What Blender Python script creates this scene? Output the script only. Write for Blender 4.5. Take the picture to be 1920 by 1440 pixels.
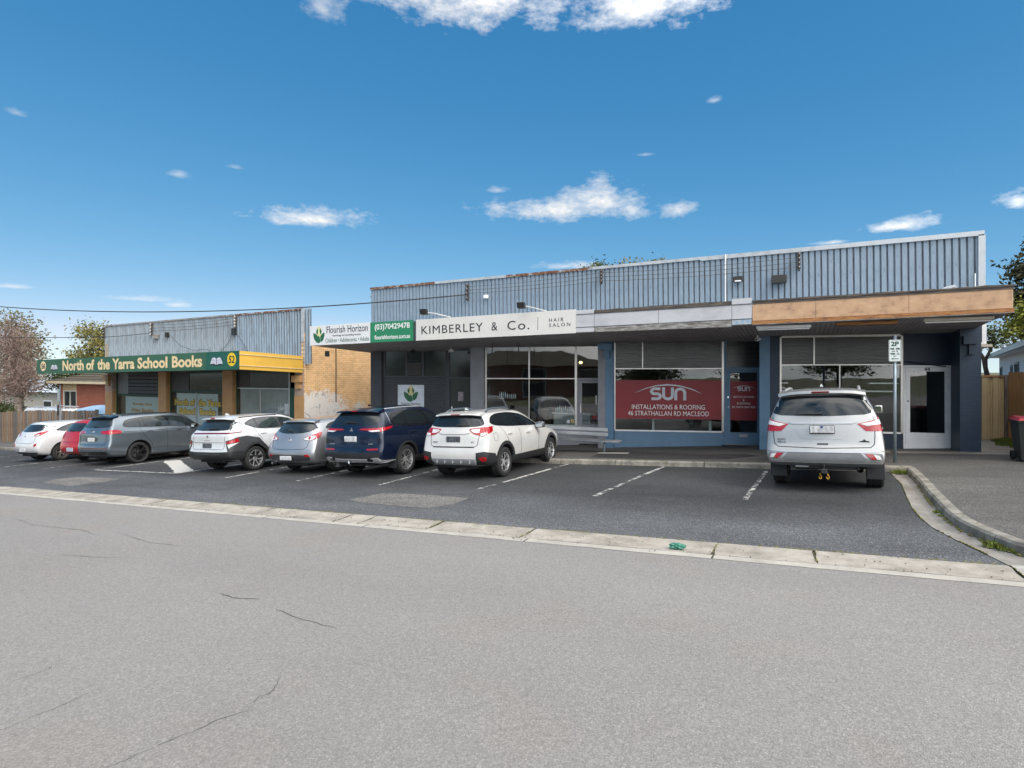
import bpy, bmesh, math, random
from mathutils import Vector, Matrix, geometry
from mathutils.bvhtree import BVHTree
R = math.radians
random.seed(7)
scene = bpy.context.scene
for o in list(bpy.data.objects): bpy.data.objects.remove(o)

# ---------------------------------------------------------------- camera
# world: X along the shop fronts (right), Y from the street into the shops, Z up; the street falls to the left
EYE = 1.9355
SLOPE_X, SLOPE_Y = 0.0463, -0.0178
def gz(x, y): return SLOPE_X * x + SLOPE_Y * y
cam_d = bpy.data.cameras.new('camera'); cam = bpy.data.objects.new('camera', cam_d)
scene.collection.objects.link(cam)
cam.location = (0, 0, EYE); cam.rotation_euler = (R(90), 0, R(26.245))
cam_d.sensor_width = 36; cam_d.lens = 36 * 1091 / 1920; cam_d.shift_y = -22 / 1920
cam_d.clip_start = 0.1; cam_d.clip_end = 6000
scene.camera = cam

# ---------------------------------------------------------------- sky, sun, exposure
SUN_AZ, SUN_EL = -64, 46       # degrees clockwise from -Y (behind the camera) and above the horizon
sd = Vector((math.sin(R(-SUN_AZ)) * math.cos(R(SUN_EL)), -math.cos(R(SUN_AZ)) * math.cos(R(SUN_EL)), math.sin(R(SUN_EL))))
sun_d = bpy.data.lights.new('sun', 'SUN'); sun_d.energy = 1.5; sun_d.angle = R(30); sun_d.color = (1.0, 0.93, 0.83)
sun = bpy.data.objects.new('sun', sun_d); scene.collection.objects.link(sun)
sun.rotation_euler = sd.to_track_quat('Z', 'Y').to_euler(); sun.location = (0, -20, 30)
world = bpy.data.worlds.new('World'); scene.world = world; world.use_nodes = True
def build_sky():
    nt = world.node_tree; N = nt.nodes; L = nt.links; N.clear()
    out = N.new('ShaderNodeOutputWorld'); bg = N.new('ShaderNodeBackground'); bg.inputs['Strength'].default_value = 0.126
    sky = N.new('ShaderNodeTexSky'); sky.sky_type = 'NISHITA'; sky.sun_disc = False
    sky.sun_elevation = R(SUN_EL); sky.sun_rotation = math.atan2(sd.x, sd.y)
    sky.air_density = 0.5; sky.dust_density = 0.0; sky.ozone_density = 8.0
    tc = N.new('ShaderNodeTexCoord')
    def math_n(op, a, b=None, c=None, clamp=False):
        n = N.new('ShaderNodeMath'); n.operation = op; n.use_clamp = clamp
        for i, v in enumerate((a, b, c)):
            if v is None: continue
            if isinstance(v, (int, float)): n.inputs[i].default_value = v
            else: L.new(v, n.inputs[i])
        return n.outputs[0]
    # direction as azimuth / elevation tangents
    sep = N.new('ShaderNodeSeparateXYZ'); L.new(tc.outputs['Generated'], sep.inputs[0])
    dx, dy, dz = sep.outputs
    hor = math_n('SQRT', math_n('ADD', math_n('MULTIPLY', dx, dx), math_n('MULTIPLY', dy, dy)))
    az = math_n('ARCTAN2', dx, dy)                      # 0 = +Y, positive to the right
    el = math_n('ARCTAN2', dz, hor)
    cv = N.new('ShaderNodeCombineXYZ'); L.new(az, cv.inputs[0]); L.new(math_n('MULTIPLY', el, 1.9), cv.inputs[1])
    nz = N.new('ShaderNodeTexNoise'); nz.inputs['Scale'].default_value = 17; nz.inputs['Detail'].default_value = 6; nz.inputs['Roughness'].default_value = 0.62
    L.new(cv.outputs[0], nz.inputs['Vector'])
    nz2 = N.new('ShaderNodeTexNoise'); nz2.inputs['Scale'].default_value = 60; nz2.inputs['Detail'].default_value = 3; nz2.inputs['Roughness'].default_value = 0.6
    L.new(cv.outputs[0], nz2.inputs['Vector'])
    wob = math_n('ADD', math_n('MULTIPLY', math_n('SUBTRACT', nz.outputs[0], 0.5), 3.4), math_n('MULTIPLY', math_n('SUBTRACT', nz2.outputs[0], 0.5), 1.3))
    CL = CLOUDS
    total = None
    for (a, e, ra, re, amt) in CL:
        u = math_n('DIVIDE', math_n('SUBTRACT', az, a), ra); v = math_n('DIVIDE', math_n('SUBTRACT', el, e), re); v = math_n('MAXIMUM', v, math_n('MULTIPLY', v, -1.7))
        d = math_n('SQRT', math_n('ADD', math_n('MULTIPLY', u, u), math_n('MULTIPLY', v, v)))
        m = math_n('MULTIPLY_ADD', wob, 0.75, math_n('SUBTRACT', 1.1, d))
        m = math_n('MULTIPLY', math_n('MULTIPLY', m, .82, clamp=True), amt)
        total = m if total is None else math_n('MAXIMUM', total, m)
    # fill-light cloud added out of view on the sun's side, thinning away from it
    big = N.new('ShaderNodeTexNoise'); big.inputs['Scale'].default_value = 2.2; big.inputs['Detail'].default_value = 4; big.inputs['Roughness'].default_value = 0.6
    L.new(tc.outputs['Generated'], big.inputs['Vector'])
    dv = N.new('ShaderNodeVectorMath'); dv.operation = 'DOT_PRODUCT'; L.new(tc.outputs['Generated'], dv.inputs[0]); dv.inputs[1].default_value = sd
    away = N.new('ShaderNodeMapRange'); away.interpolation_type = 'SMOOTHSTEP'; L.new(dv.outputs['Value'], away.inputs[0]); away.inputs[1].default_value = .20; away.inputs[2].default_value = .45; away = away.outputs[0]
    sc = math_n('MULTIPLY', math_n('MULTIPLY', math_n('SUBTRACT', big.outputs[0], 0.36), 4.5, clamp=True), away)
    total = math_n('MAXIMUM', total, sc)
    # film response of the sky: softer towards the horizon
    sc_ = N.new('ShaderNodeSeparateColor'); L.new(sky.outputs[0], sc_.inputs[0]); cc_ = N.new('ShaderNodeCombineColor')
    for k, (a, p) in enumerate(((.80, 1.28), (1.22, .65), (1.72, .42))): L.new(math_n('MULTIPLY', math_n('POWER', sc_.outputs[k], p), a), cc_.inputs[k])
    L.new(math_n('MINIMUM', cc_.inputs[0].links[0].from_socket, math_n('MULTIPLY', cc_.inputs[1].links[0].from_socket, .82)), cc_.inputs[0])
    lum = cc_
    total = math_n('POWER', total, 1.15)
    # cloud brightness raised towards the sun to strengthen the added fill light
    mr = N.new('ShaderNodeMapRange'); mr.interpolation_type = 'SMOOTHSTEP'; L.new(dv.outputs['Value'], mr.inputs[0])
    mr.inputs[1].default_value = -.25; mr.inputs[2].default_value = .85; mr.inputs[3].default_value = 1.0; mr.inputs[4].default_value = 3.6
    cb = N.new('ShaderNodeVectorMath'); cb.operation = 'SCALE'; cb.inputs[0].default_value = (4.5, 4.45, 4.35); L.new(mr.outputs[0], cb.inputs['Scale'])
    mix = N.new('ShaderNodeMixRGB'); L.new(total, mix.inputs[0]); L.new(lum.outputs[0], mix.inputs[1]); L.new(cb.outputs[0], mix.inputs[2])
    L.new(mix.outputs[0], bg.inputs['Color']); L.new(bg.outputs[0], out.inputs['Surface'])
def cl(u, v, ru, rv, amt):
    # azimuth / elevation of a cloud seen at a bearing, radii in radians
    t = (u - 960) / 1091; az = math.atan(t) - R(26.245); el = math.atan((698 - v) / 1091 * math.cos(math.atan(t)))
    k = math.cos(math.atan(t))
    return (az, el, ru / 1091 * k * k, rv / 1091 * k, amt)
CLOUDS = [cl(585, 412, 100, 24, 1), cl(1060, 396, 165, 30, 1), cl(1130, 380, 75, 40, 1), cl(1272, 396, 38, 20, .8), cl(1685, 424, 84, 16, 1), cl(1915, 378, 48, 22, 1),
          cl(870, -2, 230, 62, 1), cl(1205, 2, 150, 64, 1), cl(605, 18, 50, 26, .6), cl(1060, 500, 70, 10, .8), cl(1560, 455, 40, 5, .8),
          cl(250, 560, 80, 8, .6), cl(330, 572, 25, 6, .6), cl(335, 327, 26, 9, .5), cl(440, 314, 26, 6, .4), cl(30, 212, 24, 9, .4), cl(1340, 188, 18, 8, .45),
          cl(20, 537, 45, 7, .7), cl(935, 357, 20, 8, .5), cl(1210, 290, 16, 4, .4)]
build_sky()
world.cycles.sampling_method = 'MANUAL'; world.cycles.sample_map_resolution = 512
scene.render.engine = 'CYCLES'
vs = scene.view_settings; vs.view_transform = 'Standard'; vs.look = 'None'; vs.gamma = 1.0; vs.use_curve_mapping = False
vs.exposure = 0.85

# ---------------------------------------------------------------- helpers
def lerp(a, b, t): return a + (b - a) * t
def tag(o, label=None, cat=None, group=None, kind=None):
    if label: o['label'] = label
    if cat: o['category'] = cat
    if group: o['group'] = group
    if kind: o['kind'] = kind
    return o
def empty(name, loc=(0, 0, 0), rot=(0, 0, 0)):
    o = bpy.data.objects.new(name, None); scene.collection.objects.link(o)
    o.location = loc; o.rotation_euler = rot; o.empty_display_size = 0.2
    return o
def thing(name, label, cat, loc=(0, 0, 0), rot=(0, 0, 0), group=None):
    return tag(empty(name, loc, rot), label, cat, group)
def root_of(o):
    while o.parent: o = o.parent
    return o
def link(name, me, mats, parent=None):
    o = bpy.data.objects.new(name, me); scene.collection.objects.link(o)
    if mats is not None:
        for m in (mats if isinstance(mats, (list, tuple)) else [mats]): me.materials.append(m)
    if parent is not None: o.parent = parent
    return o
class MB:
    def __init__(s): s.v = []; s.f = []; s.mi = []
    def add(s, vs, fs, mi=0):
        n = len(s.v); s.v += [tuple(p) for p in vs]; s.f += [tuple(i + n for i in f) for f in fs]; s.mi += [mi] * len(fs); return s
    def box(s, x0, x1, y0, y1, z0, z1, mi=0):
        v = [(x0, y0, z0), (x1, y0, z0), (x1, y1, z0), (x0, y1, z0), (x0, y0, z1), (x1, y0, z1), (x1, y1, z1), (x0, y1, z1)]
        return s.add(v, [(0, 3, 2, 1), (4, 5, 6, 7), (0, 1, 5, 4), (1, 2, 6, 5), (2, 3, 7, 6), (3, 0, 4, 7)], mi)
    def cbox(s, x0, x1, y0, y1, z0, z1, b=0.005, mi=0):
        # box with chamfered vertical and horizontal edges
        bm = bmesh.new(); bmesh.ops.create_cube(bm, size=1)
        for p in bm.verts:
            p.co = Vector((x0 + (p.co.x + .5) * (x1 - x0), y0 + (p.co.y + .5) * (y1 - y0), z0 + (p.co.z + .5) * (z1 - z0)))
        bmesh.ops.bevel(bm, geom=list(bm.edges), offset=b, segments=1, affect='EDGES', clamp_overlap=True)
        bm.verts.index_update(); s.add([p.co for p in bm.verts], [[q.index for q in f.verts] for f in bm.faces], mi); bm.free(); return s
    def hexa(s, p, mi=0):   # 8 points, bottom ring then top ring
        return s.add(p, [(0, 3, 2, 1), (4, 5, 6, 7), (0, 1, 5, 4), (1, 2, 6, 5), (2, 3, 7, 6), (3, 0, 4, 7)], mi)
    def quad(s, a, b, c, d, mi=0): return s.add([a, b, c, d], [(0, 1, 2, 3)], mi)
    def prism(s, poly, y0, y1, axis='y', mi=0):
        # polygon in the two other axes, extruded along axis
        def P(a, b, t): return (a, t, b) if axis == 'y' else ((t, a, b) if axis == 'x' else (a, b, t))
        n = len(poly); v = [P(a, b, y0) for a, b in poly] + [P(a, b, y1) for a, b in poly]
        fs = [tuple(range(n)), tuple(range(2 * n - 1, n - 1, -1))] + [(i, i + n, (i + 1) % n + n, (i + 1) % n) for i in range(n)]
        return s.add(v, fs, mi)
    def tube(s, pts, r, n=6, mi=0, cap=True):
        pts = [Vector(p) for p in pts]; rr = r if isinstance(r, (list, tuple)) else [r] * len(pts)
        up = Vector((0, 0, 1)); rings = []
        for i, p in enumerate(pts):
            d = (pts[min(i + 1, len(pts) - 1)] - pts[max(i - 1, 0)]).normalized()
            a = d.cross(up); 
            if a.length < 1e-3: a = d.cross(Vector((1, 0, 0)))
            a.normalize(); b = d.cross(a).normalized()
            rings.append([p + (a * math.cos(2 * math.pi * k / n) + b * math.sin(2 * math.pi * k / n)) * rr[i] for k in range(n)])
        v = [q for g in rings for q in g]; fs = []
        for i in range(len(pts) - 1):
            for k in range(n): fs.append((i * n + k, i * n + (k + 1) % n, (i + 1) * n + (k + 1) % n, (i + 1) * n + k))
        if cap: fs += [tuple(range(n - 1, -1, -1)), tuple(range((len(pts) - 1) * n, len(pts) * n))]
        return s.add(v, fs, mi)
    def lathe(s, prof, c=(0, 0, 0), axis='z', n=16, mi=0, a0=0, a1=2 * math.pi):
        # prof: (radius, height) pairs
        full = abs(a1 - a0 - 2 * math.pi) < 1e-6; k = n if full else n + 1; v = []; fs = []
        for r, h in prof:
            for i in range(k):
                t = a0 + (a1 - a0) * i / n; p = (r * math.cos(t), r * math.sin(t), h)
                if axis == 'x': p = (p[2], p[0], p[1])
                elif axis == 'y': p = (p[0], p[2], p[1])
                v.append((c[0] + p[0], c[1] + p[1], c[2] + p[2]))
        for j in range(len(prof) - 1):
            for i in range(n if full else n):
                i2 = (i + 1) % k
                fs.append((j * k + i, j * k + i2, (j + 1) * k + i2, (j + 1) * k + i))
        return s.add(v, fs, mi)
    def mesh(s, name, off=(0, 0, 0), smooth=False):
        me = bpy.data.meshes.new(name); ox, oy, oz = off
        me.from_pydata([(x - ox, y - oy, z - oz) for x, y, z in s.v], [], s.f); me.update()
        if any(s.mi): me.polygons.foreach_set('material_index', s.mi)
        bm = bmesh.new(); bm.from_mesh(me); bmesh.ops.recalc_face_normals(bm, faces=bm.faces); bm.to_mesh(me); bm.free()
        if smooth: me.polygons.foreach_set('use_smooth', [True] * len(me.polygons))
        return me
    def build(s, name, mats, parent=None, smooth=False, local=False):
        off = (0, 0, 0)
        if parent is not None and not local: off = tuple(root_of(parent).location)
        return link(name, s.mesh(name, off, smooth), mats, parent)
def smooth_by_angle(o, deg=35):
    me = o.data; bm = bmesh.new(); bm.from_mesh(me)
    for f in bm.faces: f.smooth = True
    for e in bm.edges:
        if len(e.link_faces) == 2 and e.calc_face_angle(0) > R(deg): e.smooth = False
    bm.to_mesh(me); bm.free(); return o

# ---------------------------------------------------------------- materials
MATS = {}
def nd(nt, kind, **kw):
    n = nt.nodes.new(kind)
    for k, v in kw.items():
        if k in n.inputs: n.inputs[k].default_value = v
        else: setattr(n, k, v)
    return n
def base_mat(name):
    m = bpy.data.materials.new(name); m.use_nodes = True; nt = m.node_tree; b = nt.nodes['Principled BSDF']
    return m, nt, b
def mat(name, col, rough=0.6, metal=0.0, var=0.12, scale=6.0, bump=0.0, bscale=80.0, coat=0.0, spec=0.5, col2=None, detail=6, alpha=None, stretch=None):
    """plain procedural surface: a base colour broken up by noise, with fine relief"""
    if name in MATS: return MATS[name]
    m, nt, b = base_mat(name); L = nt.links
    tc = nd(nt, 'ShaderNodeTexCoord'); vec = tc.outputs['Object']
    if stretch:
        mp = nd(nt, 'ShaderNodeMapping'); mp.inputs['Scale'].default_value = stretch; L.new(vec, mp.inputs[0]); vec = mp.outputs[0]
    n = nd(nt, 'ShaderNodeTexNoise', Scale=scale, Detail=detail, Roughness=0.6); L.new(vec, n.inputs['Vector'])
    rp = nd(nt, 'ShaderNodeValToRGB'); L.new(n.outputs[0], rp.inputs[0])
    c = Vector(col[:3]); c2 = Vector(col2[:3]) if col2 else c * (1 - var * 2)
    rp.color_ramp.elements[0].position = 0.32; rp.color_ramp.elements[1].position = 0.68
    rp.color_ramp.elements[0].color = (*c2, 1); rp.color_ramp.elements[1].color = (*c, 1)
    L.new(rp.outputs[0], b.inputs['Base Color'])
    b.inputs['Roughness'].default_value = rough; b.inputs['Metallic'].default_value = metal
    b.inputs['Coat Weight'].default_value = coat; b.inputs['Coat Roughness'].default_value = 0.04
    b.inputs['Specular IOR Level'].default_value = spec
    if bump:
        n2 = nd(nt, 'ShaderNodeTexNoise', Scale=bscale, Detail=4); L.new(vec, n2.inputs['Vector'])
        bp = nd(nt, 'ShaderNodeBump', Strength=bump, Distance=0.02); L.new(n2.outputs[0], bp.inputs['Height']); L.new(bp.outputs[0], b.inputs['Normal'])
    MATS[name] = m; return m
def emit_mat(name, col, strength):
    if name in MATS: return MATS[name]
    m, nt, b = base_mat(name); b.inputs['Base Color'].default_value = (*col, 1)
    b.inputs['Emission Color'].default_value = (*col, 1); b.inputs['Emission Strength'].default_value = strength
    MATS[name] = m; return m
def glass_mat(name, tint=(0.75, 0.8, 0.8), ior=1.5, boost=0.0):
    """window pane: clear film over what stands behind, mirror at the Fresnel rate"""
    if name in MATS: return MATS[name]
    m, nt, b = base_mat(name); L = nt.links; nt.nodes.remove(b)
    out = nt.nodes['Material Output']
    tr = nd(nt, 'ShaderNodeBsdfTransparent'); tr.inputs[0].default_value = (*tint, 1)
    gl = nd(nt, 'ShaderNodeBsdfGlossy', Roughness=0.01); gl.inputs[0].default_value = (1, 1, 1, 1)
    tc = nd(nt, 'ShaderNodeTexCoord'); n = nd(nt, 'ShaderNodeTexNoise', Scale=0.9, Detail=2); L.new(tc.outputs['Object'], n.inputs['Vector'])
    bp = nd(nt, 'ShaderNodeBump', Strength=0.05, Distance=0.05); L.new(n.outputs[0], bp.inputs['Height']); L.new(bp.outputs[0], gl.inputs['Normal'])
    lw = nd(nt, 'ShaderNodeLayerWeight', Blend=.5)                      # Schlick reflectance, the same from both sides
    pw = nd(nt, 'ShaderNodeMath', operation='POWER'); L.new(lw.outputs['Facing'], pw.inputs[0]); pw.inputs[1].default_value = 5.0
    ad = nd(nt, 'ShaderNodeMath', operation='MULTIPLY_ADD'); L.new(pw.outputs[0], ad.inputs[0]); ad.inputs[1].default_value = .95; ad.inputs[2].default_value = .04 + boost
    mx = nd(nt, 'ShaderNodeMixShader'); L.new(ad.outputs[0], mx.inputs[0]); L.new(tr.outputs[0], mx.inputs[1]); L.new(gl.outputs[0], mx.inputs[2])
    L.new(mx.outputs[0], out.inputs['Surface']); MATS[name] = m; return m
def text_mesh(name, txt, loc, size, m, parent, local=False, depth=.004, align='LEFT', space=1.0, bold=0.0, sx=1.0, shear=0.0, rot=None, fit=None, line=1.0, tilt=0.0):
    """raised letters standing on a sign face that looks towards -Y (or turned by rot about Z)"""
    cu = bpy.data.curves.new('t', 'FONT'); cu.body = txt; cu.size = size; cu.align_x = align; cu.align_y = 'CENTER'
    cu.space_character = space; cu.offset = bold; cu.extrude = depth; cu.shear = shear; cu.space_line = line; cu.resolution_u = 3
    o = bpy.data.objects.new('t', cu); scene.collection.objects.link(o)
    dg = bpy.context.evaluated_depsgraph_get(); me = bpy.data.meshes.new_from_object(o.evaluated_get(dg))
    bpy.data.objects.remove(o)
    if fit:      # fit the ink to a width (and height)
        xs = [v.co.x for v in me.vertices]; ys = [v.co.y for v in me.vertices]
        w0, h0 = max(xs) - min(xs), max(ys) - min(ys); cx, cy = (max(xs) + min(xs)) / 2, (max(ys) + min(ys)) / 2
        fx = fit[0] / w0; fy = fit[1] / h0 if len(fit) > 1 and fit[1] else fx
        for v in me.vertices: v.co.x = (v.co.x - cx) * fx; v.co.y = (v.co.y - cy) * fy
        sx = 1
    for v in me.vertices: v.co.x *= sx
    T = Matrix.Rotation(rot or 0, 4, 'Z') @ Matrix.Rotation(-tilt, 4, 'Y') @ Matrix.Rotation(R(90), 4, 'X')
    me.transform(T); off = Vector(loc)
    if not local and parent is not None: off = off - Vector(root_of(parent).location)
    me.transform(Matrix.Translation(off)); me.name = name
    return link(name, me, m, parent)
# ---------------------------------------------------------------- vehicle materials
M_liner = mat('wheel_liner', (.012, .012, .013), .9)
M_trim = mat('black_trim', (.022, .023, .025), .55, var=.1, scale=30)
M_gloss = mat('gloss_black', (.008, .008, .009), .12, coat=.5)
M_tyre = mat('tyre_rubber', (.022, .022, .023), .85, var=.25, scale=12, bump=.2, bscale=120)
M_glass = mat('tinted_car_glass', (.010, .014, .017), .02, spec=.6, var=0)
M_glass2 = mat('lighter_car_glass', (.028, .038, .042), .02, spec=.7, var=.3, scale=3)
for _m in (M_glass, M_glass2): _m.node_tree.nodes['Principled BSDF'].inputs['IOR'].default_value = 1.5
M_plate = mat('number_plate_print', (.62, .63, .65), .4, var=.22, scale=22, detail=1, stretch=(1, 1, .4))
M_plate_d = mat('dark_number_plate_print', (.10, .105, .12), .4, var=.3, scale=22, detail=1, stretch=(1, 1, .4))
M_chrome = mat('chrome', (.75, .76, .78), .12, metal=1, var=.03)
M_silver = mat('silver_alloy', (.78, .79, .80), .28, metal=.8, var=.05)
M_grey_alloy = mat('bronze_grey_alloy', (.40, .37, .34), .35, metal=.8, var=.08)
M_black_alloy = mat('black_alloy', (.02, .02, .022), .3, metal=.3)
M_disc = mat('brake_disc', (.25, .25, .26), .4, metal=.8)
M_metal_dark = mat('exhaust_steel', (.10, .10, .10), .5, metal=.8)
M_satin = mat('satin_silver_plastic', (.50, .51, .53), .35, metal=.5, var=.05)
M_mirror = mat('mirror_silver', (.30, .34, .38), .04, metal=1, var=0)
M_red = mat('lamp_red', (.42, .006, .010), .12, coat=1, var=.25, scale=25)
M_red_d = mat('lamp_dark_red', (.16, .006, .010), .12, coat=1, var=.2, scale=25)
M_clear = mat('lamp_clear', (.70, .70, .70), .12, coat=1, var=.18, scale=30)
M_amber = mat('amber', (.6, .25, .03), .2, coat=1)
M_hook = mat('yellow_safety_hook', (.50, .27, .02), .45)
def paint(name, col, metal=0.0, rough=.28, dirt=.06, coat=1.0):
    m = mat(name, col, rough, metal=metal, coat=coat, var=dirt, scale=2.2, detail=3)
    m.node_tree.nodes['Principled BSDF'].inputs['Coat Roughness'].default_value = .03
    return m
P_white = paint('pearl_white_paint', (.56, .555, .54)); P_white2 = paint('white_paint', (.60, .605, .61)); P_white3 = paint('cool_white_paint', (.57, .585, .605))
P_red = paint('red_paint', (.40, .006, .010), coat=.45); P_teal = paint('slate_blue_metallic_paint', (.20, .235, .265), metal=.75, rough=.3)
P_grey = paint('grey_metallic_paint', (.42, .43, .45), metal=.7, rough=.32); P_navy = paint('navy_metallic_paint', (.006, .012, .034), metal=.3, rough=.25, coat=.7)
P_silver = paint('silver_metallic_paint', (.43, .43, .425), metal=.6, rough=.36)

# ---------------------------------------------------------------- ground materials
def asphalt(name, dark, light, speck, fine=220, lane=None, stain=0.35, stain_scale=0.35, rough=.9, dirt=None, warm=None):
    m, nt, b = base_mat(name); L = nt.links
    tc = nd(nt, 'ShaderNodeTexCoord'); v = tc.outputs['Object']
    n1 = nd(nt, 'ShaderNodeTexVoronoi', Scale=fine); L.new(v, n1.inputs['Vector'])
    r1 = nd(nt, 'ShaderNodeValToRGB'); L.new(n1.outputs['Color'], r1.inputs[0])
    e = r1.color_ramp.elements; e[0].position = .2; e[0].color = (*dark, 1); e[1].position = .75; e[1].color = (*light, 1)
    k = e.new(.93); k.color = (*speck, 1)
    n3 = nd(nt, 'ShaderNodeTexNoise', Scale=38, Detail=4, Roughness=.7); L.new(v, n3.inputs['Vector'])
    mp2 = nd(nt, 'ShaderNodeMapping'); mp2.inputs['Scale'].default_value = (.45, 1.3, 1); L.new(v, mp2.inputs[0])     # wear drawn out along the street
    n2 = nd(nt, 'ShaderNodeTexNoise', Scale=stain_scale, Detail=7, Roughness=.62); L.new(mp2.outputs[0], n2.inputs['Vector'])
    r2 = nd(nt, 'ShaderNodeMapRange'); L.new(n2.outputs[0], r2.inputs[0]); r2.inputs[1].default_value = .32; r2.inputs[2].default_value = .7; r2.inputs[3].default_value = 1 - stain; r2.inputs[4].default_value = 1 + stain * .35
    r3 = nd(nt, 'ShaderNodeMapRange'); L.new(n3.outputs[0], r3.inputs[0]); r3.inputs[1].default_value = .3; r3.inputs[2].default_value = .7; r3.inputs[3].default_value = .84; r3.inputs[4].default_value = 1.14
    mm = nd(nt, 'ShaderNodeMath', operation='MULTIPLY'); L.new(r2.outputs[0], mm.inputs[0]); L.new(r3.outputs[0], mm.inputs[1])
    mx = nd(nt, 'ShaderNodeVectorMath', operation='SCALE'); L.new(r1.outputs[0], mx.inputs[0]); L.new(mm.outputs[0], mx.inputs['Scale'])
    col = mx.outputs[0]
    if warm:
        n4 = nd(nt, 'ShaderNodeTexNoise', Scale=.8, Detail=5); L.new(v, n4.inputs['Vector'])
        r4 = nd(nt, 'ShaderNodeMapRange'); L.new(n4.outputs[0], r4.inputs[0]); r4.inputs[1].default_value = .5; r4.inputs[2].default_value = .72
        m4 = nd(nt, 'ShaderNodeMixRGB', blend_type='MULTIPLY'); m4.inputs[2].default_value = (*warm, 1); L.new(r4.outputs[0], m4.inputs[0]); L.new(col, m4.inputs[1]); col = m4.outputs[0]
    if lane:        # driving lane paler by wear and by painted-in grazing sheen: (y0, y1, gain)
        sp = nd(nt, 'ShaderNodeSeparateXYZ'); L.new(v, sp.inputs[0])
        n5 = nd(nt, 'ShaderNodeTexNoise', Scale=.7, Detail=6, Roughness=.6); L.new(v, n5.inputs['Vector'])
        a5 = nd(nt, 'ShaderNodeMath', operation='MULTIPLY_ADD'); L.new(n5.outputs[0], a5.inputs[0]); a5.inputs[1].default_value = 3.2; L.new(sp.outputs[1], a5.inputs[2])
        m5 = nd(nt, 'ShaderNodeMapRange'); L.new(a5.outputs[0], m5.inputs[0]); m5.inputs[1].default_value = lane[0] + 1.6; m5.inputs[2].default_value = lane[1] + 1.6; m5.inputs[3].default_value = lane[2]; m5.inputs[4].default_value = 1.0
        s5 = nd(nt, 'ShaderNodeVectorMath', operation='SCALE'); L.new(col, s5.inputs[0]); L.new(m5.outputs[0], s5.inputs['Scale']); col = s5.outputs[0]
    L.new(col, b.inputs['Base Color']); b.inputs['Roughness'].default_value = rough; b.inputs['Specular IOR Level'].default_value = .35
    bp = nd(nt, 'ShaderNodeBump', Strength=.5, Distance=.006); L.new(n1.outputs['Distance'], bp.inputs['Height']); L.new(bp.outputs[0], b.inputs['Normal'])
    MATS[name] = m; return m
def concrete(name, c1, c2, moss=None, crack=False, sc=3.0):
    m, nt, b = base_mat(name); L = nt.links
    tc = nd(nt, 'ShaderNodeTexCoord'); v = tc.outputs['Object']
    n1 = nd(nt, 'ShaderNodeTexNoise', Scale=sc, Detail=9, Roughness=.7); L.new(v, n1.inputs['Vector'])
    r = nd(nt, 'ShaderNodeValToRGB'); L.new(n1.outputs[0], r.inputs[0]); e = r.color_ramp.elements
    e[0].position = .32; e[0].color = (*c2, 1); e[1].position = .62; e[1].color = (*c1, 1)
    n2 = nd(nt, 'ShaderNodeTexVoronoi', Scale=120); L.new(v, n2.inputs['Vector'])
    mr = nd(nt, 'ShaderNodeMapRange'); L.new(n2.outputs['Distance'], mr.inputs[0]); mr.inputs[3].default_value = .88; mr.inputs[4].default_value = 1.1; mr.inputs[2].default_value = .6
    sc_ = nd(nt, 'ShaderNodeVectorMath', operation='SCALE'); L.new(r.outputs[0], sc_.inputs[0]); L.new(mr.outputs[0], sc_.inputs['Scale']); col = sc_.outputs[0]
    if moss:
        n3 = nd(nt, 'ShaderNodeTexNoise', Scale=5, Detail=8, Roughness=.7); L.new(v, n3.inputs['Vector'])
        m3 = nd(nt, 'ShaderNodeMapRange'); L.new(n3.outputs[0], m3.inputs[0]); m3.inputs[1].default_value = .54; m3.inputs[2].default_value = .68
        mx = nd(nt, 'ShaderNodeMixRGB'); mx.inputs[2].default_value = (*moss, 1); L.new(m3.outputs[0], mx.inputs[0]); L.new(col, mx.inputs[1]); col = mx.outputs[0]
    L.new(col, b.inputs['Base Color']); b.inputs['Roughness'].default_value = .9; b.inputs['Specular IOR Level'].default_value = .3
    bp = nd(nt, 'ShaderNodeBump', Strength=.4, Distance=.01); L.new(n1.outputs[0], bp.inputs['Height']); L.new(bp.outputs[0], b.inputs['Normal'])
    MATS[name] = m; return m
M_road = asphalt('worn_road_asphalt', (.19, .180, .172), (.262, .249, .237), (.325, .302, .281), fine=120, stain=.13, stain_scale=.25, warm=(1.0, .965, .93))
M_park = asphalt('dark_car_park_asphalt', (.024, .025, .027), (.062, .064, .067), (.14, .14, .14), fine=85, stain=.42, stain_scale=.42, rough=.8, lane=(8.0, 10.6, 2.3))
M_path = asphalt('footpath_asphalt', (.055, .053, .050), (.135, .128, .12), (.21, .20, .19), fine=85, stain=.4, stain_scale=.5, rough=.85)
M_patch = asphalt('gravelly_patch', (.09, .086, .08), (.21, .20, .185), (.33, .31, .28), fine=60, stain=.35, stain_scale=2)
M_gutter = concrete('gutter_concrete', (.35, .32, .275), (.19, .172, .145))
M_gutter_edge = concrete('gutter_edge_concrete', (.39, .365, .325), (.28, .262, .23))
M_kerb = concrete('old_kerb_concrete', (.27, .255, .22), (.10, .095, .085), moss=(.09, .09, .045))
M_slab = concrete('grey_concrete', (.25, .235, .215), (.14, .13, .115))
M_soil = mat('soil_and_litter', (.10, .075, .045), .95, col2=(.05, .045, .03), scale=20)
M_joint = mat('joint_dirt', (.06, .055, .04), .95, col2=(.085, .085, .04), scale=9)
M_crack = mat('crack_shadow', (.065, .062, .058), .95)
M_grass = mat('weed_green', (.10, .17, .02), .8, col2=(.16, .15, .03), scale=9)

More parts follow.
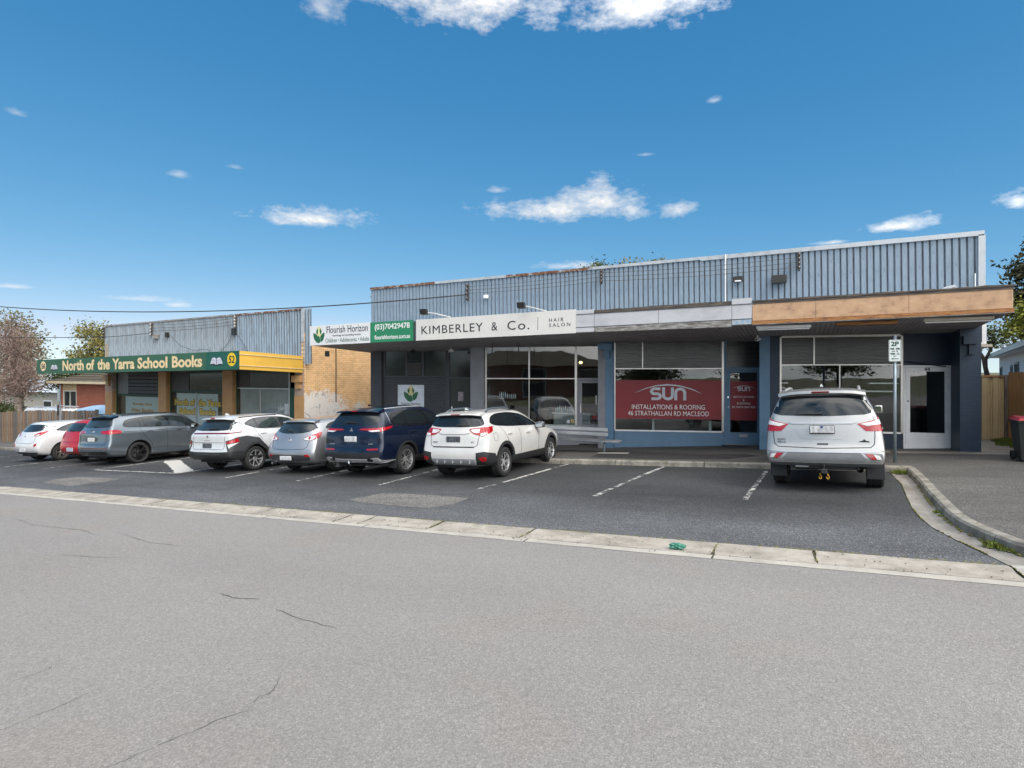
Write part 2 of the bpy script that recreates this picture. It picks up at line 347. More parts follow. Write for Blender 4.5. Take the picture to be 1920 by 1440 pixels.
# ---------------------------------------------------------------- terrain, road, car park, footpath
def clampv(v, a, b): return max(a, min(b, v))
def terrain():
    mb = MB(); xs = [-900, -400, -200, -110, -80, -40, 0, 40, 60, 110, 250, 900]; ys = [-900, -300, -120, -60, -30, 0, 40, 80, 150, 400, 1200]
    V = [(x, y, gz(clampv(x, -90, 60), clampv(y, -60, 80)) - .03) for y in ys for x in xs]; n = len(xs)
    mb.add(V, [(j * n + i, j * n + i + 1, (j + 1) * n + i + 1, (j + 1) * n + i) for j in range(len(ys) - 1) for i in range(n - 1)])
    return tag(mb.build('ground', mat('grassy_ground', (.075, .085, .035), .95, col2=(.10, .085, .05), scale=.8)), kind='structure')
terrain()
def sheet(name, outline, dz, m, parent=None):
    mb = MB(); mb.add([(x, y, gz(x, y) + dz) for x, y in outline], [tuple(range(len(outline)))]); return mb.build(name, m, parent)
road = tag(sheet('road', [(-90, -9.5), (60, -9.5), (60, 6.87), (-90, 6.87)], 0, M_road), kind='structure')
tag(sheet('verge', [(-90, -40), (60, -40), (60, -9.5), (-90, -9.5)], .01, mat('verge_grass', (.07, .10, .03), .95, col2=(.11, .10, .05), scale=2)), kind='structure')
EDGE = [(1.71, 14.62), (1.71, 12.93), (1.60, 11.6), (1.53, 10.6), (1.52, 9.8), (1.56, 9.2), (1.68, 8.6), (1.80, 8.15), (1.92, 7.60)]
FACE = [(2.0, 14.62), (1.95, 12.9), (1.88, 11.6), (1.84, 10.6), (1.81, 9.8), (1.84, 9.2), (1.95, 8.66), (2.10, 8.15), (2.30, 7.80), (2.62, 7.52), (3.1, 7.35), (3.9, 7.28), (8, 7.25), (30, 7.25)]
BACK = [(2.16, 14.62), (2.11, 12.9), (2.04, 11.6), (2.00, 10.6), (1.97, 9.8), (1.99, 9.25), (2.09, 8.76), (2.22, 8.30), (2.40, 7.96), (2.69, 7.67), (3.13, 7.50), (3.9, 7.43), (8, 7.40), (30, 7.40)]
carpark = tag(sheet('car_park', [(-90, 7.58), (1.92, 7.58)] + EDGE[::-1] + [(-90, 14.62)], .0, M_park), kind='structure')
path = tag(sheet('footpath', [(-90, 14.76), (2.14, 14.76)] + BACK + [(30, 60), (-90, 60)], .118, M_path), kind='structure')
# concrete channel between road and car park: slabs with open joints
gut = tag(empty('gutter', (0, 0, 0)), kind='structure')
JX = [1.945, .17, -.9, -3.36, -4.89, -6.17, -6.66, -8.5, -10.2, -11.55, -12.75, -14.27, -15.19, -16.32, -18.2, -20.1, -22.0, -24.2, -26.5, -29, -32, -36, -41, -48, -60, -90]
MB().add([(x, y, gz(x, y) - .012) for x, y in [(-90, 6.86), (30, 6.86), (30, 7.6), (-90, 7.6)]], [(0, 1, 2, 3)]).build('joint_bed', M_joint, gut)
for i in range(len(JX) - 1):
    a, b = JX[i + 1] + .012, JX[i] - .012; sk = random.uniform(-.10, .10)
    n = 6; mb = MB(); prof = [(7.575, .004), (7.50, .006), (7.34, -.004), (7.18, -.007), (7.06, .003), (7.03, .003)]
    jt = [random.uniform(-.012, .012) for _ in prof]
    V = []
    for q, (y, dz) in enumerate(prof):
        t = (y - 7.3) / .5
        for j in range(n + 1):
            x = a + (b - a) * j / n
            x += sk * t * .5 + (jt[q] if j in (0, n) else 0); yy = y + (random.uniform(-.008, .008) if q in (0, 5) else 0)
            V.append((x, yy, gz(x, yy) + dz))
    k = len(prof); mb.add(V, [(q * (n + 1) + j, q * (n + 1) + j + 1, (q + 1) * (n + 1) + j + 1, (q + 1) * (n + 1) + j) for q in range(k - 1) for j in range(n)])
    mb.build('concrete_slab', M_gutter, gut)
EJ = [1.945, -.88, -3.22, -5.9, -8.02, -11.2, -14.6, -18.6, -23, -29, -38, -55, -90]
for i in range(len(EJ) - 1):
    a, b = EJ[i + 1] + .01, EJ[i] - .01; mb = MB(); n = 8; V = []
    for j in range(n + 1):
        x = a + (b - a) * j / n
        y0 = 6.86 + random.uniform(-.006, .006)
        V += [(x, y0, gz(x, y0) + .004), (x, 7.018, gz(x, 7.018) + .004)]
    mb.add(V, [(2 * j, 2 * j + 2, 2 * j + 3, 2 * j + 1) for j in range(n)]); mb.build('channel_edge', M_gutter_edge, gut)
# corner slab and channel beside the curved kerb
sheet('concrete_slab', [(1.95, 6.86), (30, 6.86), (30, 7.24), (3.9, 7.27), (3.1, 7.34), (2.62, 7.51), (2.35, 7.72), (1.945, 7.60)], .004, concrete('pale_apron_concrete', (.36, .345, .315), (.22, .21, .19)), gut)
for (i0, i1) in ((0, 2), (2, 4), (4, 6), (6, 8)):
    e = EDGE[i0:i1 + 1]; f_ = FACE[i0:i1 + 1]
    mb = MB(); V = []
    for (ex, ey), (fx, fy) in zip(e, f_): V += [(ex + .006, ey - .008, gz(ex, ey) + .006), (ex+(fx-ex)*.6, ey+(fy-ey)*.6, gz(ex, ey) - .006), (fx, fy - .008, gz(fx, fy) + .002)]
    mb.add(V, [(3 * j + k, 3 * j + k + 1, 3 * j + k + 4, 3 * j + k + 3) for j in range(len(e) - 1) for k in range(2)]); mb.build('channel_slab', M_slab, gut)
# kerbs, stone by stone
kerb = tag(empty('kerb', (0, 0, 0)), kind='structure')
def kerb_stone(face, back, h=.12):
    mb = MB(); V = []
    for (fx, fy), (bx, by) in zip(face, back):
        g0, g1 = gz(fx, fy), gz(bx, by)
        V += [(fx, fy, g0 - .05), (lerp(fx, bx, .10), lerp(fy, by, .10), g0 + h - .025), (lerp(fx, bx, .28), lerp(fy, by, .28), g0 + h + .004), (bx, by, g1 + h + .006), (bx, by, g1 - .05)]
    n = len(face); F = [(5 * j + k, 5 * j + k + 1, 5 * j + 5 + k + 1, 5 * j + 5 + k) for j in range(n - 1) for k in range(4)]
    F += [(0, 1, 2, 3, 4), tuple(5 * (n - 1) + k for k in (4, 3, 2, 1, 0))]
    mb.add(V, F); return mb.build('kerb_stone', M_kerb, kerb)
def along(P, t):
    i = min(int(t), len(P) - 2); f = t - i; return (lerp2(P[i][0], P[i + 1][0], f), lerp2(P[i][1], P[i + 1][1], f))
def lerp2(a, b, t): return a + (b - a) * t
for t0, t1 in ((0.02, 1.0), (1.0, 2.35), (2.35, 4.3), (4.3, 6.4), (6.4, 8.9), (8.9, 11.5), (11.5, 12), (12, 12.15), (12.15, 12.4), (12.4, 13)):
    ts = [t0 + .012 + (t1 - t0 - .024) * q / 4 for q in range(5)]
    kerb_stone([along(FACE, t) for t in ts], [along(BACK, t) for t in ts])
x = 2.15
while x > -44:
    w = random.choice((1.5, 1.8, 2.2, 2.4)); a, b = x - w + .01, x - .01
    kerb_stone([(b, 14.62), ((a + b) / 2, 14.62 + random.uniform(-.006, .006)), (a, 14.62)], [(b, 14.77), ((a + b) / 2, 14.77), (a, 14.77)]); x -= w
# painted bay lines, worn
def worn_paint(name, col, thr):
    m, nt, b = base_mat(name); L = nt.links
    tc = nd(nt, 'ShaderNodeTexCoord'); v = tc.outputs['Object']
    n = nd(nt, 'ShaderNodeTexNoise', Scale=7, Detail=9, Roughness=.72); L.new(v, n.inputs['Vector'])
    mr = nd(nt, 'ShaderNodeMapRange'); L.new(n.outputs[0], mr.inputs[0]); mr.inputs[1].default_value = thr - .03; mr.inputs[2].default_value = thr + .03
    mx = nd(nt, 'ShaderNodeMixRGB'); mx.inputs[1].default_value = (.052, .053, .056, 1); mx.inputs[2].default_value = (*col, 1); L.new(mr.outputs[0], mx.inputs[0])
    L.new(mx.outputs[0], b.inputs['Base Color']); b.inputs['Roughness'].default_value = .8; MATS[name] = m; return m
M_line = worn_paint('worn_white_line_paint', (.38, .37, .35), .505); M_line2 = worn_paint('very_worn_white_line_paint', (.48, .465, .43), .54); M_line3 = worn_paint('fresh_white_line_paint', (.40, .39, .37), .46)
def line(p, q, w, m, name='bay_line'):
    p = Vector(p); q = Vector(q); d = (q - p).normalized(); n = Vector((-d.y, d.x)) * w / 2; k = max(2, int((q - p).length / .2)); mb = MB(); V = []
    for j in range(k + 1):
        c = p.lerp(q, j / k)
        for s in (1, -1):
            e = c + n * s * (1 + random.uniform(-.14, .14)); V.append((e.x, e.y, gz(e.x, e.y) + .004))
    mb.add(V, [(2 * j, 2 * j + 1, 2 * j + 3, 2 * j + 2) for j in range(k)]); return mb.build(name, m, carpark)
line((-.82, 10.6), (-.66, 14.2), .09, M_line2)
line((-3.36, 10.25), (-3.30, 11.15), .10, M_line); line((-3.28, 11.3), (-3.15, 13.0), .09, M_line); line((-3.14, 13.1), (-2.98, 14.55), .10, M_line3)
line((-5.9, 10.3), (-5.82, 11.0), .09, M_line2); line((-5.78, 11.3), (-5.62, 13.6), .10, M_line3); line((-5.6, 13.8), (-5.52, 14.55), .09, M_line)
line((-8.36, 10.25), (-8.50, 12.4), .09, M_line); line((-8.5, 12.6), (-8.5, 14.5), .10, M_line3)
line((-10.85, 10.28), (-10.98, 11.7), .09, M_line); line((-11, 11.9), (-11.0, 14.5), .10, M_line3)
line((-13.3, 10.2), (-13.42, 11.4), .10, M_line); line((-13.44, 11.6), (-13.5, 14.5), .10, M_line)
line((-15.72, 10.5), (-15.74, 14.5), .10, M_line3); line((-19.66, 10.46), (-19.86, 14.5), .10, M_line3); line((-19.72, 10.46), (-15.70, 10.53), .10, M_line3)
line((-19.55, 12.9), (-15.72, 10.78), .48, worn_paint('solid_white_stripe_paint', (.44, .43, .40), .26), 'island_stripe')
for x0, x1 in ((-22.0, -22.6), (-24.4, -25.0), (-26.9, -27.5), (-29.5, -30.2)): line((x0, 10.15), (x1, 14.5), .10, M_line)
line((-22.9, 9.75), (-22.5, 9.8), .10, M_line); line((-25.2, 9.6), (-24.7, 9.65), .10, M_line)
for pts in ([(-7.72, 8.62), (-7.2, 8.45), (-5.75, 8.36), (-5.5, 8.8), (-5.55, 9.42), (-6.4, 9.50), (-7.55, 9.46)], [(-17.8, 8.25), (-16.25, 8.1), (-16.1, 8.8), (-16.3, 9.32), (-18.15, 9.31), (-18.3, 8.8)]):
    sheet('asphalt_patch', pts, .004, M_patch, carpark)
# apron and thresholds in front of the shops
for (x0, x1, y0, y1) in ((2.15, 5.3, 17.25, 17.79), (-.45, 2.1, 17.35, 17.93), (4.0, 5.3, 17.82, 21.2)):
    sheet('concrete_slab', [(x0, y0), (x1, y0), (x1, y1), (x0, y1)], .124, M_slab, path)
sheet('pit_lid', [(-5.25, 16.15), (-4.35, 16.15), (-4.35, 16.5), (-5.25, 16.5)], .124, concrete('pale_pit_lid', (.36, .345, .32), (.25, .24, .22)), path)
sheet('damp_stain', [(-5.1, 15.2), (-3.2, 15.05), (-1.6, 15.4), (-.9, 16.2), (-1.3, 16.6), (-2.6, 16.35), (-3.4, 16.7), (-4.4, 16.95), (-5.2, 16.6)], .122, asphalt('damp_asphalt', (.018, .018, .018), (.05, .048, .047), (.09, .085, .08), fine=85, stain=.3, rough=.6), path)
# cracks in the road
def crack(pts, w, dz=.003):
    w *= .5
    mb = MB(); V = []; P = []
    for i in range(len(pts) - 1):
        k = 6
        for j in range(k): P.append((lerp2(pts[i][0], pts[i + 1][0], j / k) + random.uniform(-.012, .012), lerp2(pts[i][1], pts[i + 1][1], j / k) + random.uniform(-.01, .01)))
    P.append(pts[-1])
    for i, (x, y) in enumerate(P):
        d = Vector(P[min(i + 1, len(P) - 1)]) - Vector(P[max(i - 1, 0)]); d.normalize(); ww = w * random.uniform(.35, 1.2) * min(1, .25 + 3 * min(i, len(P) - 1 - i) / len(P))
        for s in (1, -1): V.append((x - d.y * ww * s / 2, y + d.x * ww * s / 2, gz(x, y) + dz))
    mb.add(V, [(2 * j, 2 * j + 1, 2 * j + 3, 2 * j + 2) for j in range(len(P) - 1)]); mb.build('road_crack', M_crack, road)
crack([(-3.34, 1.75), (-3.27, 2.09), (-3.17, 2.42), (-3.07, 2.57)], .010); crack([(-3.10, 2.55), (-3.18, 2.68), (-3.14, 2.75), (-3.20, 2.86), (-3.28, 2.94)], .010)
crack([(-4.35, 1.6), (-4.31, 2.06), (-4.33, 2.4)], .007); crack([(-5.05, 2.1), (-5.0, 2.35), (-5.1, 2.45)], .008)
crack([(-12.6, 5.4), (-11.5, 5.2), (-10.2, 5.25), (-9.4, 5.1)], .022); crack([(-9.4, 5.35), (-8.2, 5.1), (-7.6, 5.15)], .02); crack([(-8.9, 4.25), (-8.2, 4.35), (-7.7, 4.5)], .016)
crack([(-5.3, 4.0), (-5.0, 3.95), (-4.75, 4.02)], .03); crack([(-4.4, 3.9), (-4.0, 3.8), (-3.5, 3.75)], .018)
# weeds
def weeds(name, spots, label):
    mb = MB()
    for (cx, cy, dz, r, n, h) in spots:
        for _ in range(n):
            a = random.uniform(0, 6.28); q = r * math.sqrt(random.random()); x = cx + q * math.cos(a); y = cy + q * math.sin(a); z = gz(x, y) + dz
            t = random.uniform(0, 6.28); l = h * random.uniform(.4, 1.1); w = .006 + .012 * random.random(); lean = random.uniform(.1, .9) * l
            ux, uy = math.cos(t), math.sin(t)
            mb.add([(x - uy * w, y + ux * w, z), (x + uy * w, y - ux * w, z), (x + ux * lean * .5 + uy * w * .8, y + uy * lean * .5 - ux * w * .8, z + l * .7), (x + ux * lean, y + uy * lean, z + l * .85), (x + ux * lean * .5 - uy * w * .8, y + uy * lean * .5 + ux * w * .8, z + l * .7)], [(0, 1, 2, 3, 4)])
    return tag(mb.build(name, M_grass), label, 'weeds', kind='stuff')
weeds('kerb_weeds', [(1.88, 14.40, .0, .14, 160, .09)] + [(1.80 + .02 * q, 10.3 - .25 * q, 0, .05, 60, .03) for q in range(5)] + [(2.0 + .09 * q, 8.4 - .11 * q, .0, .10, 150, .07) for q in range(8)] + [(2.62, 7.45, 0, .22, 260, .10), (2.95, 7.32, 0, .2, 200, .10)], 'green weeds growing in the curved gutter')
weeds('fence_weeds', [(5.1 + random.uniform(-.25, .2), 18.6 + .3 * q, .11, .18, 90, .12) for q in range(9)], 'low weeds along the foot of the paling fence')
mb = MB()
for q in range(90):
    t = random.random(); x = lerp2(1.70, 1.93, random.random()); y = random.uniform(8.6, 14.4); x += 0 if y > 9.5 else .1
    s = random.uniform(.008, .022); a = random.uniform(0, 6.28); z = gz(x, y) + .010
    mb.add([(x + s * math.cos(a + k * 1.57) * (1 if k % 2 else .5), y + s * math.sin(a + k * 1.57) * (1 if k % 2 else .5), z + random.uniform(0, .008)) for k in range(4)], [(0, 1, 2, 3)])
tag(mb.build('leaf_litter', mat('dry_leaf', (.20, .10, .035), .9, col2=(.12, .08, .04), scale=40)), 'dry brown leaf litter lying in the curved gutter', 'leaf litter', kind='stuff')
mb = MB()
for q in range(420):
    x = random.uniform(-14, 1.9); y = random.choice((7.585, 7.56, 7.03, 7.3)) + random.gauss(0, .02) if q % 3 else random.uniform(6.9, 7.6); s = random.uniform(.004, .013); a = random.uniform(0, 6.28); z = gz(x, y) + .010
    mb.add([(x + s * math.cos(a + k * 2.1), y + s * math.sin(a + k * 2.1), z) for k in range(3)] + [(x, y, z + s)], [(0, 1, 3), (1, 2, 3), (2, 0, 3)])
tag(mb.build('channel_grit', mat('grit', (.13, .11, .085), .95, col2=(.06, .055, .03), scale=30)), 'loose grit scattered along the concrete channel', 'grit', kind='stuff')
def moss_line(pts, w, off=0.0):
    mb = MB(); P = []
    for i in range(len(pts) - 1):
        a, b = Vector(pts[i]), Vector(pts[i + 1]); k = max(2, int((b - a).length / .06))
        for j in range(k): P.append(a.lerp(b, j / k))
    for i in range(len(P) - 1):
        d = (P[i + 1] - P[i]).normalized(); n = Vector((-d.y, d.x)); t = .5 + .5 * math.sin(i * .21 + pts[0][0]) * math.sin(i * .053)
        if random.random() > .35 + .6 * t: continue
        w0, w1 = w * random.uniform(.3, 1.3) * (.4 + t), w * random.uniform(.3, 1.3) * (.4 + t)
        q = [P[i] - n * w0, P[i + 1] - n * w1, P[i + 1] + n * w1 * .7, P[i] + n * w0 * .7]; mid = (P[i] + P[i + 1]) / 2
        V = [(v.x, v.y, gz(v.x, v.y) + .009) for v in q] + [(mid.x, mid.y, gz(mid.x, mid.y) + .009 + w * .8)]
        mb.add(V, [(0, 1, 4), (1, 2, 4), (2, 3, 4), (3, 0, 4)])
    return mb
mo = moss_line([(-12, 7.585), (1.9, 7.585)], .010); m2 = moss_line([(x_ + .008, y_) for x_, y_ in EDGE], .012); mo.add(m2.v, m2.f); m3 = moss_line([(x_ - .015, y_) for x_, y_ in FACE[1:9]], .018); mo.add(m3.v, m3.f)
for xj in (1.945, .17, -.9, -3.36, -4.89): m4 = moss_line([(xj, 7.05), (xj, 7.57)], .012); mo.add(m4.v, m4.f)
tag(mo.build('joint_moss', mat('yellow_green_moss', (.17, .155, .03), .95, col2=(.09, .085, .03), scale=12)), 'yellow-green moss along the joints of the channel and kerb', 'moss', kind='stuff')
# crumpled green bag on the channel
def bag():
    bm = bmesh.new(); bmesh.ops.create_icosphere(bm, subdivisions=3, radius=.5)
    rr = random.Random(3)
    for v in bm.verts:
        d = v.co.normalized(); k = .8 + .35 * math.sin(d.x * 7 + d.z * 5) * math.cos(d.y * 6) + rr.uniform(-.12, .12)
        v.co = Vector((d.x * .105 * k, d.y * .05 * k, max(0, d.z * .045 * k + .035)))
    me = bpy.data.meshes.new('plastic_bag'); bm.to_mesh(me); bm.free()
    o = link('plastic_bag', me, mat('green_plastic', (.012, .12, .075), .35, col2=(.05, .24, .17), scale=30, spec=.6)); o.location = (-1.31, 7.13, gz(-1.31, 7.13) + .002)
    tag(o, 'crumpled green plastic bag lying on the concrete channel', 'litter')
bag()
# ---------------------------------------------------------------- long shop building with the blue parapet
def brick_mat(name, c1, c2, mortar, sx=.24, sz=.086, axis='x', bump=.6, paint=None, blotch=None):
    m, nt, b = base_mat(name); L = nt.links
    tc = nd(nt, 'ShaderNodeTexCoord'); sp = nd(nt, 'ShaderNodeSeparateXYZ'); L.new(tc.outputs['Object'], sp.inputs[0])
    cb = nd(nt, 'ShaderNodeCombineXYZ'); L.new(sp.outputs[0 if axis == 'x' else 1], cb.inputs[0]); L.new(sp.outputs[2], cb.inputs[1])
    br = nd(nt, 'ShaderNodeTexBrick', Scale=1.0); L.new(cb.outputs[0], br.inputs['Vector'])
    br.inputs['Color1'].default_value = (*c1, 1); br.inputs['Color2'].default_value = (*c2, 1); br.inputs['Mortar'].default_value = (*mortar, 1)
    br.inputs['Mortar Size'].default_value = .007; br.inputs['Mortar Smooth'].default_value = .3; br.inputs['Bias'].default_value = -.2
    br.inputs['Brick Width'].default_value = sx; br.inputs['Row Height'].default_value = sz
    n = nd(nt, 'ShaderNodeTexNoise', Scale=2.5, Detail=7, Roughness=.65); L.new(tc.outputs['Object'], n.inputs['Vector'])
    mr = nd(nt, 'ShaderNodeMapRange'); L.new(n.outputs[0], mr.inputs[0]); mr.inputs[1].default_value = .3; mr.inputs[2].default_value = .7; mr.inputs[3].default_value = .82; mr.inputs[4].default_value = 1.12
    sc = nd(nt, 'ShaderNodeVectorMath', operation='SCALE'); L.new(br.outputs[0], sc.inputs[0]); L.new(mr.outputs[0], sc.inputs['Scale']); col = sc.outputs[0]
    if blotch:      # painted-over tags: (centre along the wall, height, half length, half height)
        for (cy, cz, ry, rz, pc, thr) in blotch:
            a = nd(nt, 'ShaderNodeMath', operation='SUBTRACT'); L.new(sp.outputs[0 if axis == 'x' else 1], a.inputs[0]); a.inputs[1].default_value = cy
            a2 = nd(nt, 'ShaderNodeMath', operation='DIVIDE'); L.new(a.outputs[0], a2.inputs[0]); a2.inputs[1].default_value = ry
            z = nd(nt, 'ShaderNodeMath', operation='SUBTRACT'); L.new(sp.outputs[2], z.inputs[0]); z.inputs[1].default_value = cz
            z2 = nd(nt, 'ShaderNodeMath', operation='DIVIDE'); L.new(z.outputs[0], z2.inputs[0]); z2.inputs[1].default_value = rz
            pa = nd(nt, 'ShaderNodeMath', operation='MULTIPLY'); L.new(a2.outputs[0], pa.inputs[0]); L.new(a2.outputs[0], pa.inputs[1])
            pz = nd(nt, 'ShaderNodeMath', operation='MULTIPLY'); L.new(z2.outputs[0], pz.inputs[0]); L.new(z2.outputs[0], pz.inputs[1])
            sm = nd(nt, 'ShaderNodeMath', operation='ADD'); L.new(pa.outputs[0], sm.inputs[0]); L.new(pz.outputs[0], sm.inputs[1])
            nn = nd(nt, 'ShaderNodeTexNoise', Scale=3.2, Detail=8, Roughness=.75); L.new(tc.outputs['Object'], nn.inputs['Vector'])
            s2 = nd(nt, 'ShaderNodeMath', operation='MULTIPLY_ADD'); L.new(nn.outputs[0], s2.inputs[0]); s2.inputs[1].default_value = 3.4; L.new(sm.outputs[0], s2.inputs[2])
            th = nd(nt, 'ShaderNodeMapRange'); L.new(s2.outputs[0], th.inputs[0]); last_th = th; th.inputs[1].default_value = thr; th.inputs[2].default_value = thr + .45; th.inputs[3].default_value = .85; th.inputs[4].default_value = 0
            mx = nd(nt, 'ShaderNodeMixRGB'); L.new(th.outputs[0], mx.inputs[0]); L.new(col, mx.inputs[1]); mx.inputs[2].default_value = (*pc, 1); col = mx.outputs[0]
    if blotch:      # dark scribble left showing in the painted patch
        ns = nd(nt, 'ShaderNodeTexNoise', Scale=2.1, Detail=1.5); L.new(tc.outputs['Object'], ns.inputs['Vector'])
        c1_ = nd(nt, 'ShaderNodeMath', operation='COMPARE'); L.new(ns.outputs[0], c1_.inputs[0]); c1_.inputs[1].default_value = .42; c1_.inputs[2].default_value = .009
        zz_ = nd(nt, 'ShaderNodeMapRange'); L.new(sp.outputs[2], zz_.inputs[0]); zz_.inputs[1].default_value = 2.75; zz_.inputs[2].default_value = 2.6
        yy_ = nd(nt, 'ShaderNodeMapRange'); L.new(sp.outputs[1], yy_.inputs[0]); yy_.inputs[1].default_value = 2.6; yy_.inputs[2].default_value = 2.2
        k1 = nd(nt, 'ShaderNodeMath', operation='MULTIPLY'); L.new(c1_.outputs[0], k1.inputs[0]); L.new(zz_.outputs[0], k1.inputs[1])
        k2 = nd(nt, 'ShaderNodeMath', operation='MULTIPLY'); L.new(k1.outputs[0], k2.inputs[0]); L.new(yy_.outputs[0], k2.inputs[1])
        k3 = nd(nt, 'ShaderNodeMath', operation='MULTIPLY'); L.new(k2.outputs[0], k3.inputs[0]); k3.inputs[1].default_value = .45
        mx2 = nd(nt, 'ShaderNodeMixRGB'); L.new(k3.outputs[0], mx2.inputs[0]); L.new(col, mx2.inputs[1]); mx2.inputs[2].default_value = (.12, .12, .15, 1); col = mx2.outputs[0]
    L.new(col, b.inputs['Base Color']); b.inputs['Roughness'].default_value = .85 if not paint else paint
    bp = nd(nt, 'ShaderNodeBump', Strength=bump, Distance=.012); bp.invert = True; L.new(br.outputs['Fac'], bp.inputs['Height']); L.new(bp.outputs[0], b.inputs['Normal'])
    MATS[name] = m; return m
def weathered(name, c, c2, c3, stretch=(1, 1, 1), rough=.85, sc=5, p=(.36, .5, .66)):
    m, nt, b = base_mat(name); L = nt.links
    tc = nd(nt, 'ShaderNodeTexCoord'); mp = nd(nt, 'ShaderNodeMapping'); mp.inputs['Scale'].default_value = stretch; L.new(tc.outputs['Object'], mp.inputs[0])
    n = nd(nt, 'ShaderNodeTexNoise', Scale=sc, Detail=10, Roughness=.7); L.new(mp.outputs[0], n.inputs['Vector'])
    r = nd(nt, 'ShaderNodeValToRGB'); L.new(n.outputs[0], r.inputs[0]); e = r.color_ramp.elements
    e[0].position = p[0]; e[0].color = (*c3, 1); e[1].position = p[2]; e[1].color = (*c, 1); k = e.new(p[1]); k.color = (*c2, 1)
    L.new(r.outputs[0], b.inputs['Base Color']); b.inputs['Roughness'].default_value = rough
    bp = nd(nt, 'ShaderNodeBump', Strength=.5, Distance=.01); L.new(n.outputs[0], bp.inputs['Height']); L.new(bp.outputs[0], b.inputs['Normal']); MATS[name] = m; return m
M_clad = weathered('pale_blue_ribbed_cladding', (.205, .268, .335), (.17, .228, .29), (.06, .072, .085), stretch=(4, 4, 1.1), sc=3.2, rough=.6, p=(.30, .40, .6))
M_clad_groove = weathered('dark_cladding_groove', (.125, .15, .175), (.095, .11, .13), (.05, .045, .045), stretch=(3, 3, 1), sc=4)  # groove floors and backing, a darker tone than the pans
M_flash = weathered('galvanised_flashing', (.42, .45, .48), (.36, .39, .42), (.28, .30, .32), stretch=(1, 1, 1), sc=4, rough=.45)
M_rust = weathered('rusted_flashing', (.26, .29, .31), (.17, .075, .04), (.09, .035, .02), stretch=(1.4, 1, 3), sc=3, p=(.38, .5, .56))
M_charcoal = mat('charcoal_paint', (.050, .055, .065), .6, var=.12, scale=4)
M_char_brick = brick_mat('charcoal_painted_brick', (.042, .046, .053), (.036, .040, .047), (.028, .031, .037), paint=.6, bump=.8)
M_greypier = mat('mid_grey_paint', (.23, .235, .255), .6, var=.10, scale=3)
M_blue = mat('dusty_blue_paint', (.105, .195, .30), .55, var=.09, scale=3)
M_navy_p = mat('navy_paint', (.012, .028, .055), .5, var=.14, scale=3)
M_navy_brick = brick_mat('navy_painted_brick', (.014, .034, .066), (.011, .028, .056), (.010, .025, .050), paint=.5, bump=.35)
M_soffit = mat('grey_soffit_board', (.29, .275, .28), .8, var=.15, scale=2)
M_alu = mat('aluminium_frame', (.58, .57, .55), .35, metal=.7, var=.06)
M_pane = glass_mat('shop_glass', (.93, .95, .95), boost=.015)
M_obscure = mat('obscured_glass', (.030, .038, .040), .08, spec=.6, var=.25, scale=2)
M_ribglass = weathered('ribbed_obscure_glass', (.045, .043, .045), (.030, .030, .032), (.018, .018, .019), stretch=(.6, .6, 14), sc=2.2, rough=.16)
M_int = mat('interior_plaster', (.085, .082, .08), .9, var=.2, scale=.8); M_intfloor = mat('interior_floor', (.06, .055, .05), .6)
M_white = mat('white_gloss_paint', (.80, .80, .81), .4, var=.06, scale=5)
M_black = mat('black_metal', (.02, .02, .02), .5)
M_signw = mat('white_sign_face', (.62, .63, .64), .45, var=.03, scale=1.5)
M_signc = mat('cream_sign_face', (.60, .585, .56), .5, var=.04, scale=1.2)
M_signg = mat('green_sign_face', (.02, .20, .095), .45, var=.06, scale=1.5)
M_ink = mat('black_ink', (.02, .02, .025), .5); M_inkg = mat('green_ink', (.015, .115, .05), .5); M_inky = mat('pale_lime_ink', (.62, .62, .30), .5)
M_letw = mat('white_letters', (.76, .76, .76), .5)
M_timber_dark = weathered('rotten_dark_timber', (.16, .13, .10), (.075, .062, .055), (.03, .026, .024), stretch=(.8, 1, 9), sc=3)
M_timber_grey = weathered('flaking_grey_timber', (.36, .36, .36), (.20, .19, .18), (.08, .07, .06), stretch=(1.2, 1, 7), sc=4)
M_timber_orange = weathered('stained_orange_timber', (.40, .19, .065), (.27, .115, .040), (.05, .034, .025), stretch=(.8, 1, 7), sc=4.5, p=(.36, .46, .62))
M_panel_grey = weathered('pale_grey_fascia_sheet', (.46, .465, .49), (.43, .435, .46), (.35, .355, .375), stretch=(.5, 1, 1), sc=2.0, rough=.6)
M_orange = weathered('stained_apricot_fascia', (.51, .335, .21), (.43, .27, .165), (.23, .15, .10), stretch=(1.1, 1, 1.6), sc=3.4, p=(.28, .46, .66))

BX0, BX1, BY = -14.88, 4.0, 17.8
shop = thing('shop_row', 'long single-storey row of four shops with a pale blue ribbed parapet', 'building', (-5.4, 17.8, -.5))
def par_top(x): return 5.318 + .0093 * x
def zb(x): return 3.095 + .0148 * x             # underside of the verandah fascia
def soff(x, y): return zb(x) - .052 * (y - 15.15)
# shell
mb = MB(); mb.box(BX0, BX0 + .23, BY + .13, 24, -1.6, 4.6); mb.build('side_wall', M_char_brick, shop)
mb = MB(); mb.box(BX1 - .23, BX1, BY + .13, 24, -1.0, 4.7); mb.build('side_wall', M_navy_brick, shop)
mb = MB(); mb.box(BX0 + .23, BX1 - .23, 23.8, 24, -1.6, 4.4); mb.build('rear_wall', M_char_brick, shop)
mb = MB(); mb.hexa([(BX0 - .1, BY + .06, 4.85), (BX1 + .1, BY + .06, 4.95), (BX1 + .1, 24.2, 4.55), (BX0 - .1, 24.2, 4.45), (BX0 - .1, BY + .06, 4.9), (BX1 + .1, BY + .06, 5.0), (BX1 + .1, 24.2, 4.6), (BX0 - .1, 24.2, 4.5)]); mb.build('roof', M_flash, shop)
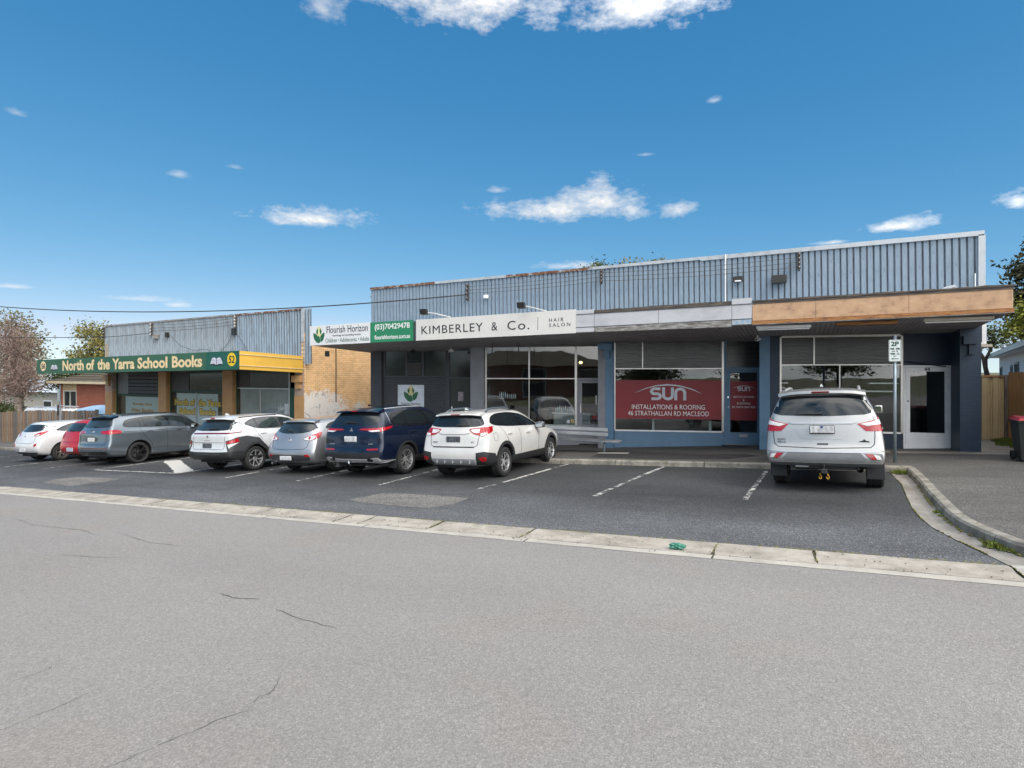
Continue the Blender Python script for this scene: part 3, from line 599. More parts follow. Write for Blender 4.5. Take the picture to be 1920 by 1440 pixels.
# parapet: sheets of deep ribbed cladding on a frame
par = MB(); par.hexa([(BX0, BY + .05, 2.9), (4.0, BY + .05, 3.0), (4.0, BY + .12, 3.0), (BX0, BY + .12, 2.9), (BX0, BY + .05, par_top(BX0) - .02), (4.0, BY + .05, par_top(4) - .02), (4.0, BY + .12, par_top(4) - .02), (BX0, BY + .12, par_top(BX0) - .02)])
par = par.build('parapet', M_clad_groove, shop)
pitch = .1512; NS = 25; SW = pitch * 5
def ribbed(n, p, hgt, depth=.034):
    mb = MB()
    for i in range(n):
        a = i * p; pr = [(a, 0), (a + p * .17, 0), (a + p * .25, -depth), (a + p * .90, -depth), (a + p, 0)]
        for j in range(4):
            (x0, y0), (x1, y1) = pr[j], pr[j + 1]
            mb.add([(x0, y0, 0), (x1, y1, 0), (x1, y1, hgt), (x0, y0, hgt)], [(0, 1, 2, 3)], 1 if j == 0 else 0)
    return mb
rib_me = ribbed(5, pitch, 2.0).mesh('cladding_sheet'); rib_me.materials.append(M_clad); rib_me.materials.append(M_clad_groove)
for i in range(NS):
    o = link('cladding_sheet', rib_me, None, par); x = BX0 + i * SW
    o.location = Vector((x, BY + .045 - .002 * (i % 2), par_top(x) - 2.0)) - Vector(shop.location); o.rotation_euler = (0, -.0093, 0)
fl = [(-14.90, -11.9, M_rust), (-11.9, -9.0, M_flash), (-9.0, -5.9, M_rust), (-5.9, -2.6, M_flash), (-2.6, .4, M_flash), (.4, 4.05, mat('new_zinc_flashing', (.42, .45, .48), .4, metal=.4, var=.05))]
for i, (a, b, m) in enumerate(fl):
    h = .055 if i < 4 else .085; d = .004 * (i % 2)
    MB().hexa([(a, BY - .03 - d, par_top(a) - h), (b, BY - .03 - d, par_top(b) - h), (b, BY + .16, par_top(b) - h), (a, BY + .16, par_top(a) - h), (a, BY - .03 - d, par_top(a) + .03 + d), (b, BY - .03 - d, par_top(b) + .03 + d), (b, BY + .16, par_top(b) + .03 + d), (a, BY + .16, par_top(a) + .03 + d)]).build('parapet_flashing', m, shop)
MB().box(3.93, 4.07, BY - .034, BY + .17, 3.7, par_top(4) - .06).build('corner_flashing', MATS['new_zinc_flashing'], shop)
MB().tube([(-1.895, 17.74, 3.9), (-1.895, 17.74, 5.33)], .018, 8).build('conduit', M_white, shop)
MB().tube([(3.86, 17.74, 3.6), (3.86, 17.74, 4.35)], .014, 8).build('conduit', M_white, shop)
# piers
def pier(x0, x1, m, y0=BY, y1=BY + 1.5, name='wall_pier'):
    zt = soff((x0 + x1) / 2, BY) + .25
    return MB().cbox(x0, x1, y0, y1, gz(x0, BY) - .3, zt, .006).build(name, m, shop)
pier(-14.88, -14.36, M_charcoal, BY - .012); pier(-10.42, -9.88, M_greypier); pier(-5.735, -5.49, M_greypier); pier(-5.489, -5.23, M_blue, BY + .004)
pier(-1.0, -.724, M_blue); pier(-.723, -.477, M_navy_p, BY + .012); pier(3.565, 3.992, M_navy_brick, BY - .012)
# verandah: roof, fascia and boarded soffit
AX0, AX1, AF = -15.32, 3.93, 15.15
MB().hexa([(AX0 + .05, AF + .06, zb(AX0) + .40), (AX1 - .02, AF + .06, zb(AX1) + .40), (AX1 - .02, BY + .04, zb(AX1) + .55), (AX0 + .05, BY + .04, zb(AX0) + .55), (AX0 + .05, AF + .06, zb(AX0) + .46), (AX1 - .02, AF + .06, zb(AX1) + .46), (AX1 - .02, BY + .04, zb(AX1) + .61), (AX0 + .05, BY + .04, zb(AX0) + .61)]).build('verandah_roof', M_flash, shop)
mb = MB(); x = AX0 + .05; W_ = .105
while x < AX1 - .05:                    # narrow lining boards with open grooves, running from the fascia to the wall
    x1 = min(x + W_ - .010, AX1 - .05)
    mb.hexa([(x, AF + .045, soff(x, AF)), (x1, AF + .045, soff(x1, AF)), (x1, 19.45, soff(x1, 19.45)), (x, 19.45, soff(x, 19.45)), (x, AF + .045, soff(x, AF) + .03), (x1, AF + .045, soff(x1, AF) + .03), (x1, 19.45, soff(x1, 19.45) + .03), (x, 19.45, soff(x, 19.45) + .03)]); x += W_
tag(mb.build('soffit_lining', M_soffit, shop), kind='stuff')
MB().hexa([(AX0 + .05, AF + .05, soff(AX0, AF) + .035), (AX1 - .05, AF + .05, soff(AX1, AF) + .035), (AX1 - .05, 19.45, soff(AX1, 19.45) + .035), (AX0 + .05, 19.45, soff(AX0, 19.45) + .035), (AX0 + .05, AF + .05, soff(AX0, AF) + .09), (AX1 - .05, AF + .05, soff(AX1, AF) + .09), (AX1 - .05, 19.45, soff(AX1, 19.45) + .09), (AX0 + .05, 19.45, soff(AX0, 19.45) + .09)]).build('soffit_backing', M_black, shop)
def fbar(x0, x1, b0, b1, t0, t1, y0, y1, m, name, seg=1, jit=0.0):
    """fascia member: bottom edge b0..b1 and top edge t0..t1 above the verandah underside"""
    mb = MB()
    for i in range(seg):
        a, c = lerp(x0, x1, i / seg), lerp(x0, x1, (i + 1) / seg); f0, f1 = i / seg, (i + 1) / seg
        j = [random.uniform(-jit, jit) for _ in range(4)]
        B0_, B1_, T0_, T1_ = zb(a) + lerp(b0, b1, f0), zb(c) + lerp(b0, b1, f1), zb(a) + lerp(t0, t1, f0) + (j[0]), zb(c) + lerp(t0, t1, f1) + (j[0])
        mb.hexa([(a, y0, B0_), (c, y0, B1_), (c, y1, B1_), (a, y1, B0_), (a, y0, T0_), (c, y0, T1_), (c, y1, T1_), (a, y1, T0_)])
    return mb.build(name, m, shop)
fbar(AX0 + .02, -10.84, .02, .02, .62, .62, AF + .012, AF + .05, M_charcoal, 'fascia_board')
fbar(-10.84, -5.55, .02, .02, .62, .62, AF + .012, AF + .05, M_panel_grey, 'fascia_board')
# pale grey bay between the two sign boards and the apricot bay
for a, b in ((-5.50, -4.985), (-4.975, -3.255), (-3.245, -1.475), (-1.465, -1.015)):
    fbar(a, b, .16, .16, .50, .50, AF + .004, AF + .05, M_panel_grey, 'fascia_panel')
fbar(-5.50, -1.02, .502, .502, .515, .515, AF - .010, AF + .05, M_charcoal, 'fascia_bead'); fbar(-5.50, -1.02, .142, .142, .158, .158, AF - .010, AF + .05, M_charcoal, 'fascia_bead')
fbar(-5.50, -4.99, .02, .02, .14, .14, AF - .004, AF + .05, M_panel_grey, 'fascia_board'); fbar(-5.50, -4.99, .518, .518, .625, .625, AF - .004, AF + .05, M_panel_grey, 'fascia_board')
fbar(-4.98, -1.48, .01, -.03, .14, .14, AF - .008, AF + .05, M_timber_grey, 'fascia_board', 12, .004)
fbar(-4.98, -1.48, .518, .518, .60, .61, AF - .012, AF + .06, M_timber_dark, 'fascia_board', 14, .008)
fbar(-1.47, -1.02, .02, .02, .14, .14, AF - .004, AF + .05, mat('flaking_blue_timber', (.16, .28, .40), .8, col2=(.42, .43, .42), scale=14), 'fascia_board'); fbar(-1.47, -1.02, .518, .518, .655, .655, AF - .004, AF + .05, M_panel_grey, 'fascia_board')
for a, b in ((-1.005, .345), (.352, 2.14), (2.147, 3.90)):
    fbar(a, b, .095, .095, .49, .49, AF - .002, AF + .05, M_orange, 'fascia_panel')
fbar(-1.01, 3.93, .01, .01, .088, .088, AF - .022, AF + .05, M_timber_orange, 'fascia_board', 1)
fbar(-1.01, 3.93, .495, .485, .545, .535, AF - .014, AF + .05, M_timber_dark, 'fascia_board', 22, .004)
fbar(-1.01, 3.95, .548, .538, .585, .575, AF - .03, AF + .08, M_timber_dark, 'fascia_capping', 26, .007)
fbar(-1.01, 3.93, -.006, -.006, .006, .006, AF - .026, AF + .05, M_timber_grey, 'fascia_bead')
# right end of the verandah
for (z0, z1, m, d) in ((.095, .49, mat('peeling_cream_paint', (.52, .43, .32), .8, col2=(.34, .25, .16), scale=9), 0), (.01, .088, M_timber_orange, .015), (.492, .58, M_timber_dark, .012)):
    MB().hexa([(3.905 + d, AF + .052, zb(3.93) + z0), (3.93 + d, AF + .052, zb(3.93) + z0), (3.93 + d, BY + .03, zb(3.93) + z0 - .1), (3.905 + d, BY + .03, zb(3.93) + z0 - .1), (3.905 + d, AF + .052, zb(3.93) + z1), (3.93 + d, AF + .052, zb(3.93) + z1), (3.93 + d, BY + .03, zb(3.93) + z1 - .06), (3.905 + d, BY + .03, zb(3.93) + z1 - .06)]).build('fascia_return', m, shop)
MB().hexa([(AX0, AF + .055, zb(AX0) - .0), (AX0 + .03, AF + .055, zb(AX0) - .0), (AX0 + .03, BY, zb(AX0) - .13), (AX0, BY, zb(AX0) - .13), (AX0, AF + .055, zb(AX0) + .60), (AX0 + .03, AF + .055, zb(AX0) + .60), (AX0 + .03, BY, zb(AX0) + .5), (AX0, BY, zb(AX0) + .5)]).build('fascia_return', M_charcoal, shop)
# debris on the capping
for k in range(16):
    x = random.uniform(-.9, 3.5); s = random.uniform(.02, .06); z = zb(x) + .575
    MB().hexa([(x - s, AF + .0, z), (x + s, AF - .01, z), (x + s * .8, AF + .06, z), (x - s * .9, AF + .06, z), (x - s * .6, AF + .01, z + s * .5), (x + s * .5, AF, z + s * .35), (x + s * .5, AF + .05, z + s * .4), (x - s * .5, AF + .05, z + s * .45)]).build('loose_debris', M_timber_grey, shop)
MB().hexa([(2.72, AF, zb(2.8) + .57), (3.0, AF, zb(3) + .57), (3.0, AF + .1, zb(3) + .57), (2.72, AF + .1, zb(2.8) + .57), (2.78, AF + .02, zb(2.8) + .61), (2.96, AF + .02, zb(3) + .65), (2.97, AF + .08, zb(3) + .63), (2.8, AF + .08, zb(2.8) + .6)]).build('loose_debris', M_flash, shop)

# ---- splayed shop fronts
class Front:
    def __init__(s, x0, y0, k): s.x0, s.y0, s.k = x0, y0, k; s.n = Vector((k, -1)).normalized(); s.t = Vector((1, k)).normalized(); s.rot = math.atan(k)
    def p(s, x, d=0): return (x + s.n.x * d, s.y0 + s.k * (x - s.x0) + s.n.y * d)
    def box(s, mb, xa, xb, za, zb_, d0, d1, mi=0):
        a, b, c, d = s.p(xa, d1), s.p(xb, d1), s.p(xb, d0), s.p(xa, d0)
        return mb.hexa([(*a, za), (*b, za), (*c, za), (*d, za), (*a, zb_), (*b, zb_), (*c, zb_), (*d, zb_)], mi)
    def part(s, name, m, xa, xb, za, zb_, d0, d1, parent): return s.box(MB(), xa, xb, za, zb_, d0, d1).build(name, m, parent)
def pane(F, xa, xb, za, zb_, parent, m=None, d=0.0):
    h = (zb_ - za) * (.013 if za < 1.5 else -.004); a = [F.p(xa, d + .003 + h * .5), F.p(xb, d + .003 + h * .5), F.p(xb, d - .003 + h * .5), F.p(xa, d - .003 + h * .5)]; b = [F.p(xa, d + .003 - h * .5), F.p(xb, d + .003 - h * .5), F.p(xb, d - .003 - h * .5), F.p(xa, d - .003 - h * .5)]
    return MB().hexa([(*q, za) for q in a] + [(*q, zb_) for q in b]).build('pane', m or M_pane, parent)     # old glazing, leaning back a little
def frame(F, m, members, name='shop_window'):
    mb = MB()
    for i, (xa, xb, za, zb_) in enumerate(members): F.box(mb, xa, xb, za, zb_, -.035 - .001 * (i % 3), .03 + .001 * (i % 3))
    return mb.build(name, m, shop)
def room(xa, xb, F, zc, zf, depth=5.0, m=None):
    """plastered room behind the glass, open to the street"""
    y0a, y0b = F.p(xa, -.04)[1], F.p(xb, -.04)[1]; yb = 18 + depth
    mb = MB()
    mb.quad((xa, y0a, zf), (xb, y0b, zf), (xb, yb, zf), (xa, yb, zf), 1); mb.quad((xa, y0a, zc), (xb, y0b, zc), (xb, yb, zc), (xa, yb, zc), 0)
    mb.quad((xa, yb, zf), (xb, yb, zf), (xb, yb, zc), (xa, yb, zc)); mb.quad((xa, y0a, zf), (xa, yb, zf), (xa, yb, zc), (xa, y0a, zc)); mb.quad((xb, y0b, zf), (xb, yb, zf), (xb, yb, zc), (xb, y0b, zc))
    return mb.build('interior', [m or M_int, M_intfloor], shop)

# shop 1: charcoal brick, high windows, door at the right
F1 = Front(-14.36, 17.95, .25)
g1 = lambda x: gz(x, F1.p(x)[1]) + .118
F1.part('brick_wall', M_char_brick, -14.40, -11.93, g1(-14.3) - .3, 1.745, -.11, .0, shop)
F1.part('window_sill', M_charcoal, -14.42, -11.90, 1.746, 1.80, -.10, .03, shop)
hd = 2.80
w1 = frame(F1, M_charcoal, [(-14.40, -14.28, 1.80, hd), (-13.50, -13.41, 1.80, hd), (-12.86, -12.76, 1.80, hd), (-11.93, -11.77, g1(-11.9) - .2, hd), (-14.28, -11.93, hd - .07, hd + .12), (-13.41, -12.86, 2.235, 2.285), (-11.79, -10.42, hd - .05, hd + .12), (-11.79, -10.42, 1.66, 1.76)])
pane(F1, -14.28, -13.50, 1.80, hd - .07, w1, M_obscure); pane(F1, -13.41, -12.86, 2.285, hd - .07, w1, M_obscure); pane(F1, -12.76, -11.93, 1.80, hd - .07, w1, M_obscure); pane(F1, -11.79, -10.42, 1.76, hd - .05, w1, M_obscure)
ac = F1.part('air_conditioner', mat('brown_grille', (.05, .042, .036), .7), -13.40, -12.87, 1.81, 2.23, -.05, .05, shop)
for q in range(8): F1.part('grille_slat', M_charcoal, -13.36 + q * .062, -13.34 + q * .062, 1.85, 2.19, .05, .062, ac)
d1 = F1.part('door', mat('dark_green_door', (.020, .028, .026), .5, var=.2, scale=6), -11.76, -10.42, g1(-11.2) + .02, 1.655, -.05, .0, shop)
F1.part('door_notice', mat('pink_grey_notice', (.42, .37, .40), .7, col2=(.10, .09, .10), scale=14), -11.46, -11.26, .86, 1.20, .0005, .004, d1)
F1.part('door_handle', M_chrome, -11.70, -11.66, .44, .66, .002, .05, d1)
# shop 2: salon
F2 = Front(-9.88, 17.95, .25)
g2 = lambda x: gz(x, F2.p(x)[1]) + .118
M_greyfr = mat('grey_paint_frame', (.28, .285, .31), .5, var=.08)
hd2 = 2.84
w2 = frame(F2, M_alu, [(-9.90, -9.84, .12, hd2), (-8.395, -8.345, 1.725, hd2), (-6.84, -6.765, .12, hd2), (-9.84, -6.84, 1.70, 1.735), (-9.84, -6.84, hd2 - .03, hd2 + .05), (-8.385, -8.36, .14, 1.70)])
F2.part('window_sill', mat('pale_sill', (.45, .48, .46), .5), -9.84, -6.84, .10, .145, -.12, .05, w2)
for a, b in ((-9.84, -9.13), (-9.115, -8.395), (-8.345, -6.84)): pane(F2, a, b, 1.735, hd2 - .03, w2)
for a, b in ((-9.84, -8.385), (-8.36, -6.84)): pane(F2, a, b, .145, 1.70, w2)
F2.part('stall_riser', M_greyfr, -9.90, -6.765, g2(-9.9) - .2, .098, -.10, .0, shop)
F2.part('transom', M_greyfr, -6.765, -5.70, 1.66, 1.74, -.04, .035, shop); frame(F2, M_greyfr, [(-6.76, -6.70, g2(-6.7) - .1, 1.655), (-6.765, -5.70, hd2 - .03, hd2 + .06)], 'door_frame')
pane(F2, -6.765, -5.70, 1.745, hd2 - .03, w2)
d2 = frame(F2, M_greyfr, [(-6.695, -6.60, g2(-6.2) + .02, 1.65), (-5.86, -5.72, g2(-6.2) + .02, 1.65), (-6.60, -5.86, g2(-6.2) + .02, .17), (-6.60, -5.86, 1.57, 1.65)], 'door')
pane(F2, -6.60, -5.86, .17, 1.57, d2); F2.part('door_handle', M_chrome, -6.66, -6.63, .55, .85, .03, .06, d2)
F2.part('door_sticker', M_red, -6.28, -6.13, .36, .46, .004, .008, d2); F2.part('door_sticker', mat('olive_sticker', (.35, .38, .2), .6), -6.06, -5.96, .42, .55, .004, .008, d2)
F2.part('door_sticker', M_white, -6.16, -6.12, .85, 1.15, .004, .006, d2)
F2.part('window_sticker', mat('orange_sticker', (.62, .42, .16), .6), -6.98, -6.87, .2, .33, .004, .008, w2); F2.part('window_sticker', M_white, -7.10, -7.01, .2, .31, .004, .008, w2)
room(-9.86, -5.74, F2, 2.86, g2(-8) + .0)
# shop 3: dusty blue, red banner
F3 = Front(-5.23, 17.95, .29)
g3 = lambda x: gz(x, F3.p(x)[1]) + .118
hd3 = 2.90
w3 = frame(F3, M_alu, [(-5.245, -5.205, .10, hd3), (-4.415, -4.385, 2.07, hd3), (-2.125, -2.065, .10, hd3), (-5.205, -2.125, 2.035, 2.065), (-5.205, -2.125, hd3 - .02, hd3 + .05)])
F3.part('window_sill', M_white, -5.205, -2.125, .085, .125, -.06, .04, w3)
pane(F3, -5.205, -4.415, 2.07, hd3 - .02, w3, M_ribglass); pane(F3, -4.385, -2.125, 2.07, hd3 - .02, w3, M_ribglass); pane(F3, -5.205, -2.125, .125, 2.035, w3)
F3.part('stall_riser', M_blue, -5.25, -2.06, g3(-5.2) - .2, .083, -.10, .0, shop)
frame(F3, M_blue, [(-2.06, -1.985, g3(-2) - .1, hd3 + .05), (-1.985, -.98, 2.0, 2.08), (-1.05, -.98, g3(-2) - .1, 2.0), (-1.985, -.98, hd3 - .03, hd3 + .06)], 'door_frame')
pane(F3, -1.985, -.98, 2.08, hd3 - .03, w3, M_ribglass)
zf3 = g3(-1.5)
d3 = frame(F3, M_blue, [(-1.98, -1.89, zf3 + .03, 1.995), (-1.135, -1.055, zf3 + .03, 1.995), (-1.89, -1.135, zf3 + .03, .10), (-1.89, -1.135, 1.93, 1.995)], 'door')
pane(F3, -1.89, -1.135, .10, 1.93, d3); F3.part('mail_slot', M_alu, -1.64, -1.41, -.03, .05, .03, .045, d3); F3.part('door_handle', M_chrome, -1.97, -1.93, .84, .90, .03, .06, d3); F3.part('door_lock', M_chrome, -1.97, -1.93, 1.15, 1.20, .03, .05, d3)
F3.part('threshold', M_slab, -2.0, -1.04, zf3 - .05, zf3 + .028, -.10, .06, shop)
F3.part('door_mat', mat('navy_door_mat', (.018, .022, .032), .95), -2.15, -1.15, zf3 + .003, zf3 + .014, .12, .72, shop)
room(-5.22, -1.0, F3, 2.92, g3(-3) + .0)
# shop 4: navy, white door
F4 = Front(-.477, 17.95, .2)
g4 = lambda x: gz(x, F4.p(x)[1]) + .118
hd4 = 2.92
w4 = frame(F4, M_alu, [(-.49, -.44, .28, hd4), (.355, .39, 2.16, hd4), (2.43, 2.485, .30, hd4), (-.44, 2.43, 2.125, 2.155), (.985, 1.01, .33, 2.125), (-.44, 2.43, hd4 - .02, hd4 + .05)])
F4.part('window_sill', M_white, -.44, 2.43, .29, .335, -.06, .04, w4)
pane(F4, -.44, .355, 2.16, hd4 - .02, w4, M_ribglass); pane(F4, .39, 2.43, 2.16, hd4 - .02, w4, M_ribglass); pane(F4, -.44, .985, .335, 2.125, w4); pane(F4, 1.01, 2.43, .335, 2.125, w4)
F4.part('stall_riser', M_navy_p, -.49, 2.48, g4(-.4) - .2, .288, -.10, .0, shop)
F4.part('over_door_panel', M_navy_p, 2.49, 3.60, 2.13, hd4 + .2, -.08, -.01, shop)
fr4 = frame(F4, M_white, [(2.49, 2.535, g4(3) - .1, 2.12), (3.545, 3.60, g4(3) - .1, 2.12), (2.535, 3.545, 2.07, 2.12)], 'door_frame')
zf4 = g4(3)
d4 = frame(F4, M_white, [(2.54, 2.645, zf4 + .03, 2.065), (3.44, 3.54, zf4 + .03, 2.065), (2.645, 3.44, zf4 + .03, .335), (2.645, 3.44, 1.955, 2.065)], 'door')
pane(F4, 2.645, 3.44, .335, 1.955, d4); F4.part('door_lock', M_black, 2.58, 2.61, 1.15, 1.19, .03, .04, d4)
F4.part('threshold', M_white, 2.5, 3.58, zf4 - .05, zf4 + .03, -.10, .05, shop)
_p = F4.p(3.03, .037); text_mesh('house_number', '44', (_p[0], _p[1], 2.012), .13, mat('grey_numerals', (.08, .08, .085), .5), d4, depth=.004, align='CENTER', rot=F4.rot, bold=.003)
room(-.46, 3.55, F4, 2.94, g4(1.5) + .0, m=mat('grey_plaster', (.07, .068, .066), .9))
F4.part('door_arm', M_navy_p, 2.55, 3.42, 2.215, 2.245, .02, .05, shop)
mb = MB(); a = F4.p(2.6, .06); b = F4.p(3.42, .10); mb.tube([(a[0], a[1], 2.22), (b[0], b[1], 2.08)], .014, 6); mb.build('door_arm', M_navy_p, shop)
# stepped brackets under the verandah on the piers
for (x0, x1, m, z) in ((3.61, 3.89, M_navy_p, 2.83), (-5.69, -5.24, M_blue, 2.84)):
    b = MB().cbox(x0, x1, BY - .16, BY - .013, z - .21, z, .006).build('pier_bracket', m, shop)
    MB().cbox(lerp(x0, x1, .42), lerp(x0, x1, .80), BY - .11, BY - .013, z - .46, z - .212, .006).build('bracket_foot', m, b)
# recess side cheeks (pier returns)
# fittings inside the shops
tbl = thing('display_shelf', 'dark shelf stand of pale bottles inside the salon window', 'shelf', (-9.5, 18.9, g2(-9.5)))
MB().box(-9.85, -9.1, 18.75, 19.05, .955, .985).build('shelf_board', M_black, tbl); MB().box(-9.5, -9.46, 18.88, 18.92, g2(-9.5), .955).build('post', M_black, tbl)
def bottle(x, y, z, h, r, m, label, grp, parent=None):
    mb = MB(); mb.lathe([(.001, 0), (r, 0), (r, h * .68), (r * .5, h * .8), (r * .45, h), (.001, h)], c=(x, y, z), n=10)
    o = mb.build('bottle', m, parent, smooth=True); return tag(o, label, 'bottle', grp)
Mb = [mat('pale_blue_bottle', (.45, .60, .72), .35), mat('white_bottle', (.75, .76, .76), .35), mat('mint_bottle', (.40, .55, .58), .35)]
for q in range(9): bottle(-9.80 + q * .08, 18.86, .985, .24 if q < 4 else .18, .026, Mb[q % 3], 'pale product bottle standing on the shelf inside the salon window', 'bottles on the salon shelf')
ctr = thing('reception_counter', 'pale reception counter inside the salon', 'counter', (-7.6, 20.2, g2(-7.5)))
MB().box(-8.1, -6.7, 19.9, 20.5, g2(-7.5), .42).build('counter_front', mat('pale_laminate', (.42, .45, .44), .5), ctr); MB().box(-8.15, -6.65, 19.85, 20.55, .42, .46).build('counter_top', M_white, ctr)
for q in range(11): bottle(-8.05 + q * .075, 20.0, .46, .16 + .05 * (q % 3), .026, Mb[(q * 2 + 1) % 3], 'small product bottle lined up on the reception counter', 'bottles on the counter')
chair_m = mat('tan_leather', (.12, .07, .04), .5)
for k, cx in enumerate((-9.2, -8.5, -7.6)):
    sc_ = thing('salon_chair', 'dark salon chair in the dim salon, %s' % ('left of three' if k == 0 else 'middle of three' if k == 1 else 'right of three'), 'chair', (cx, 21.8, g2(-8)), group='salon chairs')
    z0 = g2(-8); MB().cbox(cx - .28, cx + .28, 21.5, 22.05, z0 + .45, z0 + .57, .03).build('seat', chair_m, sc_); MB().cbox(cx - .26, cx + .26, 21.42, 21.52, z0 + .58, z0 + 1.05, .03).build('backrest', chair_m, sc_); MB().lathe([(.25, 0), (.25, .03), (.04, .05), (.04, .45)], c=(cx, 21.8, z0), n=14).build('pedestal', M_chrome, sc_)
fr_ = thing('pale_display_frame', 'pale open frame standing low inside the window under the red banner', 'display frame', (-3.25, 18.95, g3(-3.2)))
mb = MB(); F3.box(mb, -4.10, -2.36, .43, .48, -.40, -.36); F3.box(mb, -4.10, -4.03, g3(-3.5), .43, -.40, -.36); F3.box(mb, -2.43, -2.36, g3(-3.5), .43, -.40, -.36); mb.build('frame_rail', mat('pale_aqua_frame', (.42, .50, .52), .4), fr_)
mb = MB(); F3.box(mb, -4.03, -2.43, g3(-3.5), .42, -.44, -.41); mb.build('frame_back', M_black, fr_)
lamp_m = emit_mat('lit_downlight', (1.0, .95, .88), 8); warm_m = emit_mat('warm_lamp_and_reflection', (1.0, .55, .2), 3.5)
for (x, y, z, m, nm, lb) in ((-2.35, 19.8, 2.80, lamp_m, 'downlight', 'small lit round lamp at the ceiling behind the blue shopfront window'), (-1.7, 21.0, 2.60, warm_m, 'downlight', 'small warm lamp seen through the top of the blue door'), (-7.3, 20.6, 2.30, warm_m, 'reflection_glow', 'small glowing ball standing in for a warm reflection in the salon window')):
    mb = MB(); mb.lathe([(.001, -.05), (.05, -.04), (.065, 0), (.05, .04), (.001, .05)], c=(x, y, z), n=12); tag(mb.build(nm, m, smooth=True), lb, 'lamp')  # the one in the salon is added to imitate an orange reflection
# shelf brackets seen in the empty shop
sh = thing('wall_shelves', 'thin white shelves in the empty navy shop', 'shelves', (1.2, 19.3, g4(1)))
for (xa, xb, z) in ((1.75, 2.42, 1.62), (1.55, 2.30, 1.40), (-.43, -.25, 1.62), (-.43, -.2, 1.40)):
    F4.part('shelf', M_white, xa, xb, z, z + .03, -.35, -.12, sh)
# ---------------------------------------------------------------- signs of the long building
TILT = .0148
def board(name, label, x0, x1, b, t, m, y=AF - .018, th=.028):
    r = thing(name, label, 'sign', ((x0 + x1) / 2, y, zb((x0 + x1) / 2) + b))
    MB().hexa([(x0, y, zb(x0) + b), (x1, y, zb(x1) + b), (x1, y + th, zb(x1) + b), (x0, y + th, zb(x0) + b), (x0, y, zb(x0) + t), (x1, y, zb(x1) + t), (x1, y + th, zb(x1) + t), (x0, y + th, zb(x0) + t)]).build('sign_face', m, r)
    return r, y
def ell(cx, cz, rx, rz, n=24, a0=0, a1=6.2832): return [(cx + rx * math.cos(a0 + (a1 - a0) * i / n), cz + rz * math.sin(a0 + (a1 - a0) * i / n)) for i in range(n)]
def flat(name, polys, y, m, parent, th=.003, place=None):
    """flat printed shapes: polygons in (x, z) on a face at depth y (or mapped by place)"""
    mb = MB()
    for k, p in enumerate(polys):
        n = len(p); yy = y - .0004 * k
        if place: V = [place(a, b, th) for a, b in p] + [place(a, b, 0) for a, b in p]
        else: V = [(a, yy - th, b) for a, b in p] + [(a, yy, b) for a, b in p]
        mb.add(V, [tuple(range(n))] + [(i, (i + 1) % n, (i + 1) % n + n, i + n) for i in range(n)])
    return mb.build(name, m, parent)
def leaf_logo(cx, cz, s, y, parent, place=None):
    def P(pts): return [(cx + a * s, cz + b * s) for a, b in pts]
    flat('logo_oval', [P([(a * .30, b * .42 + .28) for a, b in ell(0, 0, 1, 1)])], y, M_inky, parent, .002, place)
    flat('logo_leaves', [P([(-.62, .22), (-.40, .14), (-.22, .02), (-.02, -.22), (.20, -.52), (-.02, -.66), (-.30, -.56), (-.52, -.30), (-.60, -.05)]),
                         P([(.62, .22), (.42, .16), (.26, .04), (.14, -.12), (.16, -.40), (.28, -.56), (.50, -.34), (.60, -.05)]),
                         P([(-.12, -.02), (.02, -.06), (.10, -.18), (.16, -.44), (.10, -.46), (-.02, -.28)]),
                         P([(-.22, .50), (-.13, .56), (-.09, .34), (-.16, .10), (-.26, .10), (-.30, .30)]), P([(.22, .50), (.13, .56), (.09, .34), (.16, .10), (.26, .10), (.30, .30)])], y - .0021, M_inkg, parent, .002, place)
s1, y1 = board('white_fascia_sign', 'white fascia sign with a green leaf logo reading Flourish Horizon', -15.34, -12.672, .0, .675, M_signw)
leaf_logo(-14.92, 3.215, .42, y1, s1)
text_mesh('lettering', 'Flourish Horizon', (-13.67, y1 - .003, 3.405), .3, M_ink, s1, depth=.002, align='CENTER', fit=(1.80, .235), tilt=TILT)
text_mesh('lettering', 'Psychology and counselling services', (-13.68, y1 - .003, 3.19), .1, M_ink, s1, depth=.002, align='CENTER', fit=(1.22, .075), tilt=TILT)
text_mesh('lettering', 'Children \u2022 Adolescents \u2022 Adults', (-13.67, y1 - .003, 3.04), .2, mat('grey_green_ink', (.08, .14, .11), .5), s1, depth=.002, align='CENTER', fit=(1.90, .145), tilt=TILT)
s2, y2 = board('green_fascia_sign', 'green fascia sign with a white phone number and web address', -12.668, -10.955, .005, .665, M_signg)
text_mesh('lettering', '(03)70429478', (-11.78, y2 - .003, 3.40), .3, M_letw, s2, depth=.002, align='CENTER', fit=(1.40, .235), bold=.004, tilt=TILT)
text_mesh('lettering', 'flourishhorizon.com.au', (-11.78, y2 - .003, 3.085), .2, M_letw, s2, depth=.002, align='CENTER', fit=(1.42, .14), bold=.003, tilt=TILT)
s3, y3 = board('cream_fascia_sign', 'long cream salon sign reading Kimberley & Co. Hair Salon', -10.83, -5.507, .0, .655, M_signc, y=AF - .030, th=.04)
def kim(txt, x0, x1, z, h, **k): text_mesh('lettering', txt, ((x0 + x1) / 2, y3 - .003, z), .3, M_ink, s3, depth=.002, align='CENTER', fit=(x1 - x0, h), tilt=TILT, **k)
kim('KIMBERLEY', -10.62, -8.42, 3.268, .245, space=1.12); kim('&', -8.13, -7.93, 3.285, .245); kim('C', -7.60, -7.34, 3.295, .262); kim('o.', -7.26, -6.90, 3.25, .175, space=1.1)
kim('HAIR', -6.29, -5.86, 3.402, .10, space=1.5); kim('SALON', -6.29, -5.66, 3.26, .10, space=1.5)
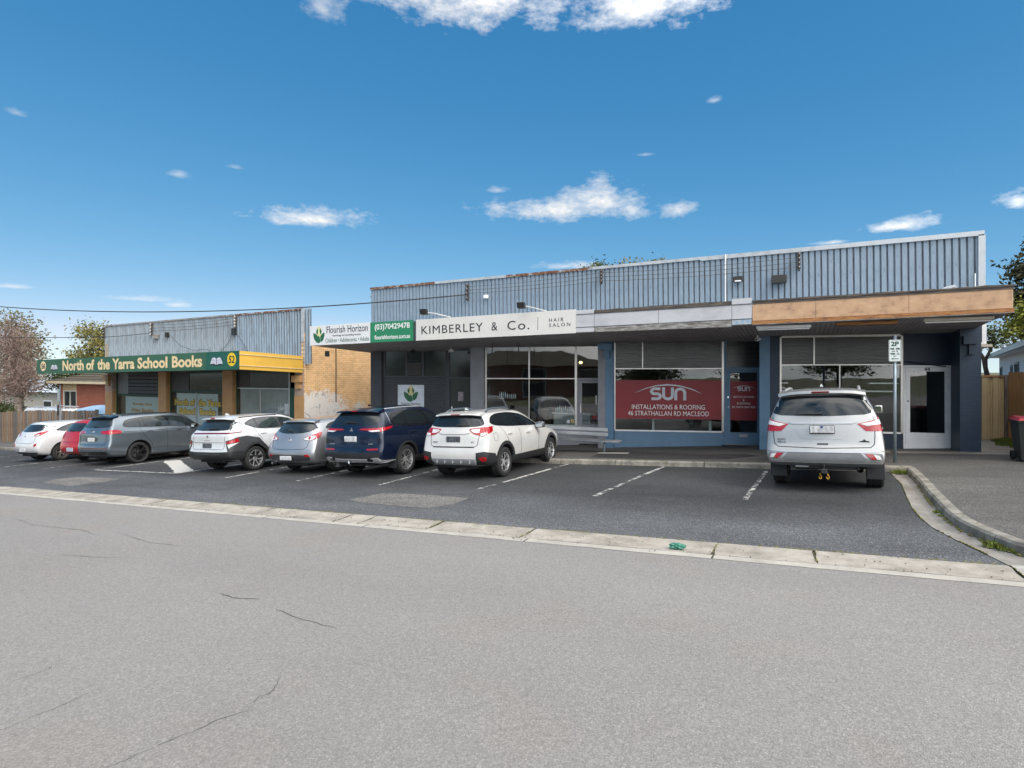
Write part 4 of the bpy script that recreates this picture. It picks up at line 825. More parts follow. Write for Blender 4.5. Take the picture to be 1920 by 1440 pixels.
flat('divider', [[(-6.645, 3.14), (-6.633, 3.14), (-6.631, 3.50), (-6.643, 3.50)]], y3, M_ink, s3)
# poster on the charcoal brick wall
ps = thing('wall_poster', 'square white poster with a leaf logo on the charcoal brick wall', 'poster', (-13.29, 18.2, .4))
F1.part('poster_face', mat('bluish_white_sheet', (.60, .66, .74), .5), -13.80, -12.77, .42, 1.455, .002, .008, ps)
def onF(F, d): 
    def f(a, b, th): q = F.p(a, d + th); return (q[0], q[1], b)
    return f
leaf_logo(-13.285, 1.10, .45, 0, ps, onF(F1, .008))
q = F1.p(-13.29, .011); text_mesh('lettering', 'Flourish Horizon', (q[0], q[1], .735), .2, M_ink, ps, depth=.002, align='CENTER', fit=(.76, .11), rot=F1.rot)
# red banner inside the window and on the door
def stroke(pts, w):
    out = []; L_ = []; R_ = []; P = [Vector(p) for p in pts]
    for i, p in enumerate(P):
        d = (P[min(i + 1, len(P) - 1)] - P[max(i - 1, 0)]).normalized(); n = Vector((-d.y, d.x)) * w / 2; L_.append(tuple(p + n)); R_.append(tuple(p - n))
    return [[L_[i], L_[i + 1], R_[i + 1], R_[i]] for i in range(len(P) - 1)]
def arcp(cx, cz, rx, rz, a0, a1, n=10): return [(cx + rx * math.cos(R(lerp(a0, a1, i / n))), cz + rz * math.sin(R(lerp(a0, a1, i / n)))) for i in range(n + 1)]
def sun_logo(cx, cz, s, F, d, parent, m):
    pl = onF(F, d); P = lambda pts: [(cx + a * s, cz + b * s) for a, b in pts]
    w = .20 * s; polys = []
    S = [(-.52, .36)] + arcp(-.92, .18, .20, .18, 90, 270, 8) + arcp(-.72, -.18, .20, .18, 90, -90, 8) + [(-1.12, -.36)]
    U = [(-.38, .46)] + arcp(0, -.10, .30, .27, 180, 360, 12)[0:] + [(.30, .46)]; U[0] = (-.30, .46)
    N = [(.52, -.46)] + arcp(.82, .08, .30, .28, 180, 0, 12) + [(1.12, -.46)]
    for st in (S, U, N): polys += stroke(P(st), w)
    arc = [(-2.3, .03), (-1.6, .38), (-.8, .62), (0, .71), (.8, .62), (1.6, .38), (2.3, .0), (1.6, .30), (.8, .53), (0, .60), (-.8, .55), (-1.6, .33)]
    polys.append(P([(a, b) for a, b in arc]))
    mb = MB()
    for k, p in enumerate(polys):
        V = [onF(F, d + .0002 * (k % 7))(a, b, .001) for a, b in p]; mb.add(V, [tuple(range(len(p)))])
    mb.build('logo', m, parent)
M_banner = mat('dark_red_vinyl', (.215, .015, .022), .55, var=.08, scale=1.5); M_blet = mat('pale_blue_grey_letters', (.52, .56, .62), .5)
bn = thing('window_banner', 'wide dark red vinyl banner across the blue shop window', 'banner', (-3.6, 18.4, .48))
F3.part('banner_sheet', M_banner, -5.195, -2.13, .48, 1.69, .030, .033, bn)
sun_logo(-3.66, 1.265, .43, F3, .034, bn, M_blet)
q = F3.p(-3.66, .036); text_mesh('lettering', 'INSTALLATIONS & ROOFING', (q[0], q[1], .855), .2, M_letw, bn, depth=.001, align='CENTER', fit=(2.20, .145), rot=F3.rot)
text_mesh('lettering', '46 STRATHALLAN RD MACLEOD', (q[0], q[1], .655), .2, M_letw, bn, depth=.001, align='CENTER', fit=(2.44, .145), rot=F3.rot)
dn = thing('door_decal', 'red vinyl decal with phone number on the blue shop door', 'decal', (-1.5, 19.0, .48))
F3.part('decal_sheet', M_banner, -1.885, -1.14, .47, 1.66, .026, .029, dn); sun_logo(-1.515, 1.43, .145, F3, .030, dn, M_blet)
q = F3.p(-1.515, .032)
for t, z, w, h in (('INSTALLATIONS', 1.185, .60, .06), ('&', 1.085, .045, .06), ('ROOFING', .985, .38, .06), ('M: 0419 569 933', .875, .66, .06)): text_mesh('lettering', t, (q[0], q[1], z), .1, M_letw, dn, depth=.001, align='CENTER', fit=(w, h), rot=F3.rot)
# ---------------------------------------------------------------- lower building at the left: three bays, green and yellow verandah
LX0, LX1 = -32.38, -18.35
bk = thing('bookshop_building', 'lower building at the left with corrugated parapet and cream brick side wall', 'building', (-25.4, 17.8, -1.4))
M_cream = brick_mat('cream_brick', (.80, .51, .26), (.69, .41, .185), (.43, .27, .15), sx=.24, sz=.086, axis='y', bump=.7,
                    blotch=[(.9, 1.45, 1.75, 1.25, (.76, .75, .73), 2.25), (3.3, 1.35, .7, .8, (.66, .62, .55), 2.05)])
M_tan = mat('tan_tiled_pier', (.46, .27, .115), .5, var=.10, scale=3); M_pinkcap = mat('pinkish_render', (.40, .30, .25), .8)
M_corr = weathered('weathered_corrugated_iron', (.27, .315, .36), (.225, .27, .31), (.15, .17, .19), stretch=(5, 1, .5), sc=1.6, rough=.55)
M_corr2 = weathered('painted_blue_corrugated_iron', (.23, .30, .37), (.20, .265, .33), (.13, .16, .19), stretch=(5, 1, .5), sc=1.6, rough=.55)
M_dkgreen = mat('dark_green_paint', (.010, .060, .042), .5, var=.1); M_yel = mat('yellow_paint', (.70, .42, .07), .5, var=.06, scale=1.5)
M_fgreen = mat('green_fascia_paint', (.030, .105, .060), .5, var=.10, scale=.8); M_fgreen2 = mat('teal_green_fascia_paint', (.008, .085, .062), .5, var=.05)
M_cletter = mat('cream_letters', (.72, .56, .32), .5); M_ylet = mat('yellow_letters', (.72, .47, .02), .5); M_yellow = mat('bright_yellow', (.75, .52, .02), .5)
def lt(x): return 4.565 + .0156 * (x + 18.47)
MB().box(LX1 - .22, LX1, 17.8, 33, -2.2, 3.57).build('brick_side_wall', M_cream, bk)
MB().box(LX1 - .16, LX1 - .06, 17.78, 33, 3.571, 3.60).build('wall_capping', M_flash, bk)
MB().box(LX1 + .001, LX1 + .012, 18.95, 19.22, 2.62, 2.86).build('wall_vent', M_black, bk)
MB().tube([(LX1 + .03, 19.60, 3.2), (LX1 + .03, 19.60, .62)], .02, 6).build('downpipe', mat('rusty_pipe', (.07, .05, .04), .8), bk)
MB().box(LX0, LX0 + .22, 17.8, 33, -2.6, 3.4).build('side_wall', brick_mat('cream_brick_left', (.45, .30, .15), (.40, .25, .12), (.32, .24, .15), axis='y'), bk)
MB().box(LX0 + .22, LX1 - .22, 32.8, 33, -2.6, 3.4).build('rear_wall', M_tan, bk)
MB().hexa([(LX0, 17.95, 3.6), (LX1, 17.95, 3.7), (LX1, 33.2, 3.4), (LX0, 33.2, 3.3), (LX0, 17.95, 3.66), (LX1, 17.95, 3.76), (LX1, 33.2, 3.46), (LX0, 33.2, 3.36)]).build('roof', M_flash, bk)
MB().hexa([(LX0 + .02, 17.87, 2.0), (LX1 - .14, 17.87, 2.0), (LX1 - .14, 17.93, 2.0), (LX0 + .02, 17.93, 2.0), (LX0 + .02, 17.87, lt(LX0) - .03), (LX1 - .14, 17.87, lt(LX1) - .03), (LX1 - .14, 17.93, lt(LX1) - .03), (LX0 + .02, 17.93, lt(LX0) - .03)]).build('parapet', M_timber_dark, bk)
cp = .152; nper = 5
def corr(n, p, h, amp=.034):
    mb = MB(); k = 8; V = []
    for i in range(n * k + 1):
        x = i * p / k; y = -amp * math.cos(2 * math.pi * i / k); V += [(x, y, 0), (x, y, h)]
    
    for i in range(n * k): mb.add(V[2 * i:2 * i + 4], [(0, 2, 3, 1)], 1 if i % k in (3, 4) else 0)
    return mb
cm = corr(nper, cp, 2.3).mesh('iron_sheet', smooth=True); cm.materials.append(M_corr); cm.materials.append(weathered('shade_painted_iron_valley', (.12, .135, .15), (.085, .09, .10), (.05, .045, .04), stretch=(5, 1, .5), sc=1.6)); cm2 = cm.copy(); cm2.materials[0] = M_corr2  # darker valley strips paint in the shade between the corrugations
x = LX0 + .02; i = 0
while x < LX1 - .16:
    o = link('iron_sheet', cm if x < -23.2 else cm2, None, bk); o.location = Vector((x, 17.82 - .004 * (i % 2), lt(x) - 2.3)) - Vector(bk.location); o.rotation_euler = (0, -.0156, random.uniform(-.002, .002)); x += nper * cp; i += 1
for a, b in ((LX0 - .02, -28.3), (-28.3, -22.5), (-22.5, LX1 - .10)):
    h = .06; MB().hexa([(a, 17.77, lt(a) - .05), (b, 17.77, lt(b) - .05), (b, 17.96, lt(b) - .05), (a, 17.96, lt(a) - .05), (a, 17.77, lt(a) + .025), (b, 17.77, lt(b) + .025), (b, 17.96, lt(b) + .025), (a, 17.96, lt(a) + .025)]).build('parapet_flashing', M_timber_grey if a < -28 else M_rust if a > -23 else M_flash, bk)
MB().box(LX1 - .15, LX1 - .02, 17.765, 17.95, 3.2, lt(LX1)).build('corner_flashing', M_flash, bk)
# piers
for a, b in ((-32.37, -31.74), (-27.975, -27.36), (-23.37, -22.70), (-18.92, -18.36)):
    zt = 2.05; g = gz(a, 17.8) - .1
    MB().cbox(a, b - .004, 17.785, 19.0, g, zt if a > -30 and a < -20 else .95, .006).build('wall_pier', M_tan, bk)
    if not (-30 < a < -20): MB().cbox(a + .01, b - .015, 17.792, 19.0, .952, zt, .006).build('pier_cap', M_pinkcap, bk)
for xc in (-32.05, -18.64):
    b = MB().cbox(xc - .28, xc + .22, 17.62, 17.79, 1.52, 1.80, .006).build('pier_bracket', M_tan, bk); MB().cbox(xc - .12, xc + .14, 17.68, 17.79, 1.25, 1.518, .006).build('bracket_foot', M_tan, b)
# verandah
def vb(x): return 2.043 + .0133 * (x + 18.385)
def vt(x): return 2.727 + .0154 * (x + 18.385)
VF = 14.70
def vbar(a, b, lo, hi, y0, y1, m, name, fb=vb): return MB().hexa([(a, y0, fb(a) + lo), (b, y0, fb(b) + lo), (b, y1, fb(b) + lo), (a, y1, fb(a) + lo), (a, y0, fb(a) + hi), (b, y0, fb(b) + hi), (b, y1, fb(b) + hi), (a, y1, fb(a) + hi)]).build(name, m, bk)
vbar(-32.15, -18.43, .02, .62, VF + .02, VF + .06, M_timber_dark, 'fascia_frame')
vbar(-32.17, -18.46, .03, .075, VF + .06, 17.79, mat('grey_verandah_soffit', (.17, .165, .165), .8), 'soffit'); vbar(-32.15, -18.46, .38, .42, VF + .06, 17.75, M_flash, 'verandah_roof')
def side(lo0, lo1, m, d, name):
    x0, x1 = -18.425 + d, -18.40 + d
    return MB().hexa([(x0, VF + .002, lo0[0]), (x1, VF + .002, lo0[0]), (x1, 17.76, lo1[0]), (x0, 17.76, lo1[0]), (x0, VF + .002, lo0[1]), (x1, VF + .002, lo0[1]), (x1, 17.76, lo1[1]), (x0, 17.76, lo1[1])]).build(name, m, bk)
side((2.045, 2.725), (1.92, 2.605), M_yel, 0, 'fascia_return')
for f0, f1 in ((.20, .235), (.80, .835)): side((lerp(2.045, 2.725, f0), lerp(2.045, 2.725, f1)), (lerp(1.92, 2.605, f0), lerp(1.92, 2.605, f1)), mat('cream_bead', (.74, .62, .40), .5), .026, 'return_bead')
sg = thing('green_shop_sign', 'long green fascia sign with cream letters North of the Yarra School Books', 'sign', (-25.3, VF, 2.0))
def sbar(a, b, m, name):
    return MB().hexa([(a, VF - .004, vb(a)), (b, VF - .004, vb(b)), (b, VF + .018, vb(b)), (a, VF + .018, vb(a)), (a, VF - .004, vt(a)), (b, VF - .004, vt(b)), (b, VF + .018, vt(b)), (a, VF + .018, vt(a))]).build(name, m, sg)
for a, b in ((-32.20, -29.2), (-29.195, -26.1), (-26.095, -23.4), (-23.395, -20.215)): sbar(a, b, M_fgreen, 'sign_panel')
sbar(-20.21, -18.40, M_fgreen2, 'sign_panel')
ty = VF - .006; vc = lambda x: (vb(x) + vt(x)) / 2
M_halo = mat('dark_letter_outline', (.010, .035, .02), .5)
def bigtext(txt, x0, x1, h):
    xc = (x0 + x1) / 2
    text_mesh('lettering', txt, (xc, ty, vc(xc) + .01), .5, M_cletter, sg, depth=.002, align='CENTER', fit=(x1 - x0, h), bold=.016, tilt=.0145)
for t_, a_, b_ in (('North', -30.04, -28.35), ('of', -28.16, -27.54), ('the', -27.31, -26.40), ('Yarra', -26.22, -24.68), ('School', -24.47, -22.53), ('Books', -22.24, -20.44)): bigtext(t_, a_, b_, .46)
def disc(name, cx, cz, rx, rz, m, num, nm_m, y=ty):
    flat(name, [ell(cx, cz, rx, rz, 28)], y + .002, m, sg, .004)
    text_mesh('numeral', num, (cx, y - .004, cz), .3, nm_m, sg, depth=.002, align='CENTER', fit=(rx * 1.35, rz * 1.1), shear=.15, bold=.006)
disc('number_disc', -31.66, vc(-31.66) + .02, .235, .23, M_cletter, '56', M_ink); disc('number_disc', -18.79, vc(-18.79) + .03, .235, .25, M_yellow, '52', M_ink)
def book(cx, cz, s):
    P = lambda q, pts: [(cx + q * a * s, cz + b * s) for a, b in pts]
    flat('book_cover', [P(1, [(-.44, -.15), (0, -.19), (.44, -.15), (.36, -.08), (.26, .16), (-.26, .16), (-.36, -.08)])], ty + .0005, M_ink, sg, .002)
    pg = [(.02, -.15), (.20, -.10), (.40, -.12), (.34, .02), (.27, .15), (.14, .17), (.02, .12)]
    flat('book_pages', [P(1, pg), P(-1, pg)], ty - .002, mat('lilac_white_print', (.58, .58, .66), .5), sg, .002)
    flat('book_lines', [P(q, [(.05, z), (.20, z + .03), (.32, z + .02), (.32, z + .03), (.20, z + .04), (.05, z + .01)]) for q in (1, -1) for z in (-.10, -.05, .0, .05)], ty - .0045, mat('grey_print', (.30, .30, .36), .5), sg, .001)
book(-30.72, vc(-30.72) - .05, .72); book(-19.62, vc(-19.62) - .02, .86)
# shopfronts
def bay(x0, x1, tz, y=18.02, riser=-.95):
    zt = 1.98; g = gz(x0, y) - .1
    mb = MB()
    for i, (a, b, c, d) in enumerate(((x0, x0 + .07, riser, zt), (x1 - .07, x1, riser, zt), (x0 + .07, x1 - .07, tz - .05, tz + .03), (x0 + .07, x1 - .07, zt - .04, zt + .05), (x0 + .07, x1 - .07, riser, riser + .08))): mb.box(a, b, y - .03 - .001 * (i % 2), y + .03, c, d)
    w = mb.build('shop_window', M_dkgreen, bk)
    MB().box(x0, x1, y - .02, y + .08, g - .2, riser - .001).build('stall_riser', M_dkgreen, bk)
    MB().box(x0 + .07, x1 - .07, y - .003, y + .003, riser + .08, tz - .05).build('pane', M_pane, w)
    mb = MB(); yb = 22.5; mb.quad((x0, y + .1, g + .1), (x1, y + .1, g + .1), (x1, yb, g + .1), (x0, yb, g + .1), 1); mb.quad((x0, y + .1, zt), (x1, y + .1, zt), (x1, yb, zt), (x0, yb, zt)); mb.quad((x0, yb, g), (x1, yb, g), (x1, yb, zt), (x0, yb, zt)); mb.quad((x0, y + .1, g), (x0, yb, g), (x0, yb, zt), (x0, y + .1, zt)); mb.quad((x1, y + .1, g), (x1, yb, g), (x1, yb, zt), (x1, y + .1, zt))
    mb.build('interior', [M_int, M_intfloor], bk)
    return w, y
M_louvre = mat('brown_grey_louvre', (.055, .052, .050), .5, var=.15, scale=3); M_sheet = mat('pale_blue_backing_sheet', (.42, .53, .56), .6, var=.05, scale=1)
w, y = bay(-31.74, -27.975, .80)
for k in range(6): MB().hexa([(-30.75, y - .02, .86 + k * .18), (-28.05, y - .02, .86 + k * .18), (-28.05, y + .02, .90 + k * .18), (-30.75, y + .02, .90 + k * .18), (-30.75, y - .012, 1.015 + k * .18), (-28.05, y - .012, 1.015 + k * .18), (-28.05, y + .03, 1.03 + k * .18), (-30.75, y + .03, 1.03 + k * .18)]).build('louvre_blade', M_louvre, w)
MB().box(-31.67, -30.78, y - .004, y + .004, .83, 1.94).build('pane', mat('pale_frosted_pane', (.20, .20, .19), .4, var=.2, scale=3, stretch=(6, 1, .5)), w)
ps1 = thing('window_sign', 'pale blue window sheet lettered Secondary School New Books in orange', 'sign', (-29.8, y, -.9)); MB().box(-31.05, -28.25, y + .03, y + .036, -.86, .70).build('sheet', M_sheet, ps1)
M_olet = mat('orange_brown_letters', (.45, .20, .03), .5)
for t, z, ww, h, mm, sh in (('Secondary School', .32, 1.6, .17, M_olet, .25), ('-New Books-', .03, 1.9, .20, M_olet, 0), ('-Second Hand Books-', -.27, 2.5, .22, M_ylet, 0)): text_mesh('lettering', t, (-29.65, y + .026, z), .3, mm, ps1, depth=.002, align='CENTER', fit=(ww, h), bold=.012, shear=sh)
w, y = bay(-27.36, -23.37, 1.02)
MB().box(-25.95, -23.44, y - .004, y + .004, 1.05, 1.94).build('pane', M_obscure, w)
for k in range(9): MB().box(-27.27 + k * .145, -27.16 + k * .145, y - .02, y + .0, 1.05, 1.94).build('screen_slat', mat('grey_vertical_slat', (.085, .085, .088), .5), w)
ps2 = thing('window_sign', 'pale blue window sheet lettered North of the Yarra School Books in yellow', 'sign', (-25.5, y, -.9))
MB().box(-26.95, -24.0, y + .03, y + .036, -.86, .93).build('sheet', M_sheet, ps2); MB().box(-25.50, -25.44, y - .02, y + .02, -.86, .97).build('window_mullion', M_flash, w)
M_shadowlet = mat('brown_letter_shadow', (.10, .06, .01), .5)
for t, z, x0, x1, h in (('North of', .50, -27.1, -25.62, .30), ('the Yarra', .50, -25.35, -23.8, .30), ('School', .08, -26.75, -25.60, .30), ('Books', .08, -25.25, -24.15, .30)):
    text_mesh('lettering', t, ((x0 + x1) / 2, y + .024, z), .3, M_shadowlet, ps2, depth=.0015, align='CENTER', fit=(x1 - x0 + .06, h + .06), bold=.03); text_mesh('lettering', t, ((x0 + x1) / 2, y + .018, z), .3, M_ylet, ps2, depth=.0015, align='CENTER', fit=(x1 - x0, h), bold=.014)
w, y = bay(-22.70, -18.93, 1.24)
MB().box(-21.85, -19.45, y - .004, y + .004, 1.27, 1.94).build('pane', mat('dark_upper_pane', (.04, .04, .042), .15), w); MB().box(-22.6, -21.87, y - .004, y + .004, 1.27, 1.94).build('pane', M_louvre, w)
MB().box(-22.63, -19.42, y - .034, y + .0, 1.20, 1.245).build('window_rail', M_alu, w); MB().box(-21.20, -21.165, y - .03, y + .02, -.87, 1.20).build('window_mullion', M_alu, w); MB().box(-19.45, -19.40, y - .035, y + .03, -.87, 1.94).build('window_mullion', M_alu, w); MB().box(-19.39, -19.0, y - .036, y + .02, -.95, 1.18).build('door_panel', M_dkgreen, w)
mb = MB(); V = []; n = 150
for i in range(n + 1):
    x = lerp(-22.6, -19.45, i / n); yy = y + .10 + .030 * math.sin(i * 1.15) + .014 * math.sin(i * .37); V += [(x, yy, -.85), (x, yy, 1.19)]
mb.add(V, [(2 * i, 2 * i + 2, 2 * i + 3, 2 * i + 1) for i in range(n)]); tag(mb.build('curtain', mat('blue_grey_curtain', (.30, .34, .37), .9, var=.12, scale=2), smooth=True), 'long blue-grey gathered curtain behind the right-hand bay window', 'curtain')
tag(MB().box(-19.72, -19.47, y - .010, y - .006, .14, .60).build('paper_notice', mat('pale_notice', (.50, .55, .58), .6, col2=(.22, .26, .30), scale=14)), 'small pale paper notice stuck beside the curtained window', 'notice')
# service clutter on the parapets
def insulators(x, y, z0, z1, n, m, label, hook=True):
    r = thing('insulator_bracket', label, 'insulator', (x, y, z0))
    MB().box(x - .025, x + .025, y - .02, y + .03, z0, z1).build('bracket', M_timber_dark, r)
    for k in range(n):
        z = lerp(z0 + .08, z1 - .08, k / max(1, n - 1)); MB().lathe([(.001, -.045), (.045, -.04), (.03, -.01), (.05, .0), (.03, .012), (.045, .04), (.001, .045)], c=(x, y - .07, z), n=10).build('insulator', m, r, smooth=True)
    return r
M_porc = mat('brown_porcelain', (.045, .03, .024), .3, coat=.5); M_porw = mat('pale_porcelain', (.5, .48, .45), .3)
insulators(-10.466, 17.70, 4.45, 5.06, 4, M_porc, 'insulator bracket on the blue parapet above the salon sign, where the service wire lands'); insulators(-5.578, 17.70, 4.72, 5.2, 4, M_porc, 'dark insulator bracket on the blue parapet above the grey fascia'); insulators(.0, 17.70, 4.70, 5.22, 4, M_porc, 'dark insulator bracket on the blue parapet above the apricot fascia')
insulators(-28.40, 17.74, 3.72, 4.36, 4, M_porw, 'pale insulator bracket at the left of the corrugated parapet'); insulators(-22.40, 17.74, 3.90, 4.47, 4, M_porw, 'pale insulator bracket at the middle of the corrugated parapet'); insulators(-32.36, 17.74, 3.70, 4.28, 4, M_porc, 'insulator bracket at the far left corner of the corrugated parapet')
def sagged(a, b, sag, n=16): return [(lerp(a[0], b[0], t / n), lerp(a[1], b[1], t / n), lerp(a[2], b[2], t / n) - sag * 4 * (t / n) * (1 - t / n)) for t in range(n + 1)]
def wire(name, pts, r, label, m=None): return tag(MB().tube(pts, r, 5).build(name, m or M_black, smooth=True), label, 'wire')
wire('service_wire', sagged((-40.2, 14.25, 5.65), (-10.5, 17.62, 4.66), .575, 40), .022, 'thick overhead service cable running from the left to the blue parapet')
wire('service_wire', sagged((-50, 16.0, 4.13), (-32.36, 17.66, 3.76), .04, 24), .018, 'thinner overhead cable reaching the left corner of the corrugated parapet')
wire('service_wire', sagged((-32.36, 17.66, 3.76), (-28.4, 17.66, 3.86), .03), .014, 'short cable along the left of the corrugated parapet')
for k in range(3):
    wire('parapet_wire', sagged((-10.45, 17.62, 4.70 + k * .12), (-5.58, 17.62, 4.80 + k * .13), .05), .007, ['lowest', 'middle', 'top'][k] + ' thin wire between the left and middle brackets of the blue parapet', MATS['brown_porcelain']); wire('parapet_wire', sagged((-5.58, 17.62, 4.80 + k * .13), (.0, 17.62, 4.80 + k * .13), .06), .007, ['lowest', 'middle', 'top'][k] + ' thin wire between the middle and right brackets of the blue parapet', MATS['brown_porcelain'])
for k in range(3): wire('parapet_wire', sagged((-28.3, 17.68, 3.95 + k * .14), (-22.4, 17.68, 4.05 + k * .14), .06), .008, ['lowest', 'middle', 'top'][k] + ' thin wire strung across the corrugated parapet')
wire('loose_wire', [(-27.0, 17.7, 3.74), (-26.2, 17.7, 3.2), (-25.2, 17.7, 2.95), (-24.3, 17.7, 3.0), (-23.7, 17.7, 2.7)], .009, 'loose drooping wire low on the corrugated parapet'); wire('loose_wire', [(-22.5, 17.7, 3.75), (-22.9, 17.7, 3.2), (-23.5, 17.7, 2.75)], .009, 'loose wire hanging left below the middle bracket'); wire('loose_wire', [(-22.35, 17.7, 3.7), (-21.9, 17.7, 3.2), (-21.5, 17.7, 2.75)], .009, 'loose wire hanging right below the middle bracket')
def boxy(name, x, y, z, w, d, h, m, label, cat): return tag(MB().cbox(x - w / 2, x + w / 2, y - d, y, z - h / 2, z + h / 2, .012).build(name, m), label, cat)
boxy('junction_box', -9.74, 17.76, 4.56, .16, .10, .12, M_white, 'small white box on the blue parapet right of the service wire', 'box')
boxy('meter_box', -28.05, 17.78, 3.66, .30, .14, .20, M_slab, 'small pale box under the left bracket of the corrugated parapet', 'box'); boxy('junction_box', -27.2, 17.78, 3.73, .16, .12, .24, M_black, 'small black box on the corrugated parapet', 'box'); boxy('junction_box', -22.5, 17.78, 3.74, .2, .14, .3, M_black, 'dark box below the middle bracket of the corrugated parapet', 'box')
fl1 = thing('wall_floodlight', 'small wall floodlight with a pale lens on the blue parapet', 'floodlight', (-1.55, 17.76, 4.56)); MB().cbox(-1.68, -1.41, 17.60, 17.75, 4.50, 4.66, .02).build('housing', M_black, fl1); MB().box(-1.63, -1.46, 17.59, 17.60, 4.505, 4.54).build('lens', M_white, fl1)
boxy('wall_floodlight', -.49, 17.76, 4.50, .38, .22, .22, M_black, 'large black wall floodlight on the blue parapet', 'floodlight')
for k, (x, zz) in enumerate(((-10.20, 3.77), (-6.93, 3.80))):
    f = thing('sign_floodlight', ('left' if k == 0 else 'right') + ' black floodlight on an arm above the cream salon sign', 'floodlight', (x, 15.1, zz - .1), group='floodlights above the salon sign')
    MB().hexa([(x - .12, 14.62, zz - .07), (x + .10, 14.62, zz - .07), (x + .10, 14.72, zz - .09), (x - .12, 14.72, zz - .09), (x - .12, 14.58, zz + .08), (x + .10, 14.58, zz + .08), (x + .10, 14.70, zz + .07), (x - .12, 14.70, zz + .07)]).build('lamp_head', M_black, f)
    MB().tube([(x, 14.70, zz), (x + .15, 15.1, zz - .03), (x + .45, 15.45, zz - .12)], .018, 6).build('arm', M_alu, f)
for k, (a, b, z, m) in enumerate(((-.94, .26, 3.012, M_white), (.78, 1.98, 3.03, M_timber_orange), (2.46, 3.68, 3.03, mat('cream_batten', (.55, .50, .42), .6)))):
    bt = thing('light_batten', ['left white fluorescent batten under the verandah', 'middle rusty fluorescent batten under the verandah', 'right cream fluorescent batten under the verandah'][k], 'light', ((a + b) / 2, 15.5, z)); zz = soff((a + b) / 2, 15.5)
    MB().cbox(a, b, 15.42, 15.56, zz - .075, zz - .003, .01).build('channel', m, bt); MB().tube([(a + .03, 15.49, zz - .095), (b - .03, 15.49, zz - .095)], .016, 8).build('tube', M_white if k != 1 else M_timber_dark, bt)
for k, (x, y_, lb) in enumerate(((-1.03, 17.5, 'white bullet camera under the verandah by the blue pier'), (-12.6, 17.4, 'dark bullet camera under the verandah above the charcoal shop'), (-11.1, 17.6, 'pale bullet camera under the verandah beside the grey pier'))):
    cm_ = thing('security_camera', lb, 'camera', (x, y_, soff(x, y_) - .1)); z = soff(x, y_); m = M_black if k == 1 else M_white
    MB().tube([(x, y_, z), (x, y_, z - .07)], .022, 8).build('mount', m, cm_); MB().tube([(x + .05, y_ + .06, z - .09), (x - .02, y_ - .12, z - .12)], .045, 10).build('camera_body', m, cm_); MB().tube([(x - .02, y_ - .121, z - .12), (x - .022, y_ - .13, z - .122)], .03, 10).build('lens', M_black, cm_)
for k, (x, y_) in enumerate(((-8.9, 16.6), (-8.1, 16.9))):
    tag(MB().tube([(x, y_, soff(x, y_)), (x, y_, soff(x, y_) - .55)], .012, 6).build('hanging_rod', M_black), ['left', 'right'][k] + ' thin black rod hanging under the verandah by the salon', 'rod')
# ---------------------------------------------------------------- street furniture
ps = thing('parking_sign', 'white 2P parking sign on a grey pole beside the silver wagon', 'sign', (1.912, 15.34, gz(1.912, 15.34) + .118))
M_pole = mat('galvanised_pole', (.30, .36, .40), .5, metal=.5, var=.12, scale=6); g = gz(1.912, 15.34) + .11
MB().tube([(1.912, 15.34, g), (1.912, 15.34, 2.72)], .032, 12).build('pole', M_pole, ps, smooth=True); MB().tube([(1.912, 15.34, 2.721), (1.912, 15.34, 2.75)], .036, 12).build('pole_cap', M_pole, ps)
xc, zc, hw, hh = 1.905, 2.415, .115, .24
def rrect(cx, cz, w, h, r, n=5):
    out = []
    for sx, sz, a0 in ((1, 1, 0), (-1, 1, 90), (-1, -1, 180), (1, -1, 270)):
        for i in range(n + 1): t = R(a0 + 90 * i / n); out.append((cx + sx * (w - r) + r * math.cos(t), cz + sz * (h - r) + r * math.sin(t)))
    return out
sf = MB().prism(rrect(xc, zc, hw, hh, .025), 15.288, 15.294).build('sign_plate', mat('sign_white', (.66, .70, .69), .4, var=.04), ps)
M_sgrn = mat('sign_green', (.02, .075, .05), .5)
out = rrect(xc, zc, hw - .008, hh - .008, .02); inn = rrect(xc, zc, hw - .013, hh - .013, .016); n = len(out)
mb = MB(); mb.add([(a, 15.2855, b) for a, b in out + inn], [(i, (i + 1) % n, (i + 1) % n + n, i + n) for i in range(n)]); mb.build('sign_border', M_sgrn, sf)
for t, x, z, w, h in (('2P', xc, 2.565, .15, .105), ('9AM - 5PM', xc, 2.455, .175, .05), ('MON - FRI', xc, 2.40, .12, .022), ('9AM - 12', xc, 2.345, .165, .05), ('SAT', xc, 2.292, .06, .022)): text_mesh('lettering', t, (x, 15.2855, z), .1, M_sgrn, sf, depth=.001, align='CENTER', fit=(w, h), bold=.004)
flat('arrow', [[(xc - .07, 2.235), (xc - .035, 2.258), (xc - .035, 2.243), (xc + .07, 2.243), (xc + .07, 2.227), (xc - .035, 2.227), (xc - .035, 2.212)]], 15.288, M_sgrn, sf)
pl = thing('far_parking_sign', 'thin grey sign pole with a side-on plate near the far left fence', 'sign', (-31.26, 15.2, gz(-31.26, 15.2) + .118)); g = gz(-31.26, 15.2)
MB().tube([(-31.26, 15.2, g), (-31.26, 15.2, 1.32)], .032, 8).build('pole', M_pole, pl); MB().cbox(-31.40, -31.20, 15.14, 15.165, .55, 1.15, .008).build('sign_plate', mat('sign_grey', (.36, .40, .42), .5), pl)
MB().cbox(-31.44, -31.36, 15.15, 15.20, -.1, .4, .008).build('lower_plate', M_black, pl)
